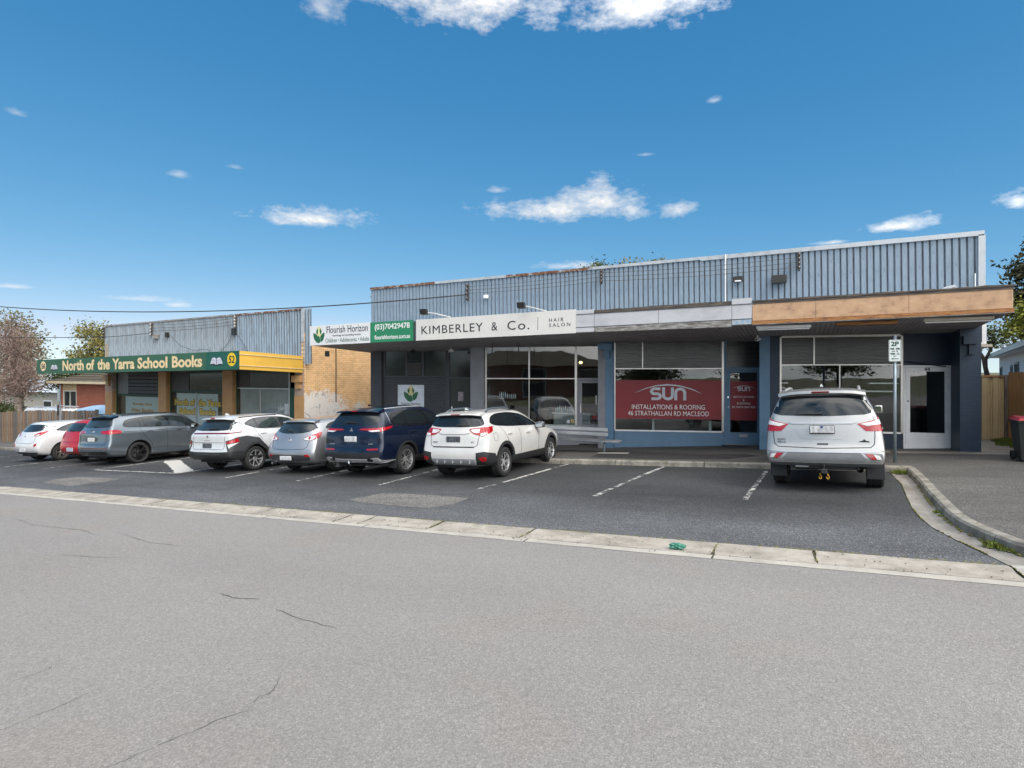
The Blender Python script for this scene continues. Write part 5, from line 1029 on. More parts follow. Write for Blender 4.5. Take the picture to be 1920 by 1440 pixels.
# aluminium bench
bx0, bx1, by = -6.95, -4.62, 16.55
bn_ = thing('metal_bench', 'long silver aluminium bench facing the street outside the salon', 'bench', ((bx0 + bx1) / 2, by, gz(-5.8, by) + .118))
M_bench = mat('bare_aluminium', (.50, .52, .55), .38, metal=.75, var=.08, scale=6)
gl, gr = gz(bx0, by) + .118, gz(bx1, by) + .118; zs = .5 * (gl + gr)
zseat = -.06; zback = .27
# the bench is seen from behind: backrest planks towards the street
for k, (z, yy) in enumerate(((zback + .02, by - .42), (zback - .115, by - .40))):
    MB().cbox(bx0, bx1 - .28, yy - .02, yy + .02, z - .055, z + .05, .012).build('back_plank', M_bench, bn_)
for k, yy in enumerate((by - .22, by - .02)):
    MB().cbox(bx0, bx1, yy - .09, yy + .09, zseat - .025, zseat + .02, .010).build('seat_plank', M_bench, bn_)
for x in (bx0 + .25, bx1 - .48):
    MB().tube([(x, by - .10, gz(x, by) + .118), (x, by - .10, zseat - .03)], .032, 10).build('leg', M_pole, bn_, smooth=True)
    MB().tube([(x, by - .10, zseat - .045), (x, by - .32, zseat - .04), (x, by - .375, zback + .05)], .02, 8).build('bracket', M_pole, bn_)
# wheelie bin
wb = thing('wheelie_bin', 'dark wheelie bin with a red lid at the right edge', 'bin', (4.42, 16.0, gz(4.42, 16) + .118)); gx, gy = 4.43, 16.0; z0 = gz(gx, gy) + .118
M_bin = mat('dark_green_black_plastic', (.012, .016, .016), .45, var=.1); M_lid = mat('red_plastic_lid', (.36, .010, .02), .4)
MB().hexa([(gx - .21, gy - .22, z0 + .04), (gx + .21, gy - .22, z0 + .04), (gx + .21, gy + .22, z0 + .04), (gx - .21, gy + .22, z0 + .04), (gx - .28, gy - .30, z0 + .86), (gx + .28, gy - .30, z0 + .86), (gx + .28, gy + .30, z0 + .86), (gx - .28, gy + .30, z0 + .86)]).build('bin_body', M_bin, wb)
MB().cbox(gx - .305, gx + .305, gy - .325, gy + .325, z0 + .835, z0 + .88, .01).build('rim', M_bin, wb)
MB().hexa([(gx - .30, gy - .34, z0 + .881), (gx + .30, gy - .34, z0 + .881), (gx + .30, gy + .33, z0 + .881), (gx - .30, gy + .33, z0 + .881), (gx - .24, gy - .26, z0 + .925), (gx + .24, gy - .26, z0 + .925), (gx + .24, gy + .27, z0 + .95), (gx - .24, gy + .27, z0 + .95)]).build('lid', M_lid, wb)
for sx in (-1, 1): MB().lathe([(.001, -.03), (.10, -.03), (.10, .03), (.001, .03)], c=(gx + sx * .24, gy + .24, z0 + .10), axis='x', n=16).build('wheel', M_tyre, wb)
MB().tube([(gx - .22, gy + .36, z0 + .86), (gx + .22, gy + .36, z0 + .86)], .016, 8).build('handle', M_bin, wb)
# ---------------------------------------------------------------- fences
def timber(name, a, b, c): return weathered(name, a, b, c, stretch=(8, 8, .6), sc=2.0)
M_pal = [timber('fresh_paling_a', (.55, .32, .14), (.47, .26, .11), (.30, .17, .07)), timber('fresh_paling_b', (.47, .27, .12), (.41, .22, .09), (.25, .14, .06)), timber('fresh_paling_c', (.47, .27, .12), (.40, .22, .09), (.25, .14, .06))]
M_old = [timber('grey_paling_a', (.30, .265, .23), (.19, .155, .125), (.07, .055, .045)), timber('grey_paling_b', (.30, .21, .145), (.22, .135, .08), (.09, .06, .045)), timber('grey_paling_c', (.17, .15, .135), (.115, .10, .088), (.05, .044, .04))]
rf = thing('paling_fence', 'new orange-brown timber paling fence at the right edge', 'fence', (5.38, 18, gz(5.38, 18)))
pm = MB().box(-.011, .011, -.042, .042, 0, 1.0).mesh('paling'); pm.materials.append(M_pal[0]); pms = [pm]
for k in (1, 2): q = pm.copy(); q.materials[0] = M_pal[k]; pms.append(q)
y = 21.15; k = 0
while y > 17.3:
    z0 = gz(5.38, y) + .09; o = link('paling', random.choice(pms), None, rf); h = 1.93 - z0 + random.uniform(-.012, .012) + .012 * (21 - y) * .3
    o.location = Vector((5.38 - (.018 if k % 2 else 0), y, z0)) - Vector(rf.location); o.scale = (1, 1, h); o.rotation_euler = (0, 0, random.uniform(-.03, .03)); y -= .076; k += 1
for z in (.35, 1.05, 1.7): MB().box(5.405, 5.45, 17.3, 21.2, z, z + .075).build('rail', M_pal[1], rf)
MB().cbox(5.30, 5.42, 21.20, 21.32, gz(5.4, 21) - .1, 1.86, .006).build('post', M_old[0], rf)
cf = thing('metal_fence_panel', 'pale cream ribbed steel fence panel beside the navy pier', 'fence', (5.06, 21.28, gz(5, 21.3)))
mb = MB(); prof = []; x = 4.02; 
while x < 5.29: prof += [(x, 21.30), (x + .02, 21.26), (x + .14, 21.26), (x + .16, 21.30), (x + .19, 21.30), (x + .21, 21.28), (x + .23, 21.30)]; x += .25
prof = [(min(a, 5.29), b) for a, b in prof]
V = []; zg = gz(5, 21.3) + .12
for a, b in prof: V += [(a, b, zg), (a, b, 1.80)]
mb.add(V, [(2 * i, 2 * i + 2, 2 * i + 3, 2 * i + 1) for i in range(len(prof) - 1)]); mb.build('steel_sheet', mat('cream_steel', (.58, .44, .25), .5, var=.06, scale=2), cf)
MB().box(4.02, 5.29, 21.24, 21.33, 1.801, 1.85).build('top_rail', M_pal[1], cf); MB().box(4.02, 5.29, 21.245, 21.32, zg - .06, zg - .005).build('plinth', M_slab, cf)
lf = thing('old_paling_fence', 'weathered grey-brown timber paling fence at the far left', 'fence', (-40, 17.5, gz(-40, 17.5)))
pm = MB().box(-.068, .068, -.011, .011, 0, 1.0).mesh('paling'); pm.materials.append(M_old[0]); pms = [pm]
for k in (1, 2): q = pm.copy(); q.materials[0] = M_old[k]; pms.append(q)
x = -32.46; k = 0
while x > -56:
    z0 = gz(x, 17.5) + .04; o = link('paling', random.choice(pms), None, lf); o.location = Vector((x, 17.5 - (.022 if k % 2 else 0), z0)) - Vector(lf.location); o.scale = (1, 1, 1.80 + random.uniform(-.03, .03) + .05 * math.sin(x * .6)); o.rotation_euler = (0, random.uniform(-.012, .012), random.uniform(-.05, .05)); x -= .128; k += 1
MB().hexa([(-56, 17.52, gz(-56, 17.5) - .05), (-32.4, 17.52, gz(-32.4, 17.5) - .05), (-32.4, 17.56, gz(-32.4, 17.5) - .05), (-56, 17.56, gz(-56, 17.5) - .05), (-56, 17.52, gz(-56, 17.5) + .14), (-32.4, 17.52, gz(-32.4, 17.5) + .14), (-32.4, 17.56, gz(-32.4, 17.5) + .14), (-56, 17.56, gz(-56, 17.5) + .14)]).build('plinth_board', M_old[2], lf)
for zz in (.5, 1.4): MB().hexa([(-56, 17.515, gz(-56, 17.5) + zz), (-32.4, 17.515, gz(-32.4, 17.5) + zz), (-32.4, 17.56, gz(-32.4, 17.5) + zz), (-56, 17.56, gz(-56, 17.5) + zz), (-56, 17.515, gz(-56, 17.5) + zz + .08), (-32.4, 17.515, gz(-32.4, 17.5) + zz + .08), (-32.4, 17.56, gz(-32.4, 17.5) + zz + .08), (-56, 17.56, gz(-56, 17.5) + zz + .08)]).build('rail', M_old[2], lf)
# ---------------------------------------------------------------- houses
M_rtile = weathered('mossy_brown_roof_tile', (.10, .078, .062), (.07, .055, .045), (.10, .11, .03), stretch=(1, 1, 1), sc=2.2)
M_redbrick = brick_mat('red_brick', (.30, .075, .04), (.24, .055, .03), (.34, .25, .19), sx=.24, sz=.086, axis='x', bump=.7)
lh = thing('brick_house', 'red brick house with a mossy tiled roof behind the left fence', 'house', (-42, 22, -2.6))
hx0, hx1, hy = -45.4, -33.0, 22.0
MB().box(hx0, -44.95, hy, hy + 9, -2.6, 1.22).build('wall', M_redbrick, lh); MB().box(-43.28, hx1, hy, hy + 9, -2.6, 1.22).build('wall', M_redbrick, lh); MB().box(-44.95, -43.28, hy, hy + 9, -2.6, -.42).build('wall', M_redbrick, lh); MB().box(-44.95, -43.28, hy, hy + 9, .72, 1.22).build('wall', mat('cream_frieze', (.55, .42, .24), .7), lh)
w = MB(); w.box(-44.95, -44.83, hy + .02, hy + .12, -.42, .72); w.box(-43.40, -43.28, hy + .02, hy + .12, -.42, .72); w.box(-44.83, -43.40, hy + .02, hy + .12, .64, .72); w.box(-44.83, -43.40, hy + .02, hy + .12, -.42, -.34); w.box(-44.15, -44.09, hy + .02, hy + .12, -.34, .64); w = w.build('window', mat('cream_window_frame', (.62, .60, .52), .5), lh)
MB().box(-44.83, -44.15, hy + .06, hy + .07, -.34, .64).build('pane', M_obscure, w); MB().box(-44.09, -43.40, hy + .06, hy + .07, -.34, .64).build('pane', M_obscure, w)
MB().box(hx0 - .5, hx1 + .3, hy - .55, hy - .43, 1.18, 1.34).build('gutter', mat('cream_gutter', (.52, .44, .30), .5), lh); MB().box(hx0 - .4, hx1 + .2, hy - .42, hy + .3, 1.223, 1.26).build('eave', mat('cream_eave', (.50, .36, .18), .7), lh)
mb = MB(); rows = 11      # courses of tiles, each lapping the one below
for k in range(rows):
    t0, t1 = k / rows, (k + 1) / rows; y0, y1 = hy - .5 + 5.2 * t0, hy - .5 + 5.2 * t1 + .06; z0, z1 = 1.33 + 1.55 * t0, 1.33 + 1.55 * t1; xa = hx0 - .55 + 5 * t0; xb = hx1 + .3
    mb.hexa([(xa, y0, z0 + .012), (xb, y0, z0 + .012), (xb, y1, z1 - .03), (xa + .4, y1, z1 - .03), (xa, y0, z0 + .055), (xb, y0, z0 + .055), (xb, y1, z1 + .005), (xa + .4, y1, z1 + .005)])
tag(mb.build('roof_tile_courses', M_rtile, lh), kind='stuff'); MB().hexa([(hx0 - .5, hy - .5, 1.3), (hx0 + 4.6, hy + 4.7, 2.85), (hx1, hy + 4.7, 2.85), (hx1, hy + 9.5, 1.3), (hx0 - .52, hy - .5, 1.34), (hx0 + 4.6, hy + 4.7, 2.9), (hx1, hy + 4.72, 2.9), (hx1, hy + 9.5, 1.35)]).build('roof_back', M_rtile, lh)
fh = thing('far_pale_house', 'pale house with a light grey iron roof beyond the left trees', 'house', (-66, 33, -3.6))
MB().box(-80, -50, 33, 40, -3.8, -.1).build('wall', mat('cream_render', (.42, .40, .34), .8), fh); MB().hexa([(-81, 32.4, -.12), (-49, 32.4, -.12), (-49, 40.6, -.12), (-81, 40.6, -.12), (-79, 36.4, 1.5), (-51, 36.4, 1.5), (-51, 36.6, 1.5), (-79, 36.6, 1.5)]).build('roof', mat('pale_iron_roof', (.50, .53, .57), .5, var=.08, scale=1), fh)
for k in range(5): wd = MB().box(-77 + k * 6, -75.4 + k * 6, 32.96, 33.02, -2.6, -1.0).build('window', M_white, fh); MB().box(-76.9 + k * 6, -75.5 + k * 6, 32.94, 32.96, -2.5, -1.1).build('pane', M_obscure, wd)
# weatherboard house at the right, turned a little from the street grid
wh = thing('weatherboard_house', 'white weatherboard house with a grey-green roof behind the right fence', 'house', (6.35, 21.5, -.4), (0, 0, R(-10.6)))
M_wb = mat('white_weatherboard', (.66, .655, .66), .6, var=.06, scale=3); M_gg = mat('grey_green_trim', (.20, .25, .25), .5)
WIN = [(17.2, 18.6, 1.35, 2.62), (11.1, 12.1, 1.75, 2.65), (8.3, 10.0, 1.42, 2.75), (2.1, 3.6, 1.4, 2.7), (-2, -.5, 1.4, 2.7)]
def lb(mb, *a): return mb.box(*a)
L0, L1 = -6.0, 19.6
z = -.2; k = 0
bm_ = {}
while z < 3.10:
    segs = [(L0, L1)]
    for (a, b, c, d) in WIN:
        if z + .13 > c and z < d:
            segs = [s for sg_ in segs for s in ([(sg_[0], a), (b, sg_[1])] if sg_[0] < a and b < sg_[1] else [sg_])]
    for (a, b) in segs:
        key = (round(b - a, 3))
        if key not in bm_:
            m_ = MB(); m_.hexa([(0, 0, 0), (.03, 0, 0), (.03, b - a, 0), (0, b - a, 0), (.018, 0, .14), (.03, 0, .14), (.03, b - a, .14), (.018, b - a, .14)]); bm_[key] = m_.mesh('weatherboard'); bm_[key].materials.append(M_wb)
        o = link('weatherboard', bm_[key], None, wh); o.location = (-.03, a, z)
    z += .135; k += 1
MB().box(.0, .12, L0, L1, -.4, 3.12).build('wall', M_wb, wh, local=True); MB().box(.12, 8, L1 - .12, L1, -.4, 3.12).build('wall', M_wb, wh, local=True); MB().box(.12, 8, L0, L0 + .12, -.4, 3.12).build('wall', M_wb, wh, local=True)
for (a, b, c, d) in WIN:
    m_ = MB(); m_.box(-.06, .0, a, a + .09, c, d); m_.box(-.06, .0, b - .09, b, c, d); m_.box(-.065, .0, a + .09, b - .09, d - .08, d); m_.box(-.07, .0, a + .09, b - .09, c, c + .08); m_.box(-.055, .0, (a + b) / 2 - .03, (a + b) / 2 + .03, c + .08, d - .08)
    wd = m_.build('window', M_gg, wh, local=True); MB().box(-.02, -.008, a + .09, (a + b) / 2 - .03, c + .08, d - .08).build('pane', M_obscure, wd, local=True); MB().box(-.02, -.008, (a + b) / 2 + .03, b - .09, c + .08, d - .08).build('pane', M_obscure, wd, local=True)
MB().box(-.50, .1, L0 - .5, L1 + .5, 3.125, 3.16).build('eave', M_white, wh, local=True); MB().box(-.60, -.50, L0 - .5, L1 + .5, 3.08, 3.24).build('gutter', mat('grey_green_gutter', (.30, .36, .36), .4), wh, local=True)
MB().hexa([(-.58, L0 - .5, 3.22), (4.2, L0 - .5, 4.9), (4.2, L1 + .5, 4.9), (-.58, L1 + .5, 3.22), (-.58, L0 - .5, 3.27), (4.2, L0 - .5, 4.96), (4.2, L1 + .5, 4.96), (-.58, L1 + .5, 3.27)]).build('roof', mat('grey_green_iron', (.22, .26, .25), .5), wh, local=True)
MB().hexa([(4.2, L0 - .5, 4.9), (9, L0 - .5, 3.22), (9, L1 + .5, 3.22), (4.2, L1 + .5, 4.9), (4.2, L0 - .5, 4.95), (9, L0 - .5, 3.27), (9, L1 + .5, 3.27), (4.2, L1 + .5, 4.95)]).build('roof', MATS['grey_green_iron'], wh, local=True)
# small lean-to box on the right flank of the long building
sb_ = thing('wall_cupboard', 'white metal cupboard high on the right flank of the shop row', 'cupboard', (4.4, 20.2, 2.6)); MB().cbox(4.02, 4.60, 20.0, 20.5, 2.70, 3.30, .01).build('box', M_white, sb_); MB().box(4.08, 4.50, 19.985, 19.999, 2.76, 3.24).build('grille', M_black, sb_); MB().cbox(4.01, 4.72, 19.95, 20.55, 2.62, 2.69, .01).build('shelf', mat('cream_shelf', (.5, .45, .36), .7), sb_)
# ---------------------------------------------------------------- vehicles and boat behind the left fence
vh = thing('parked_white_van', 'white vehicle roof just showing over the left fence', 'van', (-40.3, 19.4, gz(-40, 19.4)))
def shell(mb, x0, x1, y0, y1, z0, z1, ins=.25):
    n = 14; ringv = []
    for f, k in ((0, 0), (.55, 0), (.8, .35), (1, 1)):
        z = lerp(z0, z1, f); q = ins * k
        ringv.append([(x0 + q * 1.6, y0 + q, z), (x1 - q * 1.6, y0 + q, z), (x1 - q * 1.6, y1 - q, z), (x0 + q * 1.6, y1 - q, z)])
    for a, b in zip(ringv[:-1], ringv[1:]): mb.add(a + b, [(0, 1, 5, 4), (1, 2, 6, 5), (2, 3, 7, 6), (3, 0, 4, 7)])
    mb.add(ringv[-1], [(0, 1, 2, 3)]); return mb
gv = gz(-40, 19.4)
shell(MB(), -42.6, -37.9, 18.5, 20.3, gv + .3, gv + 1.98).build('body', P_white2, vh); shell(MB(), -42.0, -38.5, 18.47, 20.33, gv + 1.25, gv + 1.72, .12).build('windows', M_glass, vh)
for x in (-41.8, -38.8):
    for yy in (18.62, 20.18): MB().lathe([(.001, -.1), (.2, -.1), (.33, -.08), (.33, .08), (.2, .1), (.001, .1)], c=(x, yy, gv + .33), axis='y', n=18).build('wheel', M_tyre, vh)
for yy in (18.85, 19.95): MB().tube([(-41.6, yy, gv + 2.06), (-39.0, yy, gv + 2.06)], .03, 6).build('roof_rack', M_satin, vh)
bt = thing('covered_boat', 'boat under a blue cover, showing above the left fence', 'boat', (-35.2, 19.6, gz(-35.2, 19.6))); gb = gz(-35.2, 19.6)
mb = MB(); n = 14; V = []
for i in range(n + 1):
    t = i / n; x = lerp(-38.0, -31.6, t); w = 1.05 * math.sqrt(max(.02, 1 - (1 - min(1, t / .35)) ** 2)) * (1 - .12 * t); h = .42 * min(1, .35 + t * 2.2)
    for a in range(9): th = math.pi * a / 8; V.append((x, 19.6 - w * math.cos(th), gb + 1.62 + h * math.sin(th) ** .8))
mb.add(V, [(i * 9 + a, i * 9 + a + 1, (i + 1) * 9 + a + 1, (i + 1) * 9 + a) for i in range(n) for a in range(8)]); mb.build('cover', mat('blue_tarpaulin', (.16, .30, .48), .6, col2=(.36, .48, .60), scale=1.2), bt, smooth=True)
MB().hexa([(-37.2, 19.3, gb + .7), (-31.8, 18.9, gb + .7), (-31.8, 20.3, gb + .7), (-37.2, 19.9, gb + .7), (-37.9, 18.9, gb + 1.62), (-31.7, 18.7, gb + 1.62), (-31.7, 20.5, gb + 1.62), (-37.9, 20.3, gb + 1.62)]).build('hull', P_white2, bt)
MB().box(-37.0, -31.6, 19.1, 20.1, gb + .45, gb + .695).build('trailer', M_metal_dark, bt)
for yy in (18.7, 20.5): MB().lathe([(.001, -.09), (.18, -.09), (.3, -.07), (.3, .07), (.18, .09), (.001, .09)], c=(-33.5, yy, gb + .3), axis='y', n=16).build('wheel', M_tyre, bt)
# ---------------------------------------------------------------- trees
def leafmat(name, a, b, c):
    m, nt, bs = base_mat(name); L = nt.links
    oi = nd(nt, 'ShaderNodeTexCoord'); n = nd(nt, 'ShaderNodeTexNoise', Scale=1.4, Detail=5, Roughness=.7); L.new(oi.outputs['Object'], n.inputs['Vector'])
    r = nd(nt, 'ShaderNodeValToRGB'); L.new(n.outputs[0], r.inputs[0]); e = r.color_ramp.elements; e[0].position = .33; e[0].color = (*a, 1); e[1].position = .67; e[1].color = (*c, 1); k = e.new(.5); k.color = (*b, 1)
    L.new(r.outputs[0], bs.inputs['Base Color']); bs.inputs['Roughness'].default_value = .65; bs.inputs['Specular IOR Level'].default_value = .25
    MATS[name] = m; return m
M_bark = mat('grey_brown_bark', (.12, .095, .075), .95, col2=(.06, .048, .04), scale=8, bump=.4, bscale=30); M_bark2 = mat('pale_bark', (.26, .22, .19), .95, col2=(.14, .11, .09), scale=8)
def tree(name, label, x, y, h, blobs, n, ls, lm, bark, trunk_r=.22, twigs=0, tm=None, seed=1, clump=14, fork=.35):
    """blobs: (dx, dy, z, rx, ry, rz) crown masses; leaves scatter in small sprays through them"""
    rr = random.Random(seed); g = gz(x, y) - .1; t = thing(name, label, 'tree', (x, y, g))
    mb = MB(); zf = g + h * fork
    mb.tube([(x, y, g), (x + .05, y, lerp(g, zf, .5)), (x + rr.uniform(-.1, .1), y, zf)], [trunk_r * 1.25, trunk_r, trunk_r * .85], 10)
    tips = []
    for (dx, dy, z, rx, ry, rz) in blobs:
        c = Vector((x + dx, y + dy, g + z)); s = Vector((x, y, zf)); m_ = s.lerp(c, .5) + Vector((rr.uniform(-.3, .3), rr.uniform(-.3, .3), .15 * h * .1))
        mb.tube([s, m_, c], [trunk_r * .6, trunk_r * .38, trunk_r * .14], 7)
        for q in range(5):
            a = Vector((rr.gauss(0, 1), rr.gauss(0, 1), rr.gauss(.3, .8))).normalized(); e = c + Vector((a.x * rx, a.y * ry, a.z * rz)) * .8
            b0 = m_.lerp(c, rr.uniform(.3, 1)); mb.tube([b0, b0.lerp(e, .5) + Vector((0, 0, .1)), e], [trunk_r * .2, trunk_r * .1, .012], 5); tips.append((b0, e))
    mb.build('trunk', bark, t, smooth=True)
    if n:
        cr = MB(); V = []; F = []
        tot = sum((b[3] * b[4] * b[5]) ** (2 / 3) for b in blobs)
        for (dx, dy, z, rx, ry, rz) in blobs:
            k = int(n * (rx * ry * rz) ** (2 / 3) / tot / clump)
            for _ in range(k):
                d = Vector((rr.gauss(0, 1), rr.gauss(0, 1), rr.gauss(0, 1))).normalized(); f = rr.random() ** .38 * rr.uniform(.75, 1.12)
                cc = Vector((x + dx + d.x * rx * f, y + dy + d.y * ry * f, g + z + d.z * rz * f)); sz = ls * rr.uniform(1.5, 3.5)
                for _ in range(clump):
                    p = cc + Vector((rr.gauss(0, 1), rr.gauss(0, 1), rr.gauss(0, .7))) * sz; u = Vector((rr.gauss(0, 1), rr.gauss(0, 1), rr.gauss(0, .8))).normalized(); w = u.cross(Vector((rr.gauss(0, 1), rr.gauss(0, 1), rr.gauss(0, 1)))).normalized(); l = ls * rr.uniform(.6, 1.3)
                    i0 = len(V); V += [tuple(p - u * l), tuple(p + w * l * .45), tuple(p + u * l), tuple(p - w * l * .45)]; F.append((i0, i0 + 1, i0 + 2, i0 + 3))
        me = bpy.data.meshes.new('crown'); me.from_pydata([(a - x, b - y, c_ - g) for a, b, c_ in V], [], F); me.update(); link('crown', me, lm, t)
    if twigs:
        tw = MB()
        for (dx, dy, z, rx, ry, rz) in blobs:
            for _ in range(twigs):
                d = Vector((rr.gauss(0, 1), rr.gauss(0, 1), rr.gauss(.2, .9))).normalized(); f = rr.random() ** .5
                p = Vector((x + dx + d.x * rx * f, y + dy + d.y * ry * f, g + z + d.z * rz * f)); dd = (d + Vector((rr.gauss(0, .6), rr.gauss(0, .6), rr.gauss(.2, .5)))).normalized(); l = rr.uniform(.25, .7)
                a = dd.cross(Vector((rr.gauss(0, 1), rr.gauss(0, 1), rr.gauss(0, 1)))).normalized() * .012; e = p + dd * l
                tw.add([p - a, p + a, e + a * .3, e - a * .3], [(0, 1, 2, 3)])
        tag(tw.build('twigs', tm or bark, t), kind='stuff')
    return t
L_dark = leafmat('dark_evergreen_leaf', (.030, .045, .016), (.060, .078, .028), (.11, .115, .042)); L_yel = leafmat('yellow_green_leaf', (.085, .095, .022), (.18, .17, .045), (.30, .24, .07)); L_mid = leafmat('mid_green_leaf', (.035, .055, .015), (.070, .095, .025), (.11, .13, .035)); L_rust = leafmat('russet_leaf', (.055, .036, .026), (.10, .06, .045), (.15, .10, .07)); L_con = leafmat('olive_conifer_leaf', (.022, .028, .012), (.050, .050, .020), (.09, .075, .03)); L_olive = leafmat('olive_leaf', (.06, .06, .025), (.12, .11, .045), (.19, .16, .07)); L_lime = leafmat('lime_shrub_leaf', (.09, .11, .015), (.17, .18, .025), (.28, .25, .05))
tree('evergreen_tree', 'tall olive evergreen tree at the left edge, behind the bare one', -59.5, 26, 10.5, [(-1.5, 0, 9.0, 2.0, 2, 1.8), (.6, 0, 7.6, 2.0, 1.8, 1.6), (-1.8, 0, 6.8, 2.4, 2, 2.2), (1.5, 0, 5.8, 1.6, 1.6, 1.3), (-.5, 0, 4.6, 2.4, 2, 1.6)], 6000, .13, L_olive, M_bark, seed=3)
tree('plane_tree', 'yellow-green autumn tree rising over the left end of the green sign', -50.5, 27.5, 9, [(-.8, 0, 7.9, 1.6, 1.5, 1.1), (1.0, 0, 7.3, 1.5, 1.4, 1.1), (2.4, 0, 6.2, 1.4, 1.3, .9), (-2.0, 0, 6.2, 1.6, 1.5, 1.2), (.4, 0, 5.6, 2.0, 1.6, 1.1), (2.9, 0, 5.0, 1.1, 1.1, .8), (-1.3, 0, 4.4, 1.6, 1.4, 1.0)], 9000, .115, L_yel, M_bark, seed=5, twigs=60)
tree('russet_bare_tree', 'almost bare russet tree over the fence at the left edge', -47.3, 20.5, 8.3, [(-1.6, 0, 7.0, 1.8, 1.4, 1.5), (-.1, 0, 5.9, 1.6, 1.3, 1.3), (-2.0, 0, 4.9, 1.9, 1.4, 1.4), (.6, 0, 4.2, 1.2, 1.1, 1.0), (-.8, 0, 3.4, 1.7, 1.3, .9)], 3000, .06, L_rust, M_bark2, seed=8, twigs=900, tm=mat('russet_twig', (.17, .10, .085), .9, col2=(.30, .23, .20), scale=3), clump=6)
tree('shrub_tree', 'dark green multi-stemmed shrub in front of the brick house', -46.4, 23.0, 5.0, [(.4, 0, 4.6, 1.2, 1.1, .9), (-1.0, 0, 4.0, 1.3, 1.1, .9), (.8, 0, 3.7, 1.0, 1.0, .6)], 3000, .09, L_dark, M_bark, trunk_r=.14, seed=9, twigs=40)
for k, (x, y, h, s) in enumerate(((-51.5, 21.5, 2.6, 4), (-48.6, 20.0, 2.5, 6))): tree('hedge_shrub', ['leftmost', 'right-hand'][k] + ' dark low shrub just above the left fence', x, y, h, [(-.8, 0, 1.9, 1.3, 1.0, .8), (.8, 0, 1.8, 1.2, 1.0, .8)], 2600, .08, L_dark, M_bark, trunk_r=.1, seed=30 + s)
tree('rear_treetop', 'small dark treetop just above the blue parapet', -16.4, 52, 14.1, [(.0, 0, 13.1, 1.3, 1.3, .95), (-1.9, 0, 12.6, 1.0, 1.0, .6), (.4, 0, 11.8, 1.4, 1.2, .9)], 2400, .13, L_mid, M_bark, seed=12)
tree('rear_treetop', 'sparse olive treetop peeping over the blue parapet at its middle', -12.3, 52, 13.7, [(-1.4, 0, 13.1, 1.2, 1, .6), (.2, 0, 13.0, .9, 1, .5), (1.3, 0, 13.2, .8, 1, .6)], 800, .13, L_yel, M_bark, seed=14, twigs=25)
tree('conifer_tree', 'dark ragged conifer at the right edge behind the weatherboard house', 11.2, 39, 9.5, [(.3, 0, 8.6, .8, .9, .8), (-.4, 0, 7.6, .9, 1.0, .7), (.5, 0, 6.9, 1.2, 1.2, .9), (-.8, 0, 6.1, 1.0, 1.0, .6), (.1, 0, 5.2, 1.4, 1.3, .8), (1.8, 0, 7.6, 1.3, 1.3, 1.5)], 9000, .13, L_con, M_bark, seed=16, twigs=60)
tree('lime_shrub', 'bright lime-green bush at the right edge over the roof', 9.7, 35, 6.0, [(.1, 0, 5.0, .75, .8, .8), (.9, 0, 5.4, .9, .9, .8), (-.2, 0, 4.2, .8, .8, .7)], 3600, .10, L_lime, M_bark, seed=18)
tree('rear_shrub', 'thin olive shrub in the gap right of the navy pier', 8.6, 37, 5.0, [(-.8, 0, 4.2, 1.0, .8, .8), (.3, 0, 4.0, 1.0, .8, .6)], 1400, .09, L_mid, M_bark, seed=19, twigs=40)
# across the street, behind the camera: what the shop windows mirror
oh = thing('opposite_house', 'brick house across the street, mirrored in the shop windows', 'house', (-4, -24, -.2)); MB().box(-14, 3, -34, -24, -1.2, 2.3).build('wall', M_redbrick, oh)
MB().hexa([(-15, -23.2, 2.3), (4, -23.2, 2.3), (4, -34.8, 2.3), (-15, -34.8, 2.3), (-9, -29, 4.0), (-2, -29, 4.0), (-2, -29.1, 4.0), (-9, -29.1, 4.0)]).build('roof', M_rtile, oh)
for k in range(3): w = MB().box(-12.5 + k * 6, -10.0 + k * 6, -23.99, -23.93, .4, 2.0).build('window', M_white, oh); MB().box(-12.4 + k * 6, -10.1 + k * 6, -23.93, -23.92, .5, 1.9).build('pane', M_obscure, w)
for k, (x, y, h, lm, s) in enumerate(((9.0, -20, 3.4, L_dark, 41), (-18, -20, 5.5, L_mid, 42), (-29, -20, 7, L_dark, 43), (19, -19, 4.6, L_mid, 44), (-42, -18, 7, L_dark, 45))):
    tree('opposite_tree', ['street tree across the road, right of the opposite house', 'street tree across the road, left of the opposite house', 'tall tree across the road, second left of the opposite house', 'far right tree across the road', 'far left tree across the road'][k], x, y, h, [(-1.2, 0, h * .55, 2.0, 2, h * .22), (1.4, 0, h * .6, 2.0, 2, h * .22), (0, 0, h * .78, 1.8, 1.8, h * .2)], 3200, .16, lm, M_bark, seed=s, clump=10)
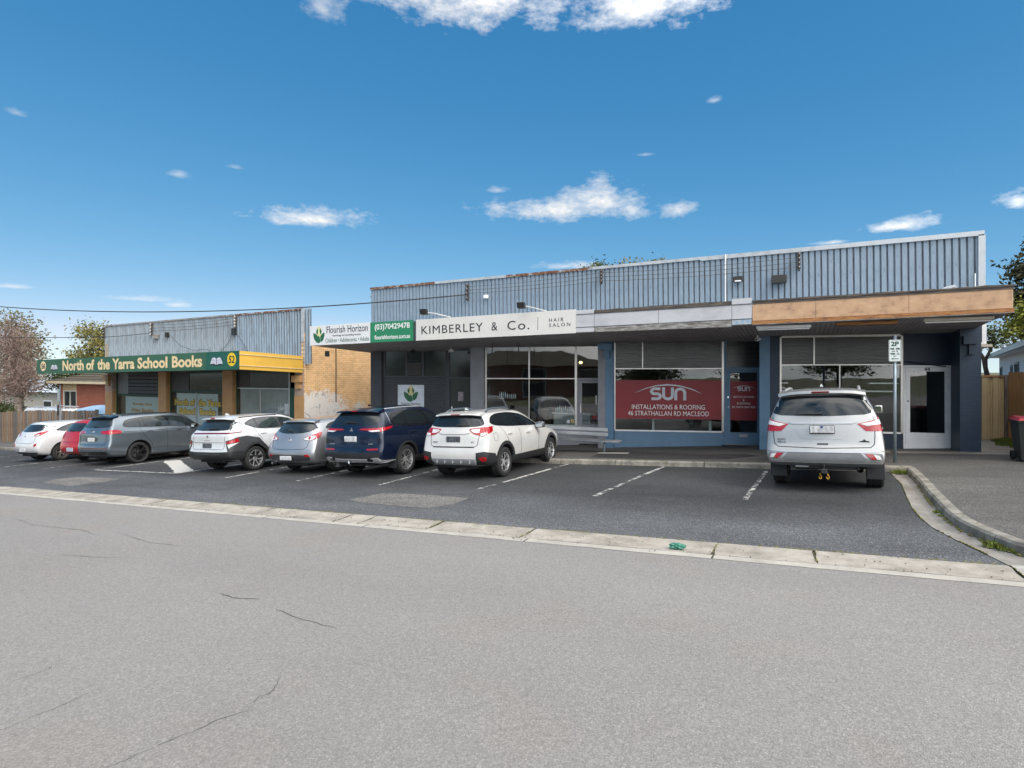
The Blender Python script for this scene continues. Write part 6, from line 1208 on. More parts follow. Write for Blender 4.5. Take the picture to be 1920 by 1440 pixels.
# ---------------------------------------------------------------- cars
def chaikin(p, n=1, closed=True):
    for _ in range(n):
        q = []
        for i in range(len(p)):
            a = p[i]; b = p[(i + 1) % len(p)]
            q.append((a[0] * .8 + b[0] * .2, a[1] * .8 + b[1] * .2)); q.append((a[0] * .2 + b[0] * .8, a[1] * .2 + b[1] * .8))
        p = q
    return p
def inside(pt, poly):
    x, y = pt; c = False; n = len(poly)
    for i in range(n):
        x1, y1 = poly[i]; x2, y2 = poly[i - 1]
        if (y1 > y) != (y2 > y) and x < (x2 - x1) * (y - y1) / (y2 - y1) + x1: c = not c
    return c
def fill2d(poly, h):
    pts = []
    n = len(poly)
    for i in range(n):
        a = Vector(poly[i]); b = Vector(poly[(i + 1) % n]); k = max(1, int((b - a).length / h))
        for j in range(k): pts.append(a.lerp(b, j / k))
    m = len(pts); edges = [(i, (i + 1) % m) for i in range(m)]
    xs = [p.x for p in pts]; ys = [p.y for p in pts]
    x = min(xs) + h * .5
    while x < max(xs):
        y = min(ys) + h * .5
        while y < max(ys):
            if inside((x, y), poly) and min((Vector((x, y)) - q).length for q in pts) > h * .45: pts.append(Vector((x, y)))
            y += h
        x += h
    v, e, f, *_ = geometry.delaunay_2d_cdt(pts, edges, [], 1, 1e-5)
    return [tuple(p) for p in v], [tuple(q) for q in f]
SQ = math.sqrt(.5)
class Car:
    def __init__(s, sp, root):
        s.sp = sp; s.root = root; s.make_body()
    # ---- body shell: a box lattice (stations x rows x columns) smoothed by subdivision
    def make_body(s):
        sp = s.sp; W2 = sp['W'] / 2; WB = sp['WB']; yR = -sp['RO']; FO = sp['FO']
        S = [yR, yR + .10, yR + .34, .12, .42 * WB, .68 * WB, .86 * WB, WB + .12, WB + FO - .3, WB + FO]
        rear, mid, front = sp['rear'], sp['mid'], sp['front']
        dec = [1, .92, .62, .2, 0, 0, 0, 0, 0, 0]
        aw = [0, .55, .93, 1, 1, 1, 1, 1, 1, 1]; az = [0, .12, .35, .75, 1, 1, 1, 1, 1, 1]
        fw = [0, 0, 0, 0, 0, 0, 0, .08, .45, 1]; fz = [0, 0, 0, 0, 0, .15, .4, .55, .8, 1]
        grid = []
        for i in range(10):
            row = []
            for j in range(6):
                zr, dy, wr = rear[j]; zm, wm = mid[j]; zf, dyf, wf = front[j]
                y = S[i] + dy * dec[i] - dyf * fw[i]
                w = lerp(lerp(wr, wm, aw[i]), wf, fw[i]) * W2
                z = lerp(lerp(zr, zm, az[i]), zf, fz[i])
                row.append((w, y, z))
            y, z, w = sp['roof'][i]; row.append((w, y, z))
            grid.append(row)
        FR = [-1, -.82, -.45, 0, .45, .82, 1]; NC = 7; NR = 7
        crown = [.05, .07, .075, .08, .08, .075, .06, .06, .05, .03]
        V = {}; verts = []
        def vid(i, j, k):
            key = (i, j, k)
            if key not in V:
                w, y, z = grid[i][j]; fr = FR[k]; q = 1 - fr * fr
                if j == NR - 1:
                    z += crown[i] * q * sp.get('crown', 1)
                    if 5 <= i <= 6: y += .10 * q
                if i == 0: y -= sp['bulge'][j] * q
                if i == 9: y += .16 * q
                V[key] = len(verts); verts.append((w * fr, y, z))
            return V[key]
        F = []
        for i in range(9):
            for j in range(6):
                for k, fl in ((0, 0), (NC - 1, 1)):
                    q = [vid(i, j, k), vid(i + 1, j, k), vid(i + 1, j + 1, k), vid(i, j + 1, k)]
                    F.append(q)
            for k in range(NC - 1):
                for j in (0, NR - 1):
                    F.append([vid(i, j, k), vid(i, j, k + 1), vid(i + 1, j, k + 1), vid(i + 1, j, k)])
        for i in (0, 9):
            for j in range(6):
                for k in range(NC - 1):
                    F.append([vid(i, j, k), vid(i, j, k + 1), vid(i, j + 1, k + 1), vid(i, j + 1, k)])
        me = bpy.data.meshes.new('body'); me.from_pydata(verts, [], F); me.update()
        bm = bmesh.new(); bm.from_mesh(me); bmesh.ops.recalc_face_normals(bm, faces=bm.faces)
        cr = bm.edges.layers.float.new('crease_edge')
        inv = {v: k for k, v in V.items()}
        bm.verts.ensure_lookup_table()
        for e in bm.edges:
            a = inv[e.verts[0].index]; b = inv[e.verts[1].index]
            if a[1] == b[1]:
                c = sp.get('crease', {}).get(a[1], 0)
                if c and (a[0] != 9 and b[0] != 9):
                    if a[1] < NR - 1 or (a[0] == 0 and b[0] == 0): e[cr] = c
        bm.to_mesh(me); bm.free()
        o = link('body', me, None, None)
        md = o.modifiers.new('s', 'SUBSURF'); md.levels = 3; md.render_levels = 3
        dg = bpy.context.evaluated_depsgraph_get(); ev = bpy.data.meshes.new_from_object(o.evaluated_get(dg))
        o.modifiers.clear(); o.data = ev
        bm = bmesh.new(); bm.from_mesh(ev); bmesh.ops.triangulate(bm, faces=bm.faces)
        s.bvh = BVHTree.FromBMesh(bm); bm.free()
        ev.materials.append(sp['paint']); ev.materials.append(M_liner)
        # wheel housings cut out of the shell
        cut = MB(); ra = sp.get('ra', sp['rw'] + .055)
        for y in (0, WB):
            for sx in (-1, 1):
                a, b = sx * (W2 - .34), sx * (W2 + .2)
                n = 40; ring = [(y + ra * math.cos(2 * math.pi * q / n), sp['rw'] + .015 + ra * math.sin(2 * math.pi * q / n)) for q in range(n)]
                cut.prism(ring, min(a, b), max(a, b), axis='x', mi=1)
        cm = cut.mesh('cutter'); cm.materials.append(sp['paint']); cm.materials.append(M_liner)
        co = bpy.data.objects.new('cutter', cm); scene.collection.objects.link(co)
        bo = o.modifiers.new('b', 'BOOLEAN'); bo.object = co; bo.solver = 'EXACT'; bo.operation = 'DIFFERENCE'; bo.material_mode = 'TRANSFER'
        dg = bpy.context.evaluated_depsgraph_get(); ev2 = bpy.data.meshes.new_from_object(o.evaluated_get(dg))
        o.modifiers.clear(); o.data = ev2; bpy.data.objects.remove(co)
        bm = bmesh.new(); bm.from_mesh(ev2)
        for f in bm.faces: f.smooth = True
        for e in bm.edges:
            if len(e.link_faces) == 2 and e.calc_face_angle(0) > R(40): e.smooth = False
        bm.to_mesh(ev2); bm.free(); ev2.name = 'body'
        o.parent = s.root; s.body = o
    def ray(s, view, a, b):
        if view == 'rear': P, d = Vector((a, -4, b)), Vector((0, 1, 0))
        elif view == 'right': P, d = Vector((4, a, b)), Vector((-1, 0, 0))
        elif view == 'top': P, d = Vector((a, b, 5)), Vector((0, 0, -1))
        elif view == 'front': P, d = Vector((a, 9, b)), Vector((0, -1, 0))
        elif view == 'diag': d = Vector((-SQ, SQ, 0)); P = Vector((a * SQ, a * SQ, b)) - d * 5
        h = s.bvh.ray_cast(P, d)
        if h[0] is None:
            g = 4.0 if view != 'diag' else 5.0
            h = s.bvh.find_nearest(P + d * g * .8)
            return h[0], h[1]
        n = h[1]
        if n.dot(d) > 0: n = -n
        return h[0], n
    def poly(s, view, pts):
        if view != 'diag': return pts
        out = []
        for q in pts:
            if q[0] == 'r': p, _ = s.ray('rear', q[1], q[2])
            else: p, _ = s.ray('right', q[1], q[2])
            out.append(((p.x + p.y) * SQ, p.z))
        return out
    def patch(s, name, m, view, pts, off=.004, rim=.012, h=.05, soft=1, mirror=False, parent=None, raw=None):
        poly = raw if raw else s.poly(view, pts)
        if soft: poly = chaikin(poly, soft)
        v2, f2 = fill2d(poly, h)
        V = []; NN = []
        for a, b in v2:
            p, n = s.ray(view, a, b); V.append(p + n * off); NN.append(n)
        # rim
        cnt = {}
        for f in f2:
            for i in range(len(f)):
                e = (f[i], f[(i + 1) % len(f)]); cnt[tuple(sorted(e))] = cnt.get(tuple(sorted(e)), 0) + 1
        bd = [e for e, c in cnt.items() if c == 1]; mp = {}
        F = list(f2)
        for e in bd:
            for q in e:
                if q not in mp: mp[q] = len(V); V.append(V[q] - NN[q] * (rim + off))
            F.append((e[0], e[1], mp[e[1]], mp[e[0]]))
        res = []
        for sx in ((1, -1) if mirror else (1,)):
            mb = MB(); mb.add([(p.x * sx, p.y, p.z) for p in V], F)
            o = mb.build(name, m, parent or s.root, local=True)
            bm = bmesh.new(); bm.from_mesh(o.data)
            for f in bm.faces: f.smooth = True
            for e in bm.edges:
                if len(e.link_faces) == 2 and e.calc_face_angle(0) > R(50): e.smooth = False
            # outward orientation
            bm.to_mesh(o.data); bm.free()
            res.append(o)
        return res
    def strip(s, name, m, view, line, w=.008, off=.003, mirror=False, h=.06, rim=.006):
        """thin band that follows the shell along a line (shut lines, mouldings)"""
        pts = []
        for i in range(len(line) - 1):
            a = Vector(line[i]); b = Vector(line[i + 1]); k = max(1, int((b - a).length / h))
            for j in range(k): pts.append(a.lerp(b, j / k))
        pts.append(Vector(line[-1])); V = []; NN = []
        for i, p in enumerate(pts):
            d = (pts[min(i + 1, len(pts) - 1)] - pts[max(i - 1, 0)]).normalized(); n2 = Vector((-d.y, d.x)) * w / 2
            for q in (p + n2, p - n2):
                c, n = s.ray(view, q.x, q.y); V.append(c + n * off); NN.append(n)
        F = [(2 * i, 2 * i + 1, 2 * i + 3, 2 * i + 2) for i in range(len(pts) - 1)]
        n0 = len(V); V += [V[i] - NN[i] * (off + rim) for i in range(n0)]
        F += [(2 * i, 2 * i + 2, n0 + 2 * i + 2, n0 + 2 * i) for i in range(len(pts) - 1)] + [(2 * i + 1, n0 + 2 * i + 1, n0 + 2 * i + 3, 2 * i + 3) for i in range(len(pts) - 1)]
        for sx in ((1, -1) if mirror else (1,)):
            mb = MB(); mb.add([(p.x * sx, p.y, p.z) for p in V], F); mb.build(name, m, s.root, local=True)
    def arch(s, m, y, r0, r1, z0, a0=-8, a1=188, mirror=True):
        n = 16; out = []
        zc = s.sp['rw'] + .015
        for i in range(n + 1):
            t = R(lerp(a0, a1, i / n)); out.append((y + r1 * math.cos(t), max(z0, zc + r1 * math.sin(t))))
        for i in range(n, -1, -1):
            t = R(lerp(a0, a1, i / n)); out.append((y + r0 * math.cos(t), max(z0, zc + r0 * math.sin(t))))
        s.patch('wheel_arch_trim', m, 'right', out, off=.012, rim=.03, h=.05, soft=0, mirror=mirror)
    def window(s, name, m, view, pts, trim=None, **k):
        if trim: 
            cx = sum(p[0] for p in pts) / len(pts); cy = sum(p[1] for p in pts) / len(pts)
        return s.patch(name, m, view, pts, **k)
    def wheels(s):
        sp = s.sp; rw = sp['rw']; tw = sp.get('tw', .225); Rr = sp['rr']
        h = tw / 2
        prof = [(Rr, -h + .015), (Rr + .01, -h), (rw - .04, -h - .004), (rw - .012, -h + .012), (rw, -h + .04)]
        for q in range(-3, 4):
            x = q * (h - .045) / 3.5
            prof += [(rw, x - .012), (rw - .007, x - .006), (rw - .007, x + .006), (rw, x + .012)] if abs(q) < 3 else []
        prof += [(rw, h - .04), (rw - .012, h - .012), (rw - .04, h + .004), (Rr + .012, h), (Rr, h - .012), (Rr - .01, h - .03)]
        ty = MB(); ty.lathe(prof, axis='x', n=40); tm = ty.mesh('wheel', smooth=True)
        rm = MB()
        rm.lathe([(Rr, h - .012), (Rr - .012, h - .010), (Rr - .018, h - .03), (Rr - .03, h - .08), (Rr - .03, -h + .02)], axis='x', n=40, mi=sp.get('lip', 0))
        rm.lathe([(Rr - .03, -h + .03), (.001, -h + .03)], axis='x', n=24, mi=1)      # back of the barrel
        rm.lathe([(.15, -h + .05), (.15, -h + .06), (.06, -h + .065), (.001, -h + .065)], axis='x', n=24, mi=2)   # disc
        ns, style = sp['spokes']; xo = h - .015
        def spoke(t, r0, w0, r1, w1, tw_, mi, x0, x1, d):
            def P(r, u, x): 
                a = t + tw_ * (r - r0) / (r1 - r0); return (x, r * math.cos(a) - u * math.sin(a), r * math.sin(a) + u * math.cos(a))
            v = [P(r0, -w0, x0 - d), P(r0, w0, x0 - d), P(r1, w1, x1 - d), P(r1, -w1, x1 - d), P(r0, -w0 * .75, x0), P(r0, w0 * .75, x0), P(r1, w1 * .75, x1), P(r1, -w1 * .75, x1)]
            rm.add(v, [(4, 5, 6, 7)], mi); rm.add(v, [(0, 1, 5, 4), (1, 2, 6, 5), (2, 3, 7, 6), (3, 0, 4, 7)], 1 if mi == 0 and sp.get('twotone') else mi)
        for i in range(ns):
            t = 2 * math.pi * i / ns + .3
            if style == 'plain': spoke(t, .05, .022, Rr - .012, .030, 0, 0, xo - .035, xo, .03)
            elif style == 'split':
                for q in (-1, 1): spoke(t + q * .07, .05, .014, Rr - .012, .018, q * .11, 0, xo - .035, xo, .03)
            elif style == 'swirl': spoke(t, .05, .018, Rr - .012, .034, .28, 0, xo - .035, xo, .03); spoke(t + .32, .05, .012, Rr - .012, .014, .28, 1, xo - .04, xo - .012, .03)
            elif style == 'vee':
                for q in (-1, 1): spoke(t + q * .05, .055, .016, Rr - .012, .024, q * .20, 0, xo - .03, xo, .035)
                spoke(t + math.pi / ns, .05, .02, Rr - .02, .03, 0, 1, xo - .05, xo - .03, .03)
        rm.lathe([(.075, xo - .07), (.068, xo - .03), (.05, xo - .022), (.03, xo - .018), (.001, xo - .018)], axis='x', n=16, mi=0 if not sp.get('blackhub') else 1)
        rim_me = rm.mesh('rim')
        for m in sp['rimmats']: rim_me.materials.append(m)
        tm.materials.append(M_tyre)
        xw = sp['W'] / 2 - tw / 2 - sp.get('wheel_in', .03)
        for y in (0, sp['WB']):
            for sx in (1, -1):
                o = link('wheel', tm, None, s.root); o.location = (sx * xw, y, rw)
                o.rotation_euler = (random.random() * 6, 0, 0) if sx > 0 else (random.random() * 6, 0, math.pi)
                r = link('rim', rim_me, None, o)
    def plate(s, x, z, w=.372, hgt=.134, m=None, lean=0.12):
        p, n = s.ray('rear', x, z); y = p.y - .022
        o = MB().cbox(x - w / 2, x + w / 2, y, y + .03, z - hgt / 2, z + hgt / 2, .008).build('number_plate', m or M_plate, s.root, local=True)
        return o
    def mirrors(s, y, z, m, size=(.20, .13, .15)):
        y += .16
        for sx in (1, -1):
            p, _ = s.ray('right', y, z - .08); x0 = p.x - .02
            mb = MB(); bm = bmesh.new(); bmesh.ops.create_cube(bm, size=1); bmesh.ops.subdivide_edges(bm, edges=bm.edges, cuts=2, use_grid_fill=True)
            for v in bm.verts:
                q = v.co * 2; q = q * (0.72 + .28 / max(.001, (abs(q.x) ** 3 + abs(q.y) ** 3 + abs(q.z) ** 3) ** (1 / 3)))
                v.co = Vector((sx * (x0 + .05 + size[0] / 2 + q.x * size[0] / 2 * .95), y + q.y * size[1] / 2 * .95, z + q.z * size[2] / 2 * .95))
            bm.verts.index_update(); mb.add([v.co for v in bm.verts], [[q.index for q in f.verts] for f in bm.faces]); bm.free()
            o = mb.build('side_mirror', m, s.root, local=True, smooth=True)
            MB().hexa([(sx * (x0 - .03), y - .03, z - .11), (sx * (x0 + .10), y - .02, z - .08), (sx * (x0 + .10), y + .03, z - .08), (sx * (x0 - .03), y + .05, z - .11), (sx * (x0 - .03), y - .03, z - .07), (sx * (x0 + .10), y - .02, z - .04), (sx * (x0 + .10), y + .03, z - .04), (sx * (x0 - .03), y + .05, z - .07)]).build('mirror_arm', M_trim, o, local=True)
            MB().box(min(sx * (x0 + .06), sx * (x0 + .04 + size[0] * .9)), max(sx * (x0 + .06), sx * (x0 + .04 + size[0] * .9)), y - size[1] * .52, y - size[1] * .44, z - size[2] * .34, z + size[2] * .34).build('mirror_glass', M_mirror, o, local=True)
    def rails(s, y0, y1, x, m, hgt=.06, raised=True):
        for sx in (1, -1):
            pts = []
            n = 10
            for i in range(n + 1):
                y = lerp(y0, y1, i / n); p, _ = s.ray('top', x, y)
                up = hgt * min(1, 4.5 * min(i / n, 1 - i / n)) if raised else .012
                pts.append((sx * p.x, y, p.z + up - .006))
            MB().tube(pts, .024 if raised else .016, 8).build('roof_rail', m, s.root, local=True, smooth=True)
    def wiper(s, x0, z0, x1, z1):
        a, n = s.ray('rear', x0, z0); b, n2 = s.ray('rear', x1, z1)
        MB().tube([a + n * .03, (a + b) / 2 + n * .04, b + n2 * .02], [.018, .013, .008], 6).build('wiper', M_trim, s.root, local=True)
    def handles(s, pts, m):
        for y, z in pts:
            p, n = s.ray('right', y, z)
            for sx in (1, -1):
                MB().cbox(min(sx * (p.x - .005), sx * (p.x + .035)), max(sx * (p.x - .005), sx * (p.x + .035)), y - .10, y + .10, z - .016, z + .018, .008).build('door_handle', m, s.root, local=True)
    def underbody(s):
        sp = s.sp; W2 = sp['W'] / 2
        MB().box(-W2 + .38, W2 - .38, -sp['RO'] + .15, sp['WB'] + sp['FO'] - .3, sp['rear'][0][0] - .05, sp['rear'][0][0] + .12).build('underbody', M_liner, s.root, local=True)
        MB().tube([(-W2 + .25, 0, sp['rw'] - .02), (W2 - .25, 0, sp['rw'] - .02)], .05, 8).build('rear_axle', M_liner, s.root, local=True)
        mb = MB()
        mb.lathe([(.001, -.2), (.09, -.2), (.11, -.16), (.11, .16), (.09, .2), (.001, .2)], c=(sp.get('muffx', -.3), -sp['RO'] + .42, sp['rear'][0][0] + .0), axis='x', n=12)
        mb.build('exhaust_muffler', M_metal_dark, s.root, local=True)
    def badge(s, x, z, shape, r=.035, m=None):
        p, n = s.ray('rear', x, z); y = p.y - .006
        mb = MB()
        if shape == 'ring':
            mb.lathe([(r, -.004), (r, .006), (r * .75, .006), (r * .75, -.004)], c=(x, y, z), axis='y', n=20)
            mb.box(x - r * .8, x + r * .8, y - .004, y + .006, z - .003, z + .003)
        elif shape == 'oval':
            n_ = 20; mb.prism([(x + 1.6 * r * math.cos(2 * math.pi * i / n_), z + r * math.sin(2 * math.pi * i / n_)) for i in range(n_)], y - .005, y + .02)
        elif shape == 'H':
            mb.lathe([(r, -.004), (r, .006), (r * .8, .006), (r * .8, -.004)], c=(x, y, z), axis='y', n=20)
            for q in (-1, 1): mb.prism([(x + q * .014 - .004, z - .02), (x + q * .014 + .004, z - .02), (x + q * .014 + .010, z + .02), (x + q * .014 + .002, z + .02)], y - .004, y + .006)
            mb.box(x - .014, x + .018, y - .004, y + .006, z - .004, z + .004)
        elif shape == 'tri':
            for k in range(3):
                t = R(90 + 120 * k); d = (math.cos(t), math.sin(t)); e = (-d[1], d[0])
                mb.prism([(x, z), (x + d[0] * r * .5 + e[0] * r * .3, z + d[1] * r * .5 + e[1] * r * .3), (x + d[0] * r, z + d[1] * r), (x + d[0] * r * .5 - e[0] * r * .3, z + d[1] * r * .5 - e[1] * r * .3)], y - .006, y + .006)
        elif shape == 'm':
            mb.lathe([(r, -.004), (r, .006), (r * .82, .006), (r * .82, -.004)], c=(x, y, z), axis='y', n=20)
            for q in (-1, 1): mb.prism([(x, z - r * .35), (x + q * r * .8, z + r * .45), (x + q * r * .8, z + r * .2), (x, z - r * .6)], y - .004, y + .006)
        elif shape == 'v':
            mb.lathe([(r, -.004), (r, .006), (r * .85, .006), (r * .85, -.004)], c=(x, y, z), axis='y', n=20)
            for q in (-1, 1): mb.prism([(x + q * r * .05, z - r * .7), (x + q * r * .6, z + r * .6), (x + q * r * .42, z + r * .6), (x - q * r * .05, z - r * .45)], y - .004, y + .006)
        mb.build('badge', m or M_chrome, s.root, local=True)
    def lettering(s, txt, x, z, size, m, sp=1.0):
        p, n = s.ray('rear', x, z)
        text_mesh('lettering', txt, (x, p.y - .008, z), size, m, s.root, local=True, depth=.003, align='CENTER', space=sp)

def std_roof(ySp, zSp, H, yW, yC, zC, WB, FO, W2, wr=.66, zh=None, flat=0):
    """roof edge stations from the spoiler to the nose"""
    ze = H - .08; yW += .25; yC += .13
    ym = lerp(ySp, yW, .5)
    zh = zh or zC - .04
    return [(ySp, zSp, wr * .95 * W2), (ySp + .12, zSp + .022, wr * .98 * W2), (ySp + .42, lerp(zSp, ze, .72), wr * W2), (lerp(ySp, yW, .42), ze, (wr + .02) * W2), (lerp(ySp, yW, .75), ze + .004, (wr + .02) * W2),
            (yW, ze - .04, wr * W2), (yC, zC, .78 * W2), (WB + .05, zh, .76 * W2), (WB + FO - .34, zh - .09, .70 * W2), (WB + FO - .10, zh - .24, .55 * W2)]
def place_car(name, label, X, Yaxle, yaw):
    rot = Matrix.Rotation(R(yaw), 4, 'Z')
    nrm = Vector((-SLOPE_X, -SLOPE_Y, 1)).normalized()
    q = Vector((0, 0, 1)).rotation_difference(nrm).to_matrix().to_4x4() @ rot
    r = thing(name, label, 'car', (X, Yaxle, gz(X, Yaxle) + .004), q.to_euler(), 'cars parked nose-in along the shops')
    return r
def inset(poly, d):
    n = len(poly); A = sum(poly[i][0] * poly[(i + 1) % n][1] - poly[(i + 1) % n][0] * poly[i][1] for i in range(n)); sg = 1 if A > 0 else -1
    L = []
    for i in range(n):
        a = Vector(poly[i]); b = Vector(poly[(i + 1) % n]); t = (b - a).normalized(); nn = Vector((-t.y, t.x)) * sg * d; L.append((a + nn, t))
    out = []
    for i in range(n):
        (p, t), (q, u) = L[i - 1], L[i]; den = t.x * u.y - t.y * u.x
        if abs(den) < 1e-4: out.append(tuple(q)); continue
        s = ((q.x - p.x) * u.y - (q.y - p.y) * u.x) / den; out.append(tuple(p + t * s))
    return out
def clip(poly, a, b):
    """keep the part to the right (larger y) of the upward line a-b"""
    f = lambda p: (b[0] - a[0]) * (p[1] - a[1]) - (b[1] - a[1]) * (p[0] - a[0])
    out = []
    for i in range(len(poly)):
        p, q = poly[i - 1], poly[i]; fp, fq = f(p), f(q)
        if (fp <= 0) != (fq <= 0):
            t = fp / (fp - fq); out.append((lerp(p[0], q[0], t), lerp(p[1], q[1], t)))
        if fq <= 0: out.append(q)
    return out
def side_glass(c, dlo, cuts, m, surround=None, d=.022, names=('side_window',)):
    fw = lambda y: y + .24 * max(0, min(1, (y - .45) / .7))
    dlo = [(fw(a), b) for a, b in dlo]; cuts = [((fw(a[0]), a[1]), (fw(b[0]), b[1]), w) for a, b, w in cuts]
    c.patch('window_surround', surround or M_gloss, 'right', dlo, off=.004, rim=.01, soft=1, mirror=True)
    inn = inset(dlo, d); edges = [None] + cuts + [None]
    for i in range(len(edges) - 1):
        p = inn
        if edges[i]: (a, b, w) = edges[i]; p = clip(p, (a[0] + w, a[1]), (b[0] + w, b[1]))
        if edges[i + 1]:
            (a, b, w) = edges[i + 1]; p = clip(p, (b[0] - w, b[1]), (a[0] - w, a[1]))
        if len(p) > 2: c.patch('side_window', m, 'right', p, off=.008, rim=.004, soft=1, mirror=True)
B0 = [.05, .07, .08, .08, .08, .09, .10]
FRONT = [(.24, .15, .66), (.36, .04, .76), (.55, 0, .80), (.66, .02, .79), (.74, .06, .76), (.82, .14, .70)]
def front_end(c, zl, w):
    """headlamps, grille and windscreen, out of this view but on the car"""
    sp = c.sp
    c.patch('headlamp', M_clear, 'front', [(w * .42, zl - .04), (w * .78, zl - .02), (w * .80, zl + .10), (w * .50, zl + .05)], mirror=True, h=.06)
    c.patch('grille', M_gloss, 'front', [(-w * .36, zl - .12), (w * .36, zl - .12), (w * .38, zl + .04), (-w * .38, zl + .04)], h=.07)
def windscreen(c, yt, zt, yb, zb, wt, wb, m):
    yt += .24; yb += .13
    c.patch('windscreen', m, 'top', [(-wt, yt), (wt, yt), (wb, yb), (0, yb + .10), (-wb, yb)], h=.09, off=.005)

# ---- silver seven-seat four-wheel-drive wagon under the 2P sign
def car_isuzu():
    r = place_car('silver_wagon', 'silver four-wheel-drive wagon seen square from behind, beside the 2P sign', .485, 12.57, -4)
    W2 = .93
    sp = dict(W=1.86, WB=2.845, RO=1.0, FO=.95, rw=.385, rr=.225, tw=.265, paint=P_silver, ra=.46, bulge=[.05, .06, .06, .05, .05, .07, .09],
              rear=[(.46, .10, .90), (.54, .0, .97), (.68, 0, 1.0), (.86, .06, .98), (1.10, .09, .965), (1.36, .17, .90)],
              mid=[(.42, .90), (.52, .98), (.75, 1.0), (.98, 1.0), (1.12, .98), (1.26, .92)], front=[(z + .12, a, b) for z, a, b in FRONT],
              roof=std_roof(-.72, 1.735, 1.85, 1.45, 2.2, 1.24, 2.845, .95, W2, .735), spokes=(6, 'plain'), rimmats=[M_silver, M_black_alloy, M_disc], wheel_in=.02, crease={3: .3})
    c = Car(sp, r); c.wheels(); c.underbody()
    g = [(-.70, 1.70), (.70, 1.70), (.765, 1.56), (.83, 1.37), (0, 1.335), (-.83, 1.37), (-.765, 1.56)]
    c.patch('rear_window', M_glass, 'rear', g, off=.006)
    # spoiler lip over the glass
    sb = MB(); n = 8
    for i in range(n):
        x0, x1 = lerp(-.69, .69, i / n), lerp(-.69, .69, (i + 1) / n); y0 = -.90 + .07 * (x0 / .7) ** 2; y1 = -.90 + .07 * (x1 / .7) ** 2
        z0 = 1.745 - .05 * (x0 / .7) ** 4; z1 = 1.745 - .05 * (x1 / .7) ** 4
        sb.hexa([(x0, y0, z0), (x1, y1, z1), (x1, -.62, z1 + .015), (x0, -.62, z0 + .015), (x0, y0 + .01, z0 + .05), (x1, y1 + .01, z1 + .05), (x1, -.62, z1 + .085), (x0, -.62, z0 + .085)])
    sp_o = sb.build('spoiler', P_silver, r, local=True, smooth=True); smooth_by_angle(sp_o, 40)
    MB().cbox(-.14, .14, -.918, -.88, 1.752, 1.785, .008).build('brake_lamp', M_red_d, sp_o, local=True)
    c.wiper(.02, 1.385, -.42, 1.385 - .012)
    # lamps: clear upper wedge, red lower wedge, black seam where the tailgate ends
    c.patch('tail_lamp', M_red, 'diag', [('r', .535, 1.205), ('r', .72, 1.245), ('s', -.70, 1.33), ('s', -.60, 1.30), ('s', -.72, 1.075), ('r', .66, 1.08)], off=.010, rim=.02, soft=0, h=.04, mirror=True)
    c.patch('lamp_lens', M_clear, 'diag', [('r', .58, 1.203), ('r', .73, 1.232), ('s', -.71, 1.305), ('s', -.69, 1.21), ('r', .80, 1.185), ('r', .69, 1.165)], off=.014, rim=.006, soft=0, h=.04, mirror=True)
    c.strip('tailgate_seam', M_liner, 'rear', [(-.795, 1.33), (-.79, 1.0), (-.775, .86), (-.72, .805), (0, .785), (.72, .805), (.775, .86), (.79, 1.0), (.795, 1.33)], w=.011, off=.005)
    c.patch('number_plate_recess', P_silver, 'rear', [(-.46, 1.20), (.46, 1.20), (.34, .965), (.24, .94), (-.24, .94), (-.34, .965)], off=.007, rim=.01, soft=1)
    c.patch('tailgate_garnish', M_satin, 'rear', [(-.54, 1.235), (.54, 1.235), (.47, 1.205), (-.47, 1.205)], off=.022, rim=.03, soft=0)
    MB().cbox(-.195, .195, -1.02, -.985, 1.04, 1.185, .006).build('plate_frame', M_trim, r, local=True)
    MB().cbox(-.186, .186, -1.026, -.99, 1.053, 1.175, .006).build('number_plate', M_plate, r, local=True)
    MB().prism([(-.03, 1.172), (.03, 1.172), (0, 1.125)], -1.029, -1.02).build('plate_mark', mat('plate_blue', (.02, .05, .18), .5), r, local=True)
    c.patch('tailgate_handle', M_trim, 'rear', [(-.085, .87), (.085, .87), (.085, .845), (-.085, .845)], off=.008, soft=0)
    c.lettering('ISUZU', -.66, .935, .05, M_metal_dark); c.lettering('MU-X', -.655, .885, .055, M_metal_dark)
    p, _ = c.ray('rear', .63, .905)
    MB().prism([(.55, .895), (.71, .895), (.70, .912), (.66, .918), (.63, .945), (.60, .918), (.56, .912)], p.y - .008, p.y + .01).build('badge', M_trim, r, local=True)
    # bumper
    c.patch('bumper_inset', mat('grey_bumper_plastic', (.16, .165, .175), .4), 'rear', [(-.56, .715), (.56, .715), (.66, .60), (.60, .575), (-.60, .575), (-.66, .60)], off=.006, soft=0)
    c.patch('bumper_trim', M_satin, 'rear', [(-.89, .755), (-.60, .735), (.60, .735), (.89, .755), (.90, .735), (.62, .712), (-.62, .712), (-.90, .735)], off=.012, rim=.02, soft=0)
    c.patch('bumper_lip', mat('grey_lower_bumper', (.20, .205, .215), .35, metal=.5), 'rear', [(-.88, .535), (.88, .535), (.88, .47), (-.88, .47)], off=.01, rim=.02, soft=0)
    c.patch('fog_lamp_surround', mat('grey_bumper_plastic', (.16, .165, .175), .4), 'rear', [(.62, .70), (.88, .70), (.885, .60), (.72, .585)], off=.008, soft=0, mirror=True)
    c.patch('fog_lamp', M_red, 'rear', [(.63, .695), (.74, .695), (.80, .605), (.73, .605)], off=.014, soft=0, mirror=True, h=.04)
    c.patch('reversing_lamp', M_clear, 'rear', [(.75, .69), (.84, .67), (.865, .61), (.80, .607)], off=.014, soft=0, mirror=True, h=.04)
    c.handles([(.25, 1.05), (1.35, 1.03)], P_silver)
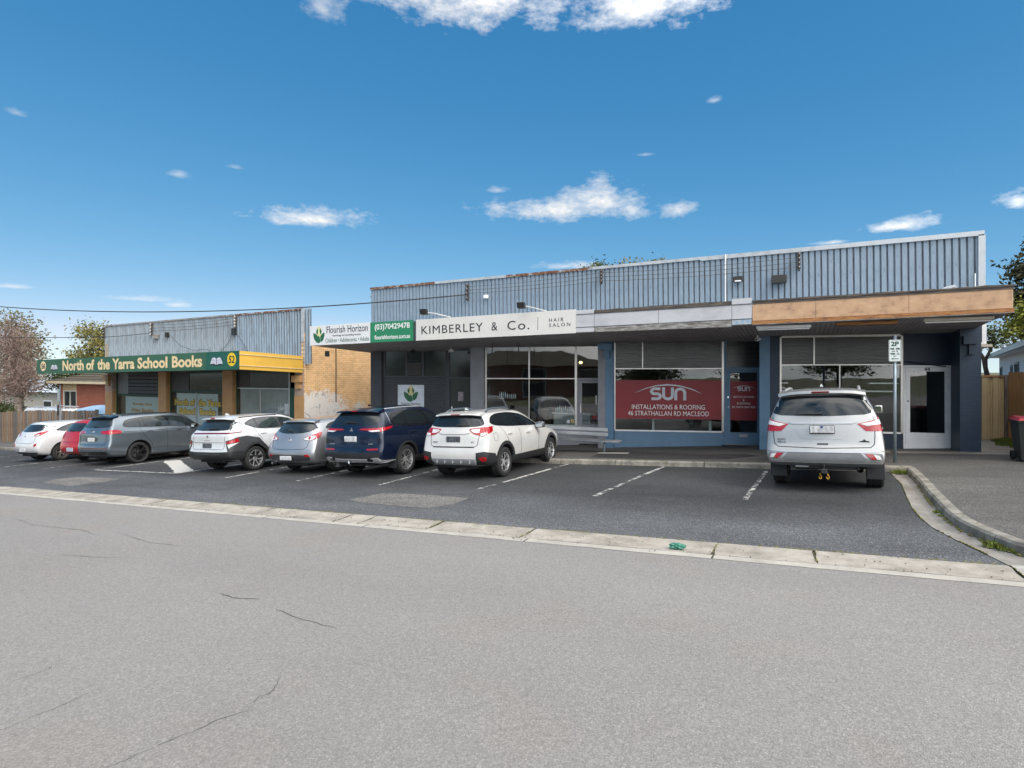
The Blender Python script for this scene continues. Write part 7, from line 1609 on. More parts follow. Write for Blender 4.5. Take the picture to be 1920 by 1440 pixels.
    side_glass(c, [(-.62, 1.36), (-.50, 1.66), (.5, 1.71), (1.2, 1.67), (1.95, 1.27), (1.0, 1.27), (.0, 1.31)], [((.15, 1.28), (.12, 1.7), .03), ((.95, 1.25), (.9, 1.7), .03)], M_glass)
    c.rails(-.62, 1.1, .60, M_satin, .055)
    c.mirrors(1.55, 1.35, P_silver, (.15, .14, .17))
    front_end(c, .95, W2); windscreen(c, 1.48, 1.6, 2.1, 1.2, .60, .68, M_glass)
    for sx in (-1, 1):
        MB().cbox(min(sx * .64, sx * .92), max(sx * .64, sx * .92), -.50, -.475, .20, .50, .006).build('mud_flap', M_trim, r, local=True)
    ta = MB(); ta.tube([(.545, -.92, .415), (.545, -.55, .42)], .052, 14, cap=False); ta.tube([(.545, -.915, .415), (.545, -.55, .42)], .043, 14, cap=False)
    ta.build('exhaust_pipe', M_chrome, r, local=True, smooth=True)
    tb = MB(); tb.cbox(-.55, .55, -.86, -.76, .40, .47, .01); tb.cbox(-.05, .05, -1.06, -.76, .345, .425, .01); tb.lathe([(.001, .0), (.012, 0), (.014, .04), (.025, .06), (.025, .09), (.001, .10)], c=(0, -1.02, .42), n=10)
    tb_o = tb.build('tow_bar', M_trim, r, local=True)
    for x in (-.065, .055):
        pts = [(x, -1.0, .345)] + [(x + .020 * math.sin(t), -1.0 - .006, .31 - .03 + .032 * math.cos(t)) for t in [q * .55 for q in range(0, 10)]]
        MB().tube(pts, .008, 6).build('safety_hook', M_hook, tb_o, local=True, smooth=True)
    MB().cbox(-.46, -.24, -.93, -.88, .435, .475, .01).build('wiring_socket', M_satin, tb_o, local=True)
    MB().hexa([(-.028, -0.280, 1.862), (.028, -0.280, 1.862), (.012, -0.150, 1.862), (-.012, -0.150, 1.862), (-.006, -0.275, 1.912), (.006, -0.275, 1.912), (.004, -0.230, 1.907), (-.004, -0.230, 1.907)]).build('antenna_fin', P_white2, r, local=True)
car_isuzu()

# ---- white crossover with black cladding
def car_xv():
    r = place_car('white_crossover', 'white crossover hatchback with black wheel arches, nearest the metal bench', -7.0, 12.14, -1.2)
    W2 = .90
    sp = dict(W=1.80, WB=2.665, RO=.86, FO=.90, rw=.347, rr=.222, tw=.225, paint=P_white, ra=.415, bulge=[.06, .08, .09, .08, .08, .10, .10],
              rear=[(.32, .16, .84), (.42, .02, .93), (.60, 0, .97), (.78, .05, .965), (1.00, .09, .95), (1.20, .20, .86)],
              mid=[(.26, .88), (.38, .96), (.62, 1.0), (.85, 1.0), (1.0, .97), (1.13, .90)], front=FRONT,
              roof=std_roof(-.56, 1.47, 1.575, 1.25, 2.05, 1.05, 2.665, .9, W2, .68), spokes=(5, 'vee'), twotone=True, rimmats=[M_silver, M_black_alloy, M_disc], crease={3: .35, 4: .2})
    c = Car(sp, r); c.wheels(); c.underbody()
    c.patch('rear_window', M_glass, 'rear', [(-.56, 1.455), (.56, 1.455), (.66, 1.34), (.715, 1.235), (.5, 1.20), (-.5, 1.20), (-.715, 1.235), (-.66, 1.34)], off=.006)
    sb = MB(); n = 8
    for i in range(n):
        x0, x1 = lerp(-.60, .60, i / n), lerp(-.60, .60, (i + 1) / n); y0 = -.745 + .08 * (x0 / .6) ** 2; y1 = -.745 + .08 * (x1 / .6) ** 2
        z0 = 1.475 - .03 * (x0 / .6) ** 4; z1 = 1.475 - .03 * (x1 / .6) ** 4
        sb.hexa([(x0, y0, z0), (x1, y1, z1), (x1, -.42, z1), (x0, -.42, z0), (x0, y0 + .01, z0 + .032), (x1, y1 + .01, z1 + .032), (x1, -.42, z1 + .075), (x0, -.42, z0 + .075)])
    so = smooth_by_angle(sb.build('spoiler', P_white, r, local=True), 40)
    MB().cbox(-.12, .12, -.752, -.72, 1.478, 1.496, .004).build('brake_lamp', M_red, so, local=True)
    c.wiper(.05, 1.235, .34, 1.225)
    c.patch('tail_lamp', M_red, 'diag', [('r', .375, 1.125), ('r', .40, 1.16), ('r', .72, 1.19), ('s', -.42, 1.20), ('s', -.50, 1.09), ('r', .82, 1.03), ('r', .74, .99), ('r', .52, 1.035)], off=.010, rim=.02, soft=0, h=.035, mirror=True)
    c.patch('lamp_lens', M_clear, 'diag', [('r', .42, 1.115), ('r', .44, 1.14), ('r', .64, 1.155), ('r', .64, 1.065), ('r', .52, 1.065)], off=.014, rim=.006, soft=0, h=.035, mirror=True)
    c.patch('reversing_lamp', M_clear, 'diag', [('r', .675, 1.06), ('r', .80, 1.07), ('r', .80, 1.03), ('r', .74, .995), ('r', .675, 1.01)], off=.014, rim=.006, soft=0, h=.03, mirror=True)
    c.patch('tailgate_garnish', P_white, 'rear', [(-.41, 1.13), (.41, 1.13), (.40, 1.04), (-.40, 1.04)], off=.022, rim=.03, soft=1)
    c.badge(0, 1.095, 'oval', .028, mat('badge_blue', (.02, .03, .08), .2, coat=1))
    c.strip('tailgate_seam', M_liner, 'rear', [(-.66, 1.10), (-.645, .95), (-.62, .80), (-.56, .765), (.56, .765), (.62, .80), (.645, .95), (.66, 1.10)], w=.010, off=.004)
    c.strip('bumper_seam', M_liner, 'rear', [(-.55, .755), (.55, .755)], w=.02, off=.004)
    c.plate(0, .93, m=M_plate_d)
    c.lettering('SUBARU', -.50, .865, .035, M_metal_dark); c.lettering('XV', .50, .865, .045, M_metal_dark, 1.4)
    c.patch('bumper_cladding', M_trim, 'diag', [('r', .60, .63), ('r', .80, .66), ('s', -.52, .60), ('s', -.40, .45), ('s', -.40, .30), ('r', .70, .36), ('r', .56, .36), ('r', .60, .50)], off=.012, rim=.03, soft=0, h=.05, mirror=True)
    c.patch('rear_reflector', M_red, 'diag', [('r', .67, .53), ('r', .83, .55), ('r', .83, .455), ('r', .70, .45)], off=.018, rim=.01, soft=1, h=.04, mirror=True)
    c.patch('skid_plate', M_satin, 'rear', [(-.575, .50), (.575, .50), (.54, .36), (-.54, .36)], off=.016, rim=.03, soft=0)
    for q in range(5):
        x = -.44 + q * .22; p, _ = c.ray('rear', x, .44)
        MB().box(x - .012, x + .012, p.y - .030, p.y, .395, .47).build('skid_plate_rib', M_satin, r, local=True)
    c.arch(M_trim, 0, .40, .475, .27); c.arch(M_trim, 2.665, .40, .475, .27)
    c.patch('sill_cladding', M_trim, 'right', [(.38, .46), (2.30, .46), (2.30, .28), (.38, .28)], off=.010, rim=.03, soft=0, h=.08, mirror=True)
    side_glass(c, [(-.46, 1.29), (-.30, 1.41), (.05, 1.475), (.62, 1.48), (1.10, 1.40), (1.82, 1.085), (1.2, 1.105), (.35, 1.15), (-.20, 1.195), (-.40, 1.235)],
               [((.02, 1.1), (-.15, 1.5), .014), ((.16, 1.1), (.0, 1.5), .010), ((.86, 1.08), (.70, 1.5), .022)], M_glass)
    for ln in ([(.80, 1.10), (.80, .46)], [(-.12, 1.2), (.06, 1.0), (.14, .85), (.42, .62), (.50, .46)], [(1.80, 1.07), (1.84, .85), (1.80, .46)]): c.strip('door_seam', M_liner, 'right', ln, w=.007, mirror=True)
    c.strip('fuel_flap_seam', M_liner, 'right', [(-.52, 1.03), (-.36, 1.05), (-.33, .93), (-.38, .86), (-.50, .88), (-.52, 1.03)], w=.006)
    c.handles([(.26, .99), (1.22, .955)], P_white)
    c.rails(-.42, .95, .53, mat('blue_grey_rail', (.10, .13, .16), .35, metal=.3), .085)
    c.mirrors(1.62, 1.10, mat('grey_mirror_shell', (.09, .10, .11), .25, coat=.5), (.22, .15, .17))
    front_end(c, .72, W2); windscreen(c, 1.28, 1.4, 1.98, 1.05, .56, .66, M_glass)
    MB().hexa([(-.028, -0.300, 1.575), (.028, -0.300, 1.575), (.012, -0.170, 1.575), (-.012, -0.170, 1.575), (-.006, -0.295, 1.625), (.006, -0.295, 1.625), (.004, -0.250, 1.620), (-.004, -0.250, 1.620)]).build('antenna_fin', P_white, r, local=True)
car_xv()

# ---- navy family wagon
def car_outlander():
    r = place_car('navy_wagon', 'dark navy family wagon with a tow ball and silver bumper strip', -9.75, 12.0, 0)
    W2 = .931
    sp = dict(W=1.862, WB=2.706, RO=1.02, FO=.95, rw=.368, rr=.255, tw=.255, paint=P_navy, ra=.43, bulge=[.06, .08, .09, .09, .08, .10, .10],
              rear=[(.34, .16, .86), (.44, .02, .95), (.62, 0, .985), (.80, .05, .985), (1.08, .06, .97), (1.29, .16, .90)],
              mid=[(.26, .90), (.38, .97), (.65, 1.0), (.90, 1.0), (1.06, .98), (1.20, .91)], front=[(z + .06, a, b) for z, a, b in FRONT],
              roof=std_roof(-.68, 1.61, 1.73, 1.25, 2.05, 1.15, 2.706, .95, W2, .70), spokes=(5, 'split'), twotone=True, rimmats=[M_silver, M_black_alloy, M_disc], crease={3: .4, 4: .25})
    c = Car(sp, r); c.wheels(); c.underbody()
    c.patch('rear_window', M_glass, 'rear', [(-.60, 1.585), (.60, 1.585), (.70, 1.45), (.76, 1.315), (.5, 1.29), (-.5, 1.29), (-.76, 1.315), (-.70, 1.45)], off=.006)
    sb = MB(); n = 8
    for i in range(n):
        x0, x1 = lerp(-.66, .66, i / n), lerp(-.66, .66, (i + 1) / n); y0 = -.90 + .10 * (x0 / .66) ** 2; y1 = -.90 + .10 * (x1 / .66) ** 2
        z0 = 1.605 - .03 * (x0 / .66) ** 4; z1 = 1.605 - .03 * (x1 / .66) ** 4
        sb.hexa([(x0, y0, z0), (x1, y1, z1), (x1, -.55, z1), (x0, -.55, z0), (x0, y0 + .01, z0 + .035), (x1, y1 + .01, z1 + .035), (x1, -.55, z1 + .09), (x0, -.55, z0 + .09)])
    so = smooth_by_angle(sb.build('spoiler', P_navy, r, local=True), 40)
    MB().cbox(-.10, .10, -.906, -.87, 1.612, 1.632, .004).build('brake_lamp', M_red, so, local=True)
    c.wiper(-.22, 1.345, .14, 1.335)
    c.patch('tail_lamp', M_red, 'diag', [('r', .23, 1.165), ('r', .30, 1.195), ('r', .70, 1.205), ('s', -.48, 1.235), ('s', -.62, 1.175), ('r', .84, 1.12), ('r', .60, 1.115), ('r', .50, 1.15)], off=.012, rim=.02, soft=0, h=.035, mirror=True)
    c.patch('lamp_lens', M_clear, 'diag', [('r', .50, 1.145), ('r', .62, 1.15), ('r', .80, 1.16), ('r', .82, 1.125), ('r', .60, 1.115)], off=.016, rim=.006, soft=0, h=.03, mirror=True)
    c.badge(0, 1.165, 'tri', .055); c.lettering('MITSUBISHI', .60, .83, .026, M_satin); c.lettering('OUTLANDER', -.60, .83, .026, M_satin)
    c.plate(0, .95, m=M_plate)
    c.strip('tailgate_seam', M_liner, 'rear', [(-.80, 1.10), (-.79, .80), (-.74, .765), (.74, .765), (.79, .80), (.80, 1.10)], w=.010, off=.004)
    c.patch('tailgate_recess', M_gloss, 'rear', [(-.72, 1.075), (.72, 1.075), (.66, 1.055), (-.66, 1.055)], off=.006, soft=0)
    c.patch('rear_reflector', M_red, 'rear', [(.50, .72), (.80, .725), (.80, .685), (.52, .68)], off=.010, soft=0, mirror=True, h=.04)
    c.patch('bumper_lower', M_trim, 'rear', [(-.86, .60), (.86, .60), (.84, .36), (-.84, .36)], off=.006, rim=.02, soft=0, h=.07)
    c.patch('skid_trim', M_satin, 'rear', [(-.80, .51), (-.62, .50), (-.58, .47), (.58, .47), (.62, .50), (.80, .51), (.90, .42), (.84, .375), (.60, .40), (-.60, .40), (-.84, .375), (-.90, .42)], off=.022, rim=.03, soft=1)
    c.patch('exhaust_trim', M_gloss, 'rear', [(.50, .485), (.66, .485), (.66, .43), (.50, .43)], off=.028, rim=.01, soft=1, mirror=True, h=.04)
    tb = MB(); tb.tube([(0, -.85, .33), (0, -1.08, .33), (0, -1.12, .38), (0, -1.12, .42)], .022, 8); tb.lathe([(.001, 0), (.018, 0), (.025, .02), (.025, .04), (.001, .055)], c=(0, -1.12, .42), n=12); tb.box(-.4, .4, -.85, -.78, .31, .37)
    tb.build('tow_ball', M_chrome, r, local=True, smooth=False)
    side_glass(c, [(-.50, 1.30), (-.44, 1.54), (.3, 1.60), (.85, 1.58), (1.2, 1.50), (1.85, 1.17), (1.1, 1.195), (.2, 1.22), (-.30, 1.245)], [((.12, 1.2), (.02, 1.62), .014), ((.90, 1.18), (.80, 1.6), .022)], M_glass)
    c.strip('window_chrome', M_chrome, 'right', [(-.53, 1.56), (-.54, 1.30), (-.40, 1.24), (.5, 1.20), (1.8, 1.15)], w=.018, off=.008, mirror=True)
    for ln in ([(.84, 1.18), (.82, .40)], [(.02, 1.22), (.12, .92), (.42, .62), (.5, .4)]): c.strip('door_seam', M_liner, 'right', ln, w=.007, mirror=True)
    c.arch(M_trim, 0, .41, .455, .30); c.arch(M_trim, 2.706, .41, .455, .30)
    c.patch('sill_cladding', M_trim, 'right', [(.38, .44), (2.34, .44), (2.34, .28), (.38, .28)], off=.010, rim=.03, soft=0, h=.08, mirror=True)
    c.handles([(.28, 1.06), (1.25, 1.03)], P_navy); c.rails(-.5, 1.05, .56, M_satin, 0, raised=False)
    c.mirrors(1.62, 1.22, P_navy, (.22, .15, .17)); front_end(c, .82, W2); windscreen(c, 1.28, 1.5, 1.98, 1.15, .57, .68, M_glass)
    for sx in (-1, 1): MB().cbox(min(sx * .68, sx * .91), max(sx * .68, sx * .91), -.47, -.45, .20, .46, .005).build('mud_flap', M_trim, r, local=True)
    MB().hexa([(-.028, -0.360, 1.725), (.028, -0.360, 1.725), (.012, -0.230, 1.725), (-.012, -0.230, 1.725), (-.006, -0.355, 1.775), (.006, -0.355, 1.775), (.004, -0.310, 1.770), (-.004, -0.310, 1.770)]).build('antenna_fin', M_gloss, r, local=True)
car_outlander()

# ---- silver-grey hatchback
def car_mazda():
    r = place_car('silver_hatchback', 'silver-grey hatchback between the white crossover with a light strip and the navy wagon', -12.02, 12.05, 0)
    W2 = .878
    sp = dict(W=1.755, WB=2.64, RO=.90, FO=.92, rw=.32, rr=.212, tw=.205, paint=P_grey, ra=.385, bulge=[.06, .10, .13, .12, .11, .13, .12],
              rear=[(.26, .20, .82), (.36, .05, .92), (.54, 0, .965), (.72, .06, .96), (.92, .13, .93), (1.07, .22, .86)],
              mid=[(.19, .88), (.30, .96), (.55, 1.0), (.80, 1.0), (.93, .965), (1.03, .90)], front=[(z - .04, a, b) for z, a, b in FRONT],
              roof=std_roof(-.50, 1.36, 1.475, 1.20, 2.05, .98, 2.64, .92, W2, .66), spokes=(5, 'split'), rimmats=[M_silver, M_black_alloy, M_disc], crease={3: .15})
    c = Car(sp, r); c.wheels(); c.underbody()
    c.patch('rear_window', M_glass2, 'rear', [(-.54, 1.345), (.54, 1.345), (.68, 1.28), (.70, 1.20), (.56, 1.10), (.25, 1.06), (-.25, 1.06), (-.56, 1.10), (-.70, 1.20), (-.68, 1.28)], off=.006, soft=2)
    sb = MB(); n = 8
    for i in range(n):
        x0, x1 = lerp(-.58, .58, i / n), lerp(-.58, .58, (i + 1) / n); y0 = -.68 + .12 * (x0 / .58) ** 2; y1 = -.68 + .12 * (x1 / .58) ** 2
        z0 = 1.365 - .03 * (x0 / .58) ** 4; z1 = 1.365 - .03 * (x1 / .58) ** 4
        sb.hexa([(x0, y0, z0), (x1, y1, z1), (x1, -.38, z1), (x0, -.38, z0), (x0, y0 + .01, z0 + .03), (x1, y1 + .01, z1 + .03), (x1, -.38, z1 + .075), (x0, -.38, z0 + .075)])
    smooth_by_angle(sb.build('spoiler', P_grey, r, local=True), 40)
    c.wiper(.02, 1.10, -.26, 1.17)
    c.patch('tail_lamp', M_red, 'diag', [('r', .44, .905), ('r', .52, .965), ('r', .66, 1.01), ('s', -.50, 1.10), ('s', -.52, 1.03), ('r', .82, .94), ('r', .66, .875)], off=.012, rim=.02, soft=1, h=.035, mirror=True)
    c.patch('lamp_lens', M_clear, 'diag', [('r', .46, .905), ('r', .53, .955), ('r', .68, 1.0), ('r', .78, .985), ('r', .74, .90), ('r', .65, .88)], off=.016, rim=.006, soft=1, h=.03, mirror=True)
    c.patch('lamp_roundel', M_red, 'rear', [(.635 + .032 * math.cos(t * .7), .94 + .04 * math.sin(t * .7)) for t in range(9)], off=.020, rim=.006, soft=0, h=.02, mirror=True)
    c.badge(0, .90, 'm', .05)
    c.strip('tailgate_seam', M_liner, 'rear', [(-.66, .92), (-.62, .72), (-.52, .665), (0, .65), (.52, .665), (.62, .72), (.66, .92)], w=.009, off=.004)
    c.patch('bumper_recess', mat('dark_grey_bumper', (.05, .053, .058), .45), 'rear', [(-.62, .52), (.62, .52), (.74, .44), (.66, .355), (-.66, .355), (-.74, .44)], off=.006, rim=.02, soft=1)
    MB().cbox(-.186, .186, -1.055, -1.0, .385, .49, .006).build('number_plate', M_plate, r, local=True)
    c.patch('rear_reflector', M_red, 'rear', [(.57, .525), (.68, .53), (.73, .475), (.60, .47)], off=.014, soft=0, mirror=True, h=.03)
    side_glass(c, [(-.34, 1.17), (-.12, 1.30), (.4, 1.375), (.9, 1.36), (1.25, 1.27), (1.85, 1.0), (1.0, 1.04), (.1, 1.09)], [((.25, 1.0), (.1, 1.4), .02), ((.95, 1.0), (.85, 1.4), .022)], M_glass2)
    for ln in ([(.86, 1.05), (.86, .34)], [(.0, 1.1), (.2, .8), (.45, .5)]): c.strip('door_seam', M_liner, 'right', ln, w=.007, mirror=True)
    c.handles([(.3, .93), (1.2, .90)], P_grey); c.mirrors(1.6, 1.04, P_grey, (.2, .14, .15)); front_end(c, .68, W2); windscreen(c, 1.22, 1.3, 1.98, .98, .54, .64, M_glass)
    MB().tube([(0, -.12, 1.47), (0, -.34, 1.60)], .006, 6).build('antenna', M_trim, r, local=True)
    MB().tube([(-.55, -.98, .30), (-.55, -.7, .31)], .034, 12).build('exhaust_pipe', M_chrome, r, local=True)
car_mazda()

# ---- white small crossover with a full-width light strip
def car_kona():
    r = place_car('white_small_crossover', 'white compact crossover with a thin full-width light strip and grey cladding', -14.70, 11.63, -1)
    W2 = .912
    sp = dict(W=1.825, WB=2.66, RO=.86, FO=.86, rw=.343, rr=.235, tw=.225, paint=P_white3, ra=.405, bulge=[.05, .07, .08, .07, .07, .10, .11],
              rear=[(.33, .14, .86), (.42, .02, .95), (.56, 0, .975), (.74, .05, .97), (1.04, .06, .94), (1.17, .16, .86)],
              mid=[(.24, .89), (.36, .97), (.60, 1.0), (.85, 1.0), (1.0, .97), (1.12, .90)], front=FRONT,
              roof=std_roof(-.46, 1.49, 1.60, 1.2, 2.0, 1.04, 2.66, .86, W2, .69), spokes=(7, 'swirl'), twotone=True, rimmats=[M_silver, M_black_alloy, M_disc], crease={3: .3, 4: .5})
    c = Car(sp, r); c.wheels(); c.underbody()
    c.patch('rear_window', M_glass2, 'rear', [(-.58, 1.465), (.58, 1.465), (.74, 1.32), (.80, 1.21), (.5, 1.165), (-.5, 1.165), (-.80, 1.21), (-.74, 1.32)], off=.006)
    sb = MB(); n = 8
    for i in range(n):
        x0, x1 = lerp(-.62, .62, i / n), lerp(-.62, .62, (i + 1) / n); y0 = -.70 + .10 * (x0 / .62) ** 2; y1 = -.70 + .10 * (x1 / .62) ** 2
        z0 = 1.485 - .03 * (x0 / .62) ** 4; z1 = 1.485 - .03 * (x1 / .62) ** 4
        sb.hexa([(x0, y0, z0), (x1, y1, z1), (x1, -.36, z1), (x0, -.36, z0), (x0, y0 + .01, z0 + .03), (x1, y1 + .01, z1 + .03), (x1, -.36, z1 + .085), (x0, -.36, z0 + .085)])
    so = smooth_by_angle(sb.build('spoiler', P_white3, r, local=True), 40)
    MB().cbox(-.08, .08, -.712, -.67, 1.495, 1.525, .006).build('brake_lamp', M_red, so, local=True)
    c.wiper(-.02, 1.20, .36, 1.205)
    c.patch('light_strip', M_red_d, 'diag', [('r', -.70, 1.105), ('r', 0, 1.115), ('r', .72, 1.11), ('s', -.42, 1.125), ('s', -.42, 1.10), ('r', .72, 1.075), ('r', 0, 1.08), ('r', -.70, 1.07)], off=.010, rim=.02, soft=0, h=.04)
    c.badge(0, 1.01, 'H', .035, M_grey_alloy); c.lettering('KONA', 0, .905, .045, M_grey_alloy, 2.6)
    c.strip('tailgate_seam', M_liner, 'rear', [(.66, 1.06), (.66, .70), (.60, .66), (-.60, .66), (-.66, .70), (-.66, 1.06)], w=.008, off=.004)
    c.strip('tailgate_crease', M_liner, 'rear', [(-.64, .845), (.64, .845)], w=.008, off=.004)
    c.plate(0, .76, m=M_plate_d)
    c.patch('bumper_cladding', M_trim, 'rear', [(-.86, .60), (-.5, .585), (.5, .585), (.86, .60), (.88, .40), (.5, .36), (-.5, .36), (-.88, .40)], off=.012, rim=.03, soft=0, h=.06)
    c.patch('bumper_corner', M_trim, 'diag', [('r', .60, .585), ('r', .84, .60), ('s', -.42, .60), ('s', -.34, .30), ('r', .84, .36), ('r', .60, .36)], off=.014, rim=.03, soft=0, h=.05, mirror=True)
    c.patch('bumper_inset', mat('grey_inset', (.06, .062, .066), .5), 'rear', [(-.55, .54), (.55, .54), (.50, .515), (-.50, .515)], off=.018, soft=0)
    c.patch('corner_cladding', mat('slate_cladding', (.045, .048, .053), .5), 'diag', [('r', .70, .88), ('s', -.60, .98), ('s', -.30, 1.0), ('s', .10, .92), ('s', .42, .60), ('s', .36, .55), ('s', .0, .80), ('s', -.25, .75), ('s', -.45, .50), ('r', .86, .52), ('r', .80, .62)], off=.012, rim=.03, soft=0, h=.05, mirror=True)
    c.patch('tail_lamp', M_red, 'diag', [('r', .72, .86), ('s', -.58, .955), ('s', -.56, .85), ('r', .76, .80)], off=.018, rim=.02, soft=0, h=.035, mirror=True)
    c.patch('lamp_lens', M_clear, 'diag', [('r', .765, .79), ('s', -.57, .835), ('r', .86, .72), ('r', .84, .68)], off=.018, rim=.02, soft=0, h=.03, mirror=True)
    c.arch(M_trim, 0, .39, .47, .27); c.arch(M_trim, 2.66, .39, .47, .27)
    c.patch('sill_cladding', M_trim, 'right', [(.38, .46), (2.28, .46), (2.28, .28), (.38, .28)], off=.010, rim=.03, soft=0, h=.08, mirror=True)
    side_glass(c, [(-.30, 1.33), (.02, 1.47), (.5, 1.50), (.9, 1.48), (1.2, 1.40), (1.82, 1.10), (1.0, 1.135), (.18, 1.165), (-.02, 1.22)], [((.18, 1.12), (.06, 1.52), .022), ((.84, 1.1), (.76, 1.5), .026)], M_glass2, surround=mat('grey_window_trim', (.045, .046, .05), .4))
    for ln in ([(.82, 1.12), (.82, .46)], [(.0, 1.22), (.10, 1.0), (.22, .85)]): c.strip('door_seam', M_liner, 'right', ln, w=.007, mirror=True)
    c.handles([(.26, 1.04), (1.15, 1.01)], P_white3); c.rails(-.35, .95, .58, M_trim, 0, raised=False)
    c.mirrors(1.58, 1.16, P_white3, (.2, .14, .15)); front_end(c, .72, W2); windscreen(c, 1.22, 1.45, 1.94, 1.04, .56, .67, M_glass)
    MB().hexa([(-.028, -0.300, 1.585), (.028, -0.300, 1.585), (.012, -0.170, 1.585), (-.012, -0.170, 1.585), (-.006, -0.295, 1.635), (.006, -0.295, 1.635), (.004, -0.250, 1.630), (-.004, -0.250, 1.630)]).build('antenna_fin', P_white3, r, local=True)
car_kona()

# ---- slate-blue long wagon
def car_tiguan():
    r = place_car('slate_wagon', 'slate blue-grey long wagon with black alloy wheels beside the painted traffic island', -20.93, 12.1, 0)
    W2 = .92
    sp = dict(W=1.84, WB=2.79, RO=1.0, FO=.92, rw=.356, rr=.262, tw=.255, paint=P_teal, ra=.42, bulge=[.06, .08, .09, .08, .08, .10, .10],
              rear=[(.30, .14, .86), (.42, .02, .95), (.60, 0, .98), (.76, .05, .98), (1.06, .07, .965), (1.25, .17, .89)],
              mid=[(.22, .90), (.34, .97), (.60, 1.0), (.88, 1.0), (1.05, .98), (1.16, .91)], front=[(z + .04, a, b) for z, a, b in FRONT],
              roof=std_roof(-.66, 1.59, 1.71, 1.55, 2.22, 1.09, 2.79, .92, W2, .71), spokes=(5, 'split'), rimmats=[M_black_alloy, M_black_alloy, M_disc], lip=1, crease={3: .35, 4: .5})
    c = Car(sp, r); c.wheels(); c.underbody()
    c.patch('rear_window', M_glass2, 'rear', [(-.58, 1.555), (.58, 1.555), (.70, 1.42), (.77, 1.275), (.5, 1.25), (-.5, 1.25), (-.77, 1.275), (-.70, 1.42)], off=.006)
    sb = MB(); n = 8
    for i in range(n):
        x0, x1 = lerp(-.64, .64, i / n), lerp(-.64, .64, (i + 1) / n); y0 = -.88 + .10 * (x0 / .64) ** 2; y1 = -.88 + .10 * (x1 / .64) ** 2
        z0 = 1.575 - .03 * (x0 / .64) ** 4; z1 = 1.575 - .03 * (x1 / .64) ** 4
        sb.hexa([(x0, y0, z0), (x1, y1, z1), (x1, -.52, z1), (x0, -.52, z0), (x0, y0 + .01, z0 + .03), (x1, y1 + .01, z1 + .03), (x1, -.52, z1 + .08), (x0, -.52, z0 + .08)])
    smooth_by_angle(sb.build('spoiler', M_gloss, r, local=True), 40)
    c.wiper(-.02, 1.29, .30, 1.28)
    c.patch('tail_lamp', M_red, 'diag', [('r', .46, 1.085), ('r', .47, 1.14), ('r', .74, 1.16), ('s', -.66, 1.17), ('s', -.54, 1.10), ('s', -.60, 1.05), ('r', .82, 1.03), ('r', .56, 1.055)], off=.012, rim=.02, soft=0, h=.035, mirror=True)
    c.badge(0, 1.12, 'v', .06); c.plate(.0, .865, m=mat('pale_plate', (.62, .62, .60), .4, var=.15, scale=20))
    c.patch('plate_recess', mat('dark_tailgate_inset', (.05, .056, .06), .3), 'rear', [(-.36, .95), (.36, .95), (.32, .79), (-.32, .79)], off=.005, soft=1)
    c.strip('tailgate_seam', M_liner, 'rear', [(-.74, 1.08), (-.72, .74), (-.66, .70), (.66, .70), (.72, .74), (.74, 1.08)], w=.010, off=.004)
    c.patch('rear_reflector', M_red_d, 'rear', [(-.56, .605), (.84, .605), (.84, .58), (-.56, .58)], off=.010, soft=0)
    c.patch('bumper_lower', M_gloss, 'rear', [(-.80, .48), (.80, .48), (.76, .37), (-.76, .37)], off=.008, rim=.02, soft=0)
    side_glass(c, [(-.50, 1.30), (-.36, 1.49), (.3, 1.575), (1.0, 1.57), (1.5, 1.48), (2.05, 1.13), (1.0, 1.17), (.0, 1.215), (-.40, 1.235)], [((.10, 1.15), (.06, 1.6), .014), ((.25, 1.15), (.16, 1.6), .010), ((.98, 1.13), (.86, 1.6), .03)], M_glass2)
    c.strip('waist_crease', M_gloss, 'right', [(-.50, 1.09), (.6, 1.085), (1.9, 1.05)], w=.014, off=.006, mirror=True)
    c.strip('door_moulding', M_chrome, 'right', [(.44, .50), (2.35, .46)], w=.014, off=.008, mirror=True)
    for ln in ([(.98, 1.15), (.98, .40)], [(.05, 1.2), (.16, .95), (.42, .65), (.5, .4)]): c.strip('door_seam', M_liner, 'right', ln, w=.008, mirror=True)
    c.handles([(.36, 1.07), (1.40, 1.045)], P_teal); c.rails(-.5, 1.15, .57, M_gloss, 0, raised=False)
    c.mirrors(1.80, 1.16, M_gloss, (.2, .14, .15)); front_end(c, .80, W2); windscreen(c, 1.38, 1.5, 2.08, 1.1, .57, .68, M_glass)
    MB().hexa([(-.028, -0.340, 1.675), (.028, -0.340, 1.675), (.012, -0.210, 1.675), (-.012, -0.210, 1.675), (-.006, -0.335, 1.725), (.006, -0.335, 1.725), (.004, -0.290, 1.720), (-.004, -0.290, 1.720)]).build('antenna_fin', P_teal, r, local=True)
car_tiguan()

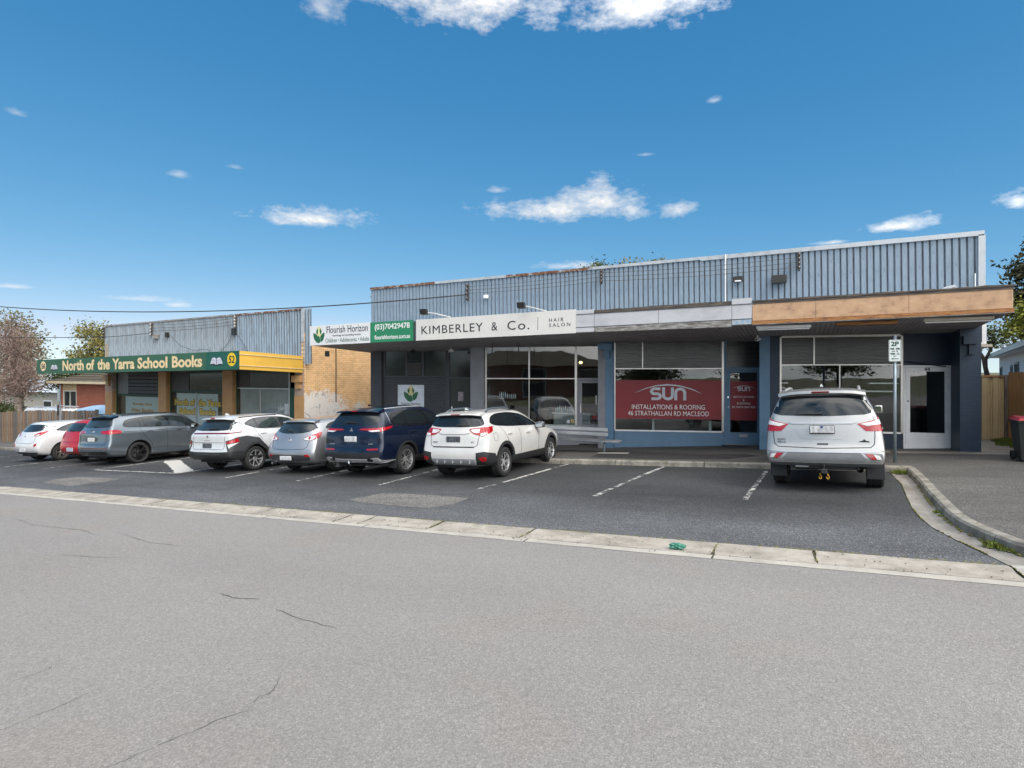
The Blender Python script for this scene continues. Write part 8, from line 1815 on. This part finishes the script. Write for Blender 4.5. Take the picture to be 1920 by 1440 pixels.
# ---- red hatchback, mostly hidden
def car_red():
    r = place_car('red_hatchback', 'bright red hatchback half hidden between the white hatchback and the slate wagon', -23.0, 12.3, 0)
    W2 = .86
    sp = dict(W=1.72, WB=2.55, RO=.75, FO=.80, rw=.31, rr=.2, tw=.195, paint=P_red, ra=.375, bulge=[.05, .08, .10, .09, .08, .10, .10],
              rear=[(.28, .16, .84), (.38, .03, .94), (.56, 0, .97), (.74, .05, .97), (.96, .09, .94), (1.10, .16, .88)],
              mid=[(.20, .88), (.32, .96), (.58, 1.0), (.82, 1.0), (.95, .97), (1.05, .90)], front=FRONT,
              roof=std_roof(-.42, 1.41, 1.52, 1.1, 1.9, 1.0, 2.55, .80, W2, .70), spokes=(5, 'plain'), rimmats=[M_silver, M_black_alloy, M_disc], crease={3: .3})
    c = Car(sp, r); c.wheels(); c.underbody()
    c.patch('rear_window', M_glass2, 'rear', [(-.54, 1.39), (.54, 1.39), (.66, 1.13), (.4, 1.10), (-.4, 1.10), (-.66, 1.13)], off=.006)
    c.wiper(.0, 1.13, -.3, 1.13)
    c.patch('tail_lamp', M_red_d, 'diag', [('r', .56, 1.06), ('s', -.45, 1.10), ('s', -.48, .86), ('r', .62, .84)], off=.012, rim=.02, soft=1, h=.04, mirror=True)
    c.strip('bumper_seam', M_liner, 'rear', [(-.72, .74), (.72, .74)], w=.012, off=.004)
    c.plate(0, .475, m=mat('blue_white_plate', (.50, .56, .68), .4, var=.3, scale=18))
    side_glass(c, [(-.22, 1.14), (.0, 1.32), (.5, 1.41), (.9, 1.38), (1.2, 1.28), (1.7, 1.03), (.9, 1.05), (.1, 1.09)], [((.2, 1.0), (.1, 1.4), .02), ((.9, 1.0), (.82, 1.4), .022)], M_glass2)
    c.mirrors(1.5, 1.06, P_red, (.2, .14, .15)); front_end(c, .68, W2); windscreen(c, 1.12, 1.35, 1.84, 1.0, .54, .64, M_glass)
car_red()

# ---- white hatchback at the far end
def car_i30():
    r = place_car('white_hatchback', 'white hatchback with bronze-grey alloy wheels at the far left of the row', -25.5, 12.06, 0)
    W2 = .89
    sp = dict(W=1.78, WB=2.65, RO=.80, FO=.85, rw=.317, rr=.215, tw=.205, paint=P_white2, ra=.38, bulge=[.06, .09, .12, .11, .10, .12, .11],
              rear=[(.26, .18, .84), (.36, .04, .93), (.56, 0, .965), (.74, .05, .96), (.96, .12, .93), (1.10, .24, .84)],
              mid=[(.19, .88), (.30, .96), (.56, 1.0), (.80, 1.0), (.94, .965), (1.05, .90)], front=[(z - .03, a, b) for z, a, b in FRONT],
              roof=std_roof(-.40, 1.38, 1.49, 1.15, 2.0, .98, 2.65, .85, W2, .66), spokes=(6, 'split'), rimmats=[M_grey_alloy, M_black_alloy, M_disc], crease={3: .2})
    c = Car(sp, r); c.wheels(); c.underbody()
    c.patch('rear_window', M_glass2, 'rear', [(-.54, 1.365), (.54, 1.365), (.70, 1.25), (.66, 1.14), (.4, 1.10), (-.4, 1.10), (-.66, 1.14), (-.70, 1.25)], off=.006)
    c.patch('tail_lamp', M_red, 'diag', [('r', .45, .99), ('r', .62, 1.07), ('s', -.36, 1.14), ('s', -.50, 1.05), ('r', .76, .955), ('r', .55, .94)], off=.012, rim=.02, soft=1, h=.035, mirror=True)
    c.patch('lamp_lens', M_clear, 'diag', [('r', .52, .975), ('r', .64, 1.01), ('r', .76, 1.0), ('r', .72, .965), ('r', .58, .955)], off=.016, rim=.006, soft=1, h=.03, mirror=True)
    c.badge(0, .93, 'H', .05); c.plate(0, .46, m=M_plate)
    c.strip('tailgate_seam', M_liner, 'rear', [(-.62, .92), (-.58, .74), (-.50, .70), (.50, .70), (.58, .74), (.62, .92)], w=.008, off=.004)
    c.patch('rear_reflector', M_red, 'rear', [(.64, .66), (.76, .70), (.77, .62), (.66, .56)], off=.010, soft=0, mirror=True, h=.03)
    c.patch('bumper_lower', M_trim, 'rear', [(-.72, .36), (.72, .36), (.66, .30), (-.66, .30)], off=.006, rim=.02, soft=0)
    side_glass(c, [(-.20, 1.13), (.02, 1.25), (.35, 1.36), (.7, 1.395), (1.1, 1.34), (1.82, 1.02), (1.0, 1.05), (.1, 1.09)], [((.22, 1.0), (.36, 1.4), .014), ((.95, 1.0), (.88, 1.4), .022)], M_glass2)
    for ln in ([(.86, 1.05), (.86, .34)], [(.08, 1.1), (.2, .8), (.45, .5)]): c.strip('door_seam', M_liner, 'right', ln, w=.007, mirror=True)
    c.handles([(.32, .96), (1.2, .93)], P_white2); c.mirrors(1.58, 1.05, P_white2, (.2, .14, .15)); front_end(c, .68, W2); windscreen(c, 1.17, 1.35, 1.94, .98, .54, .65, M_glass)
car_i30()
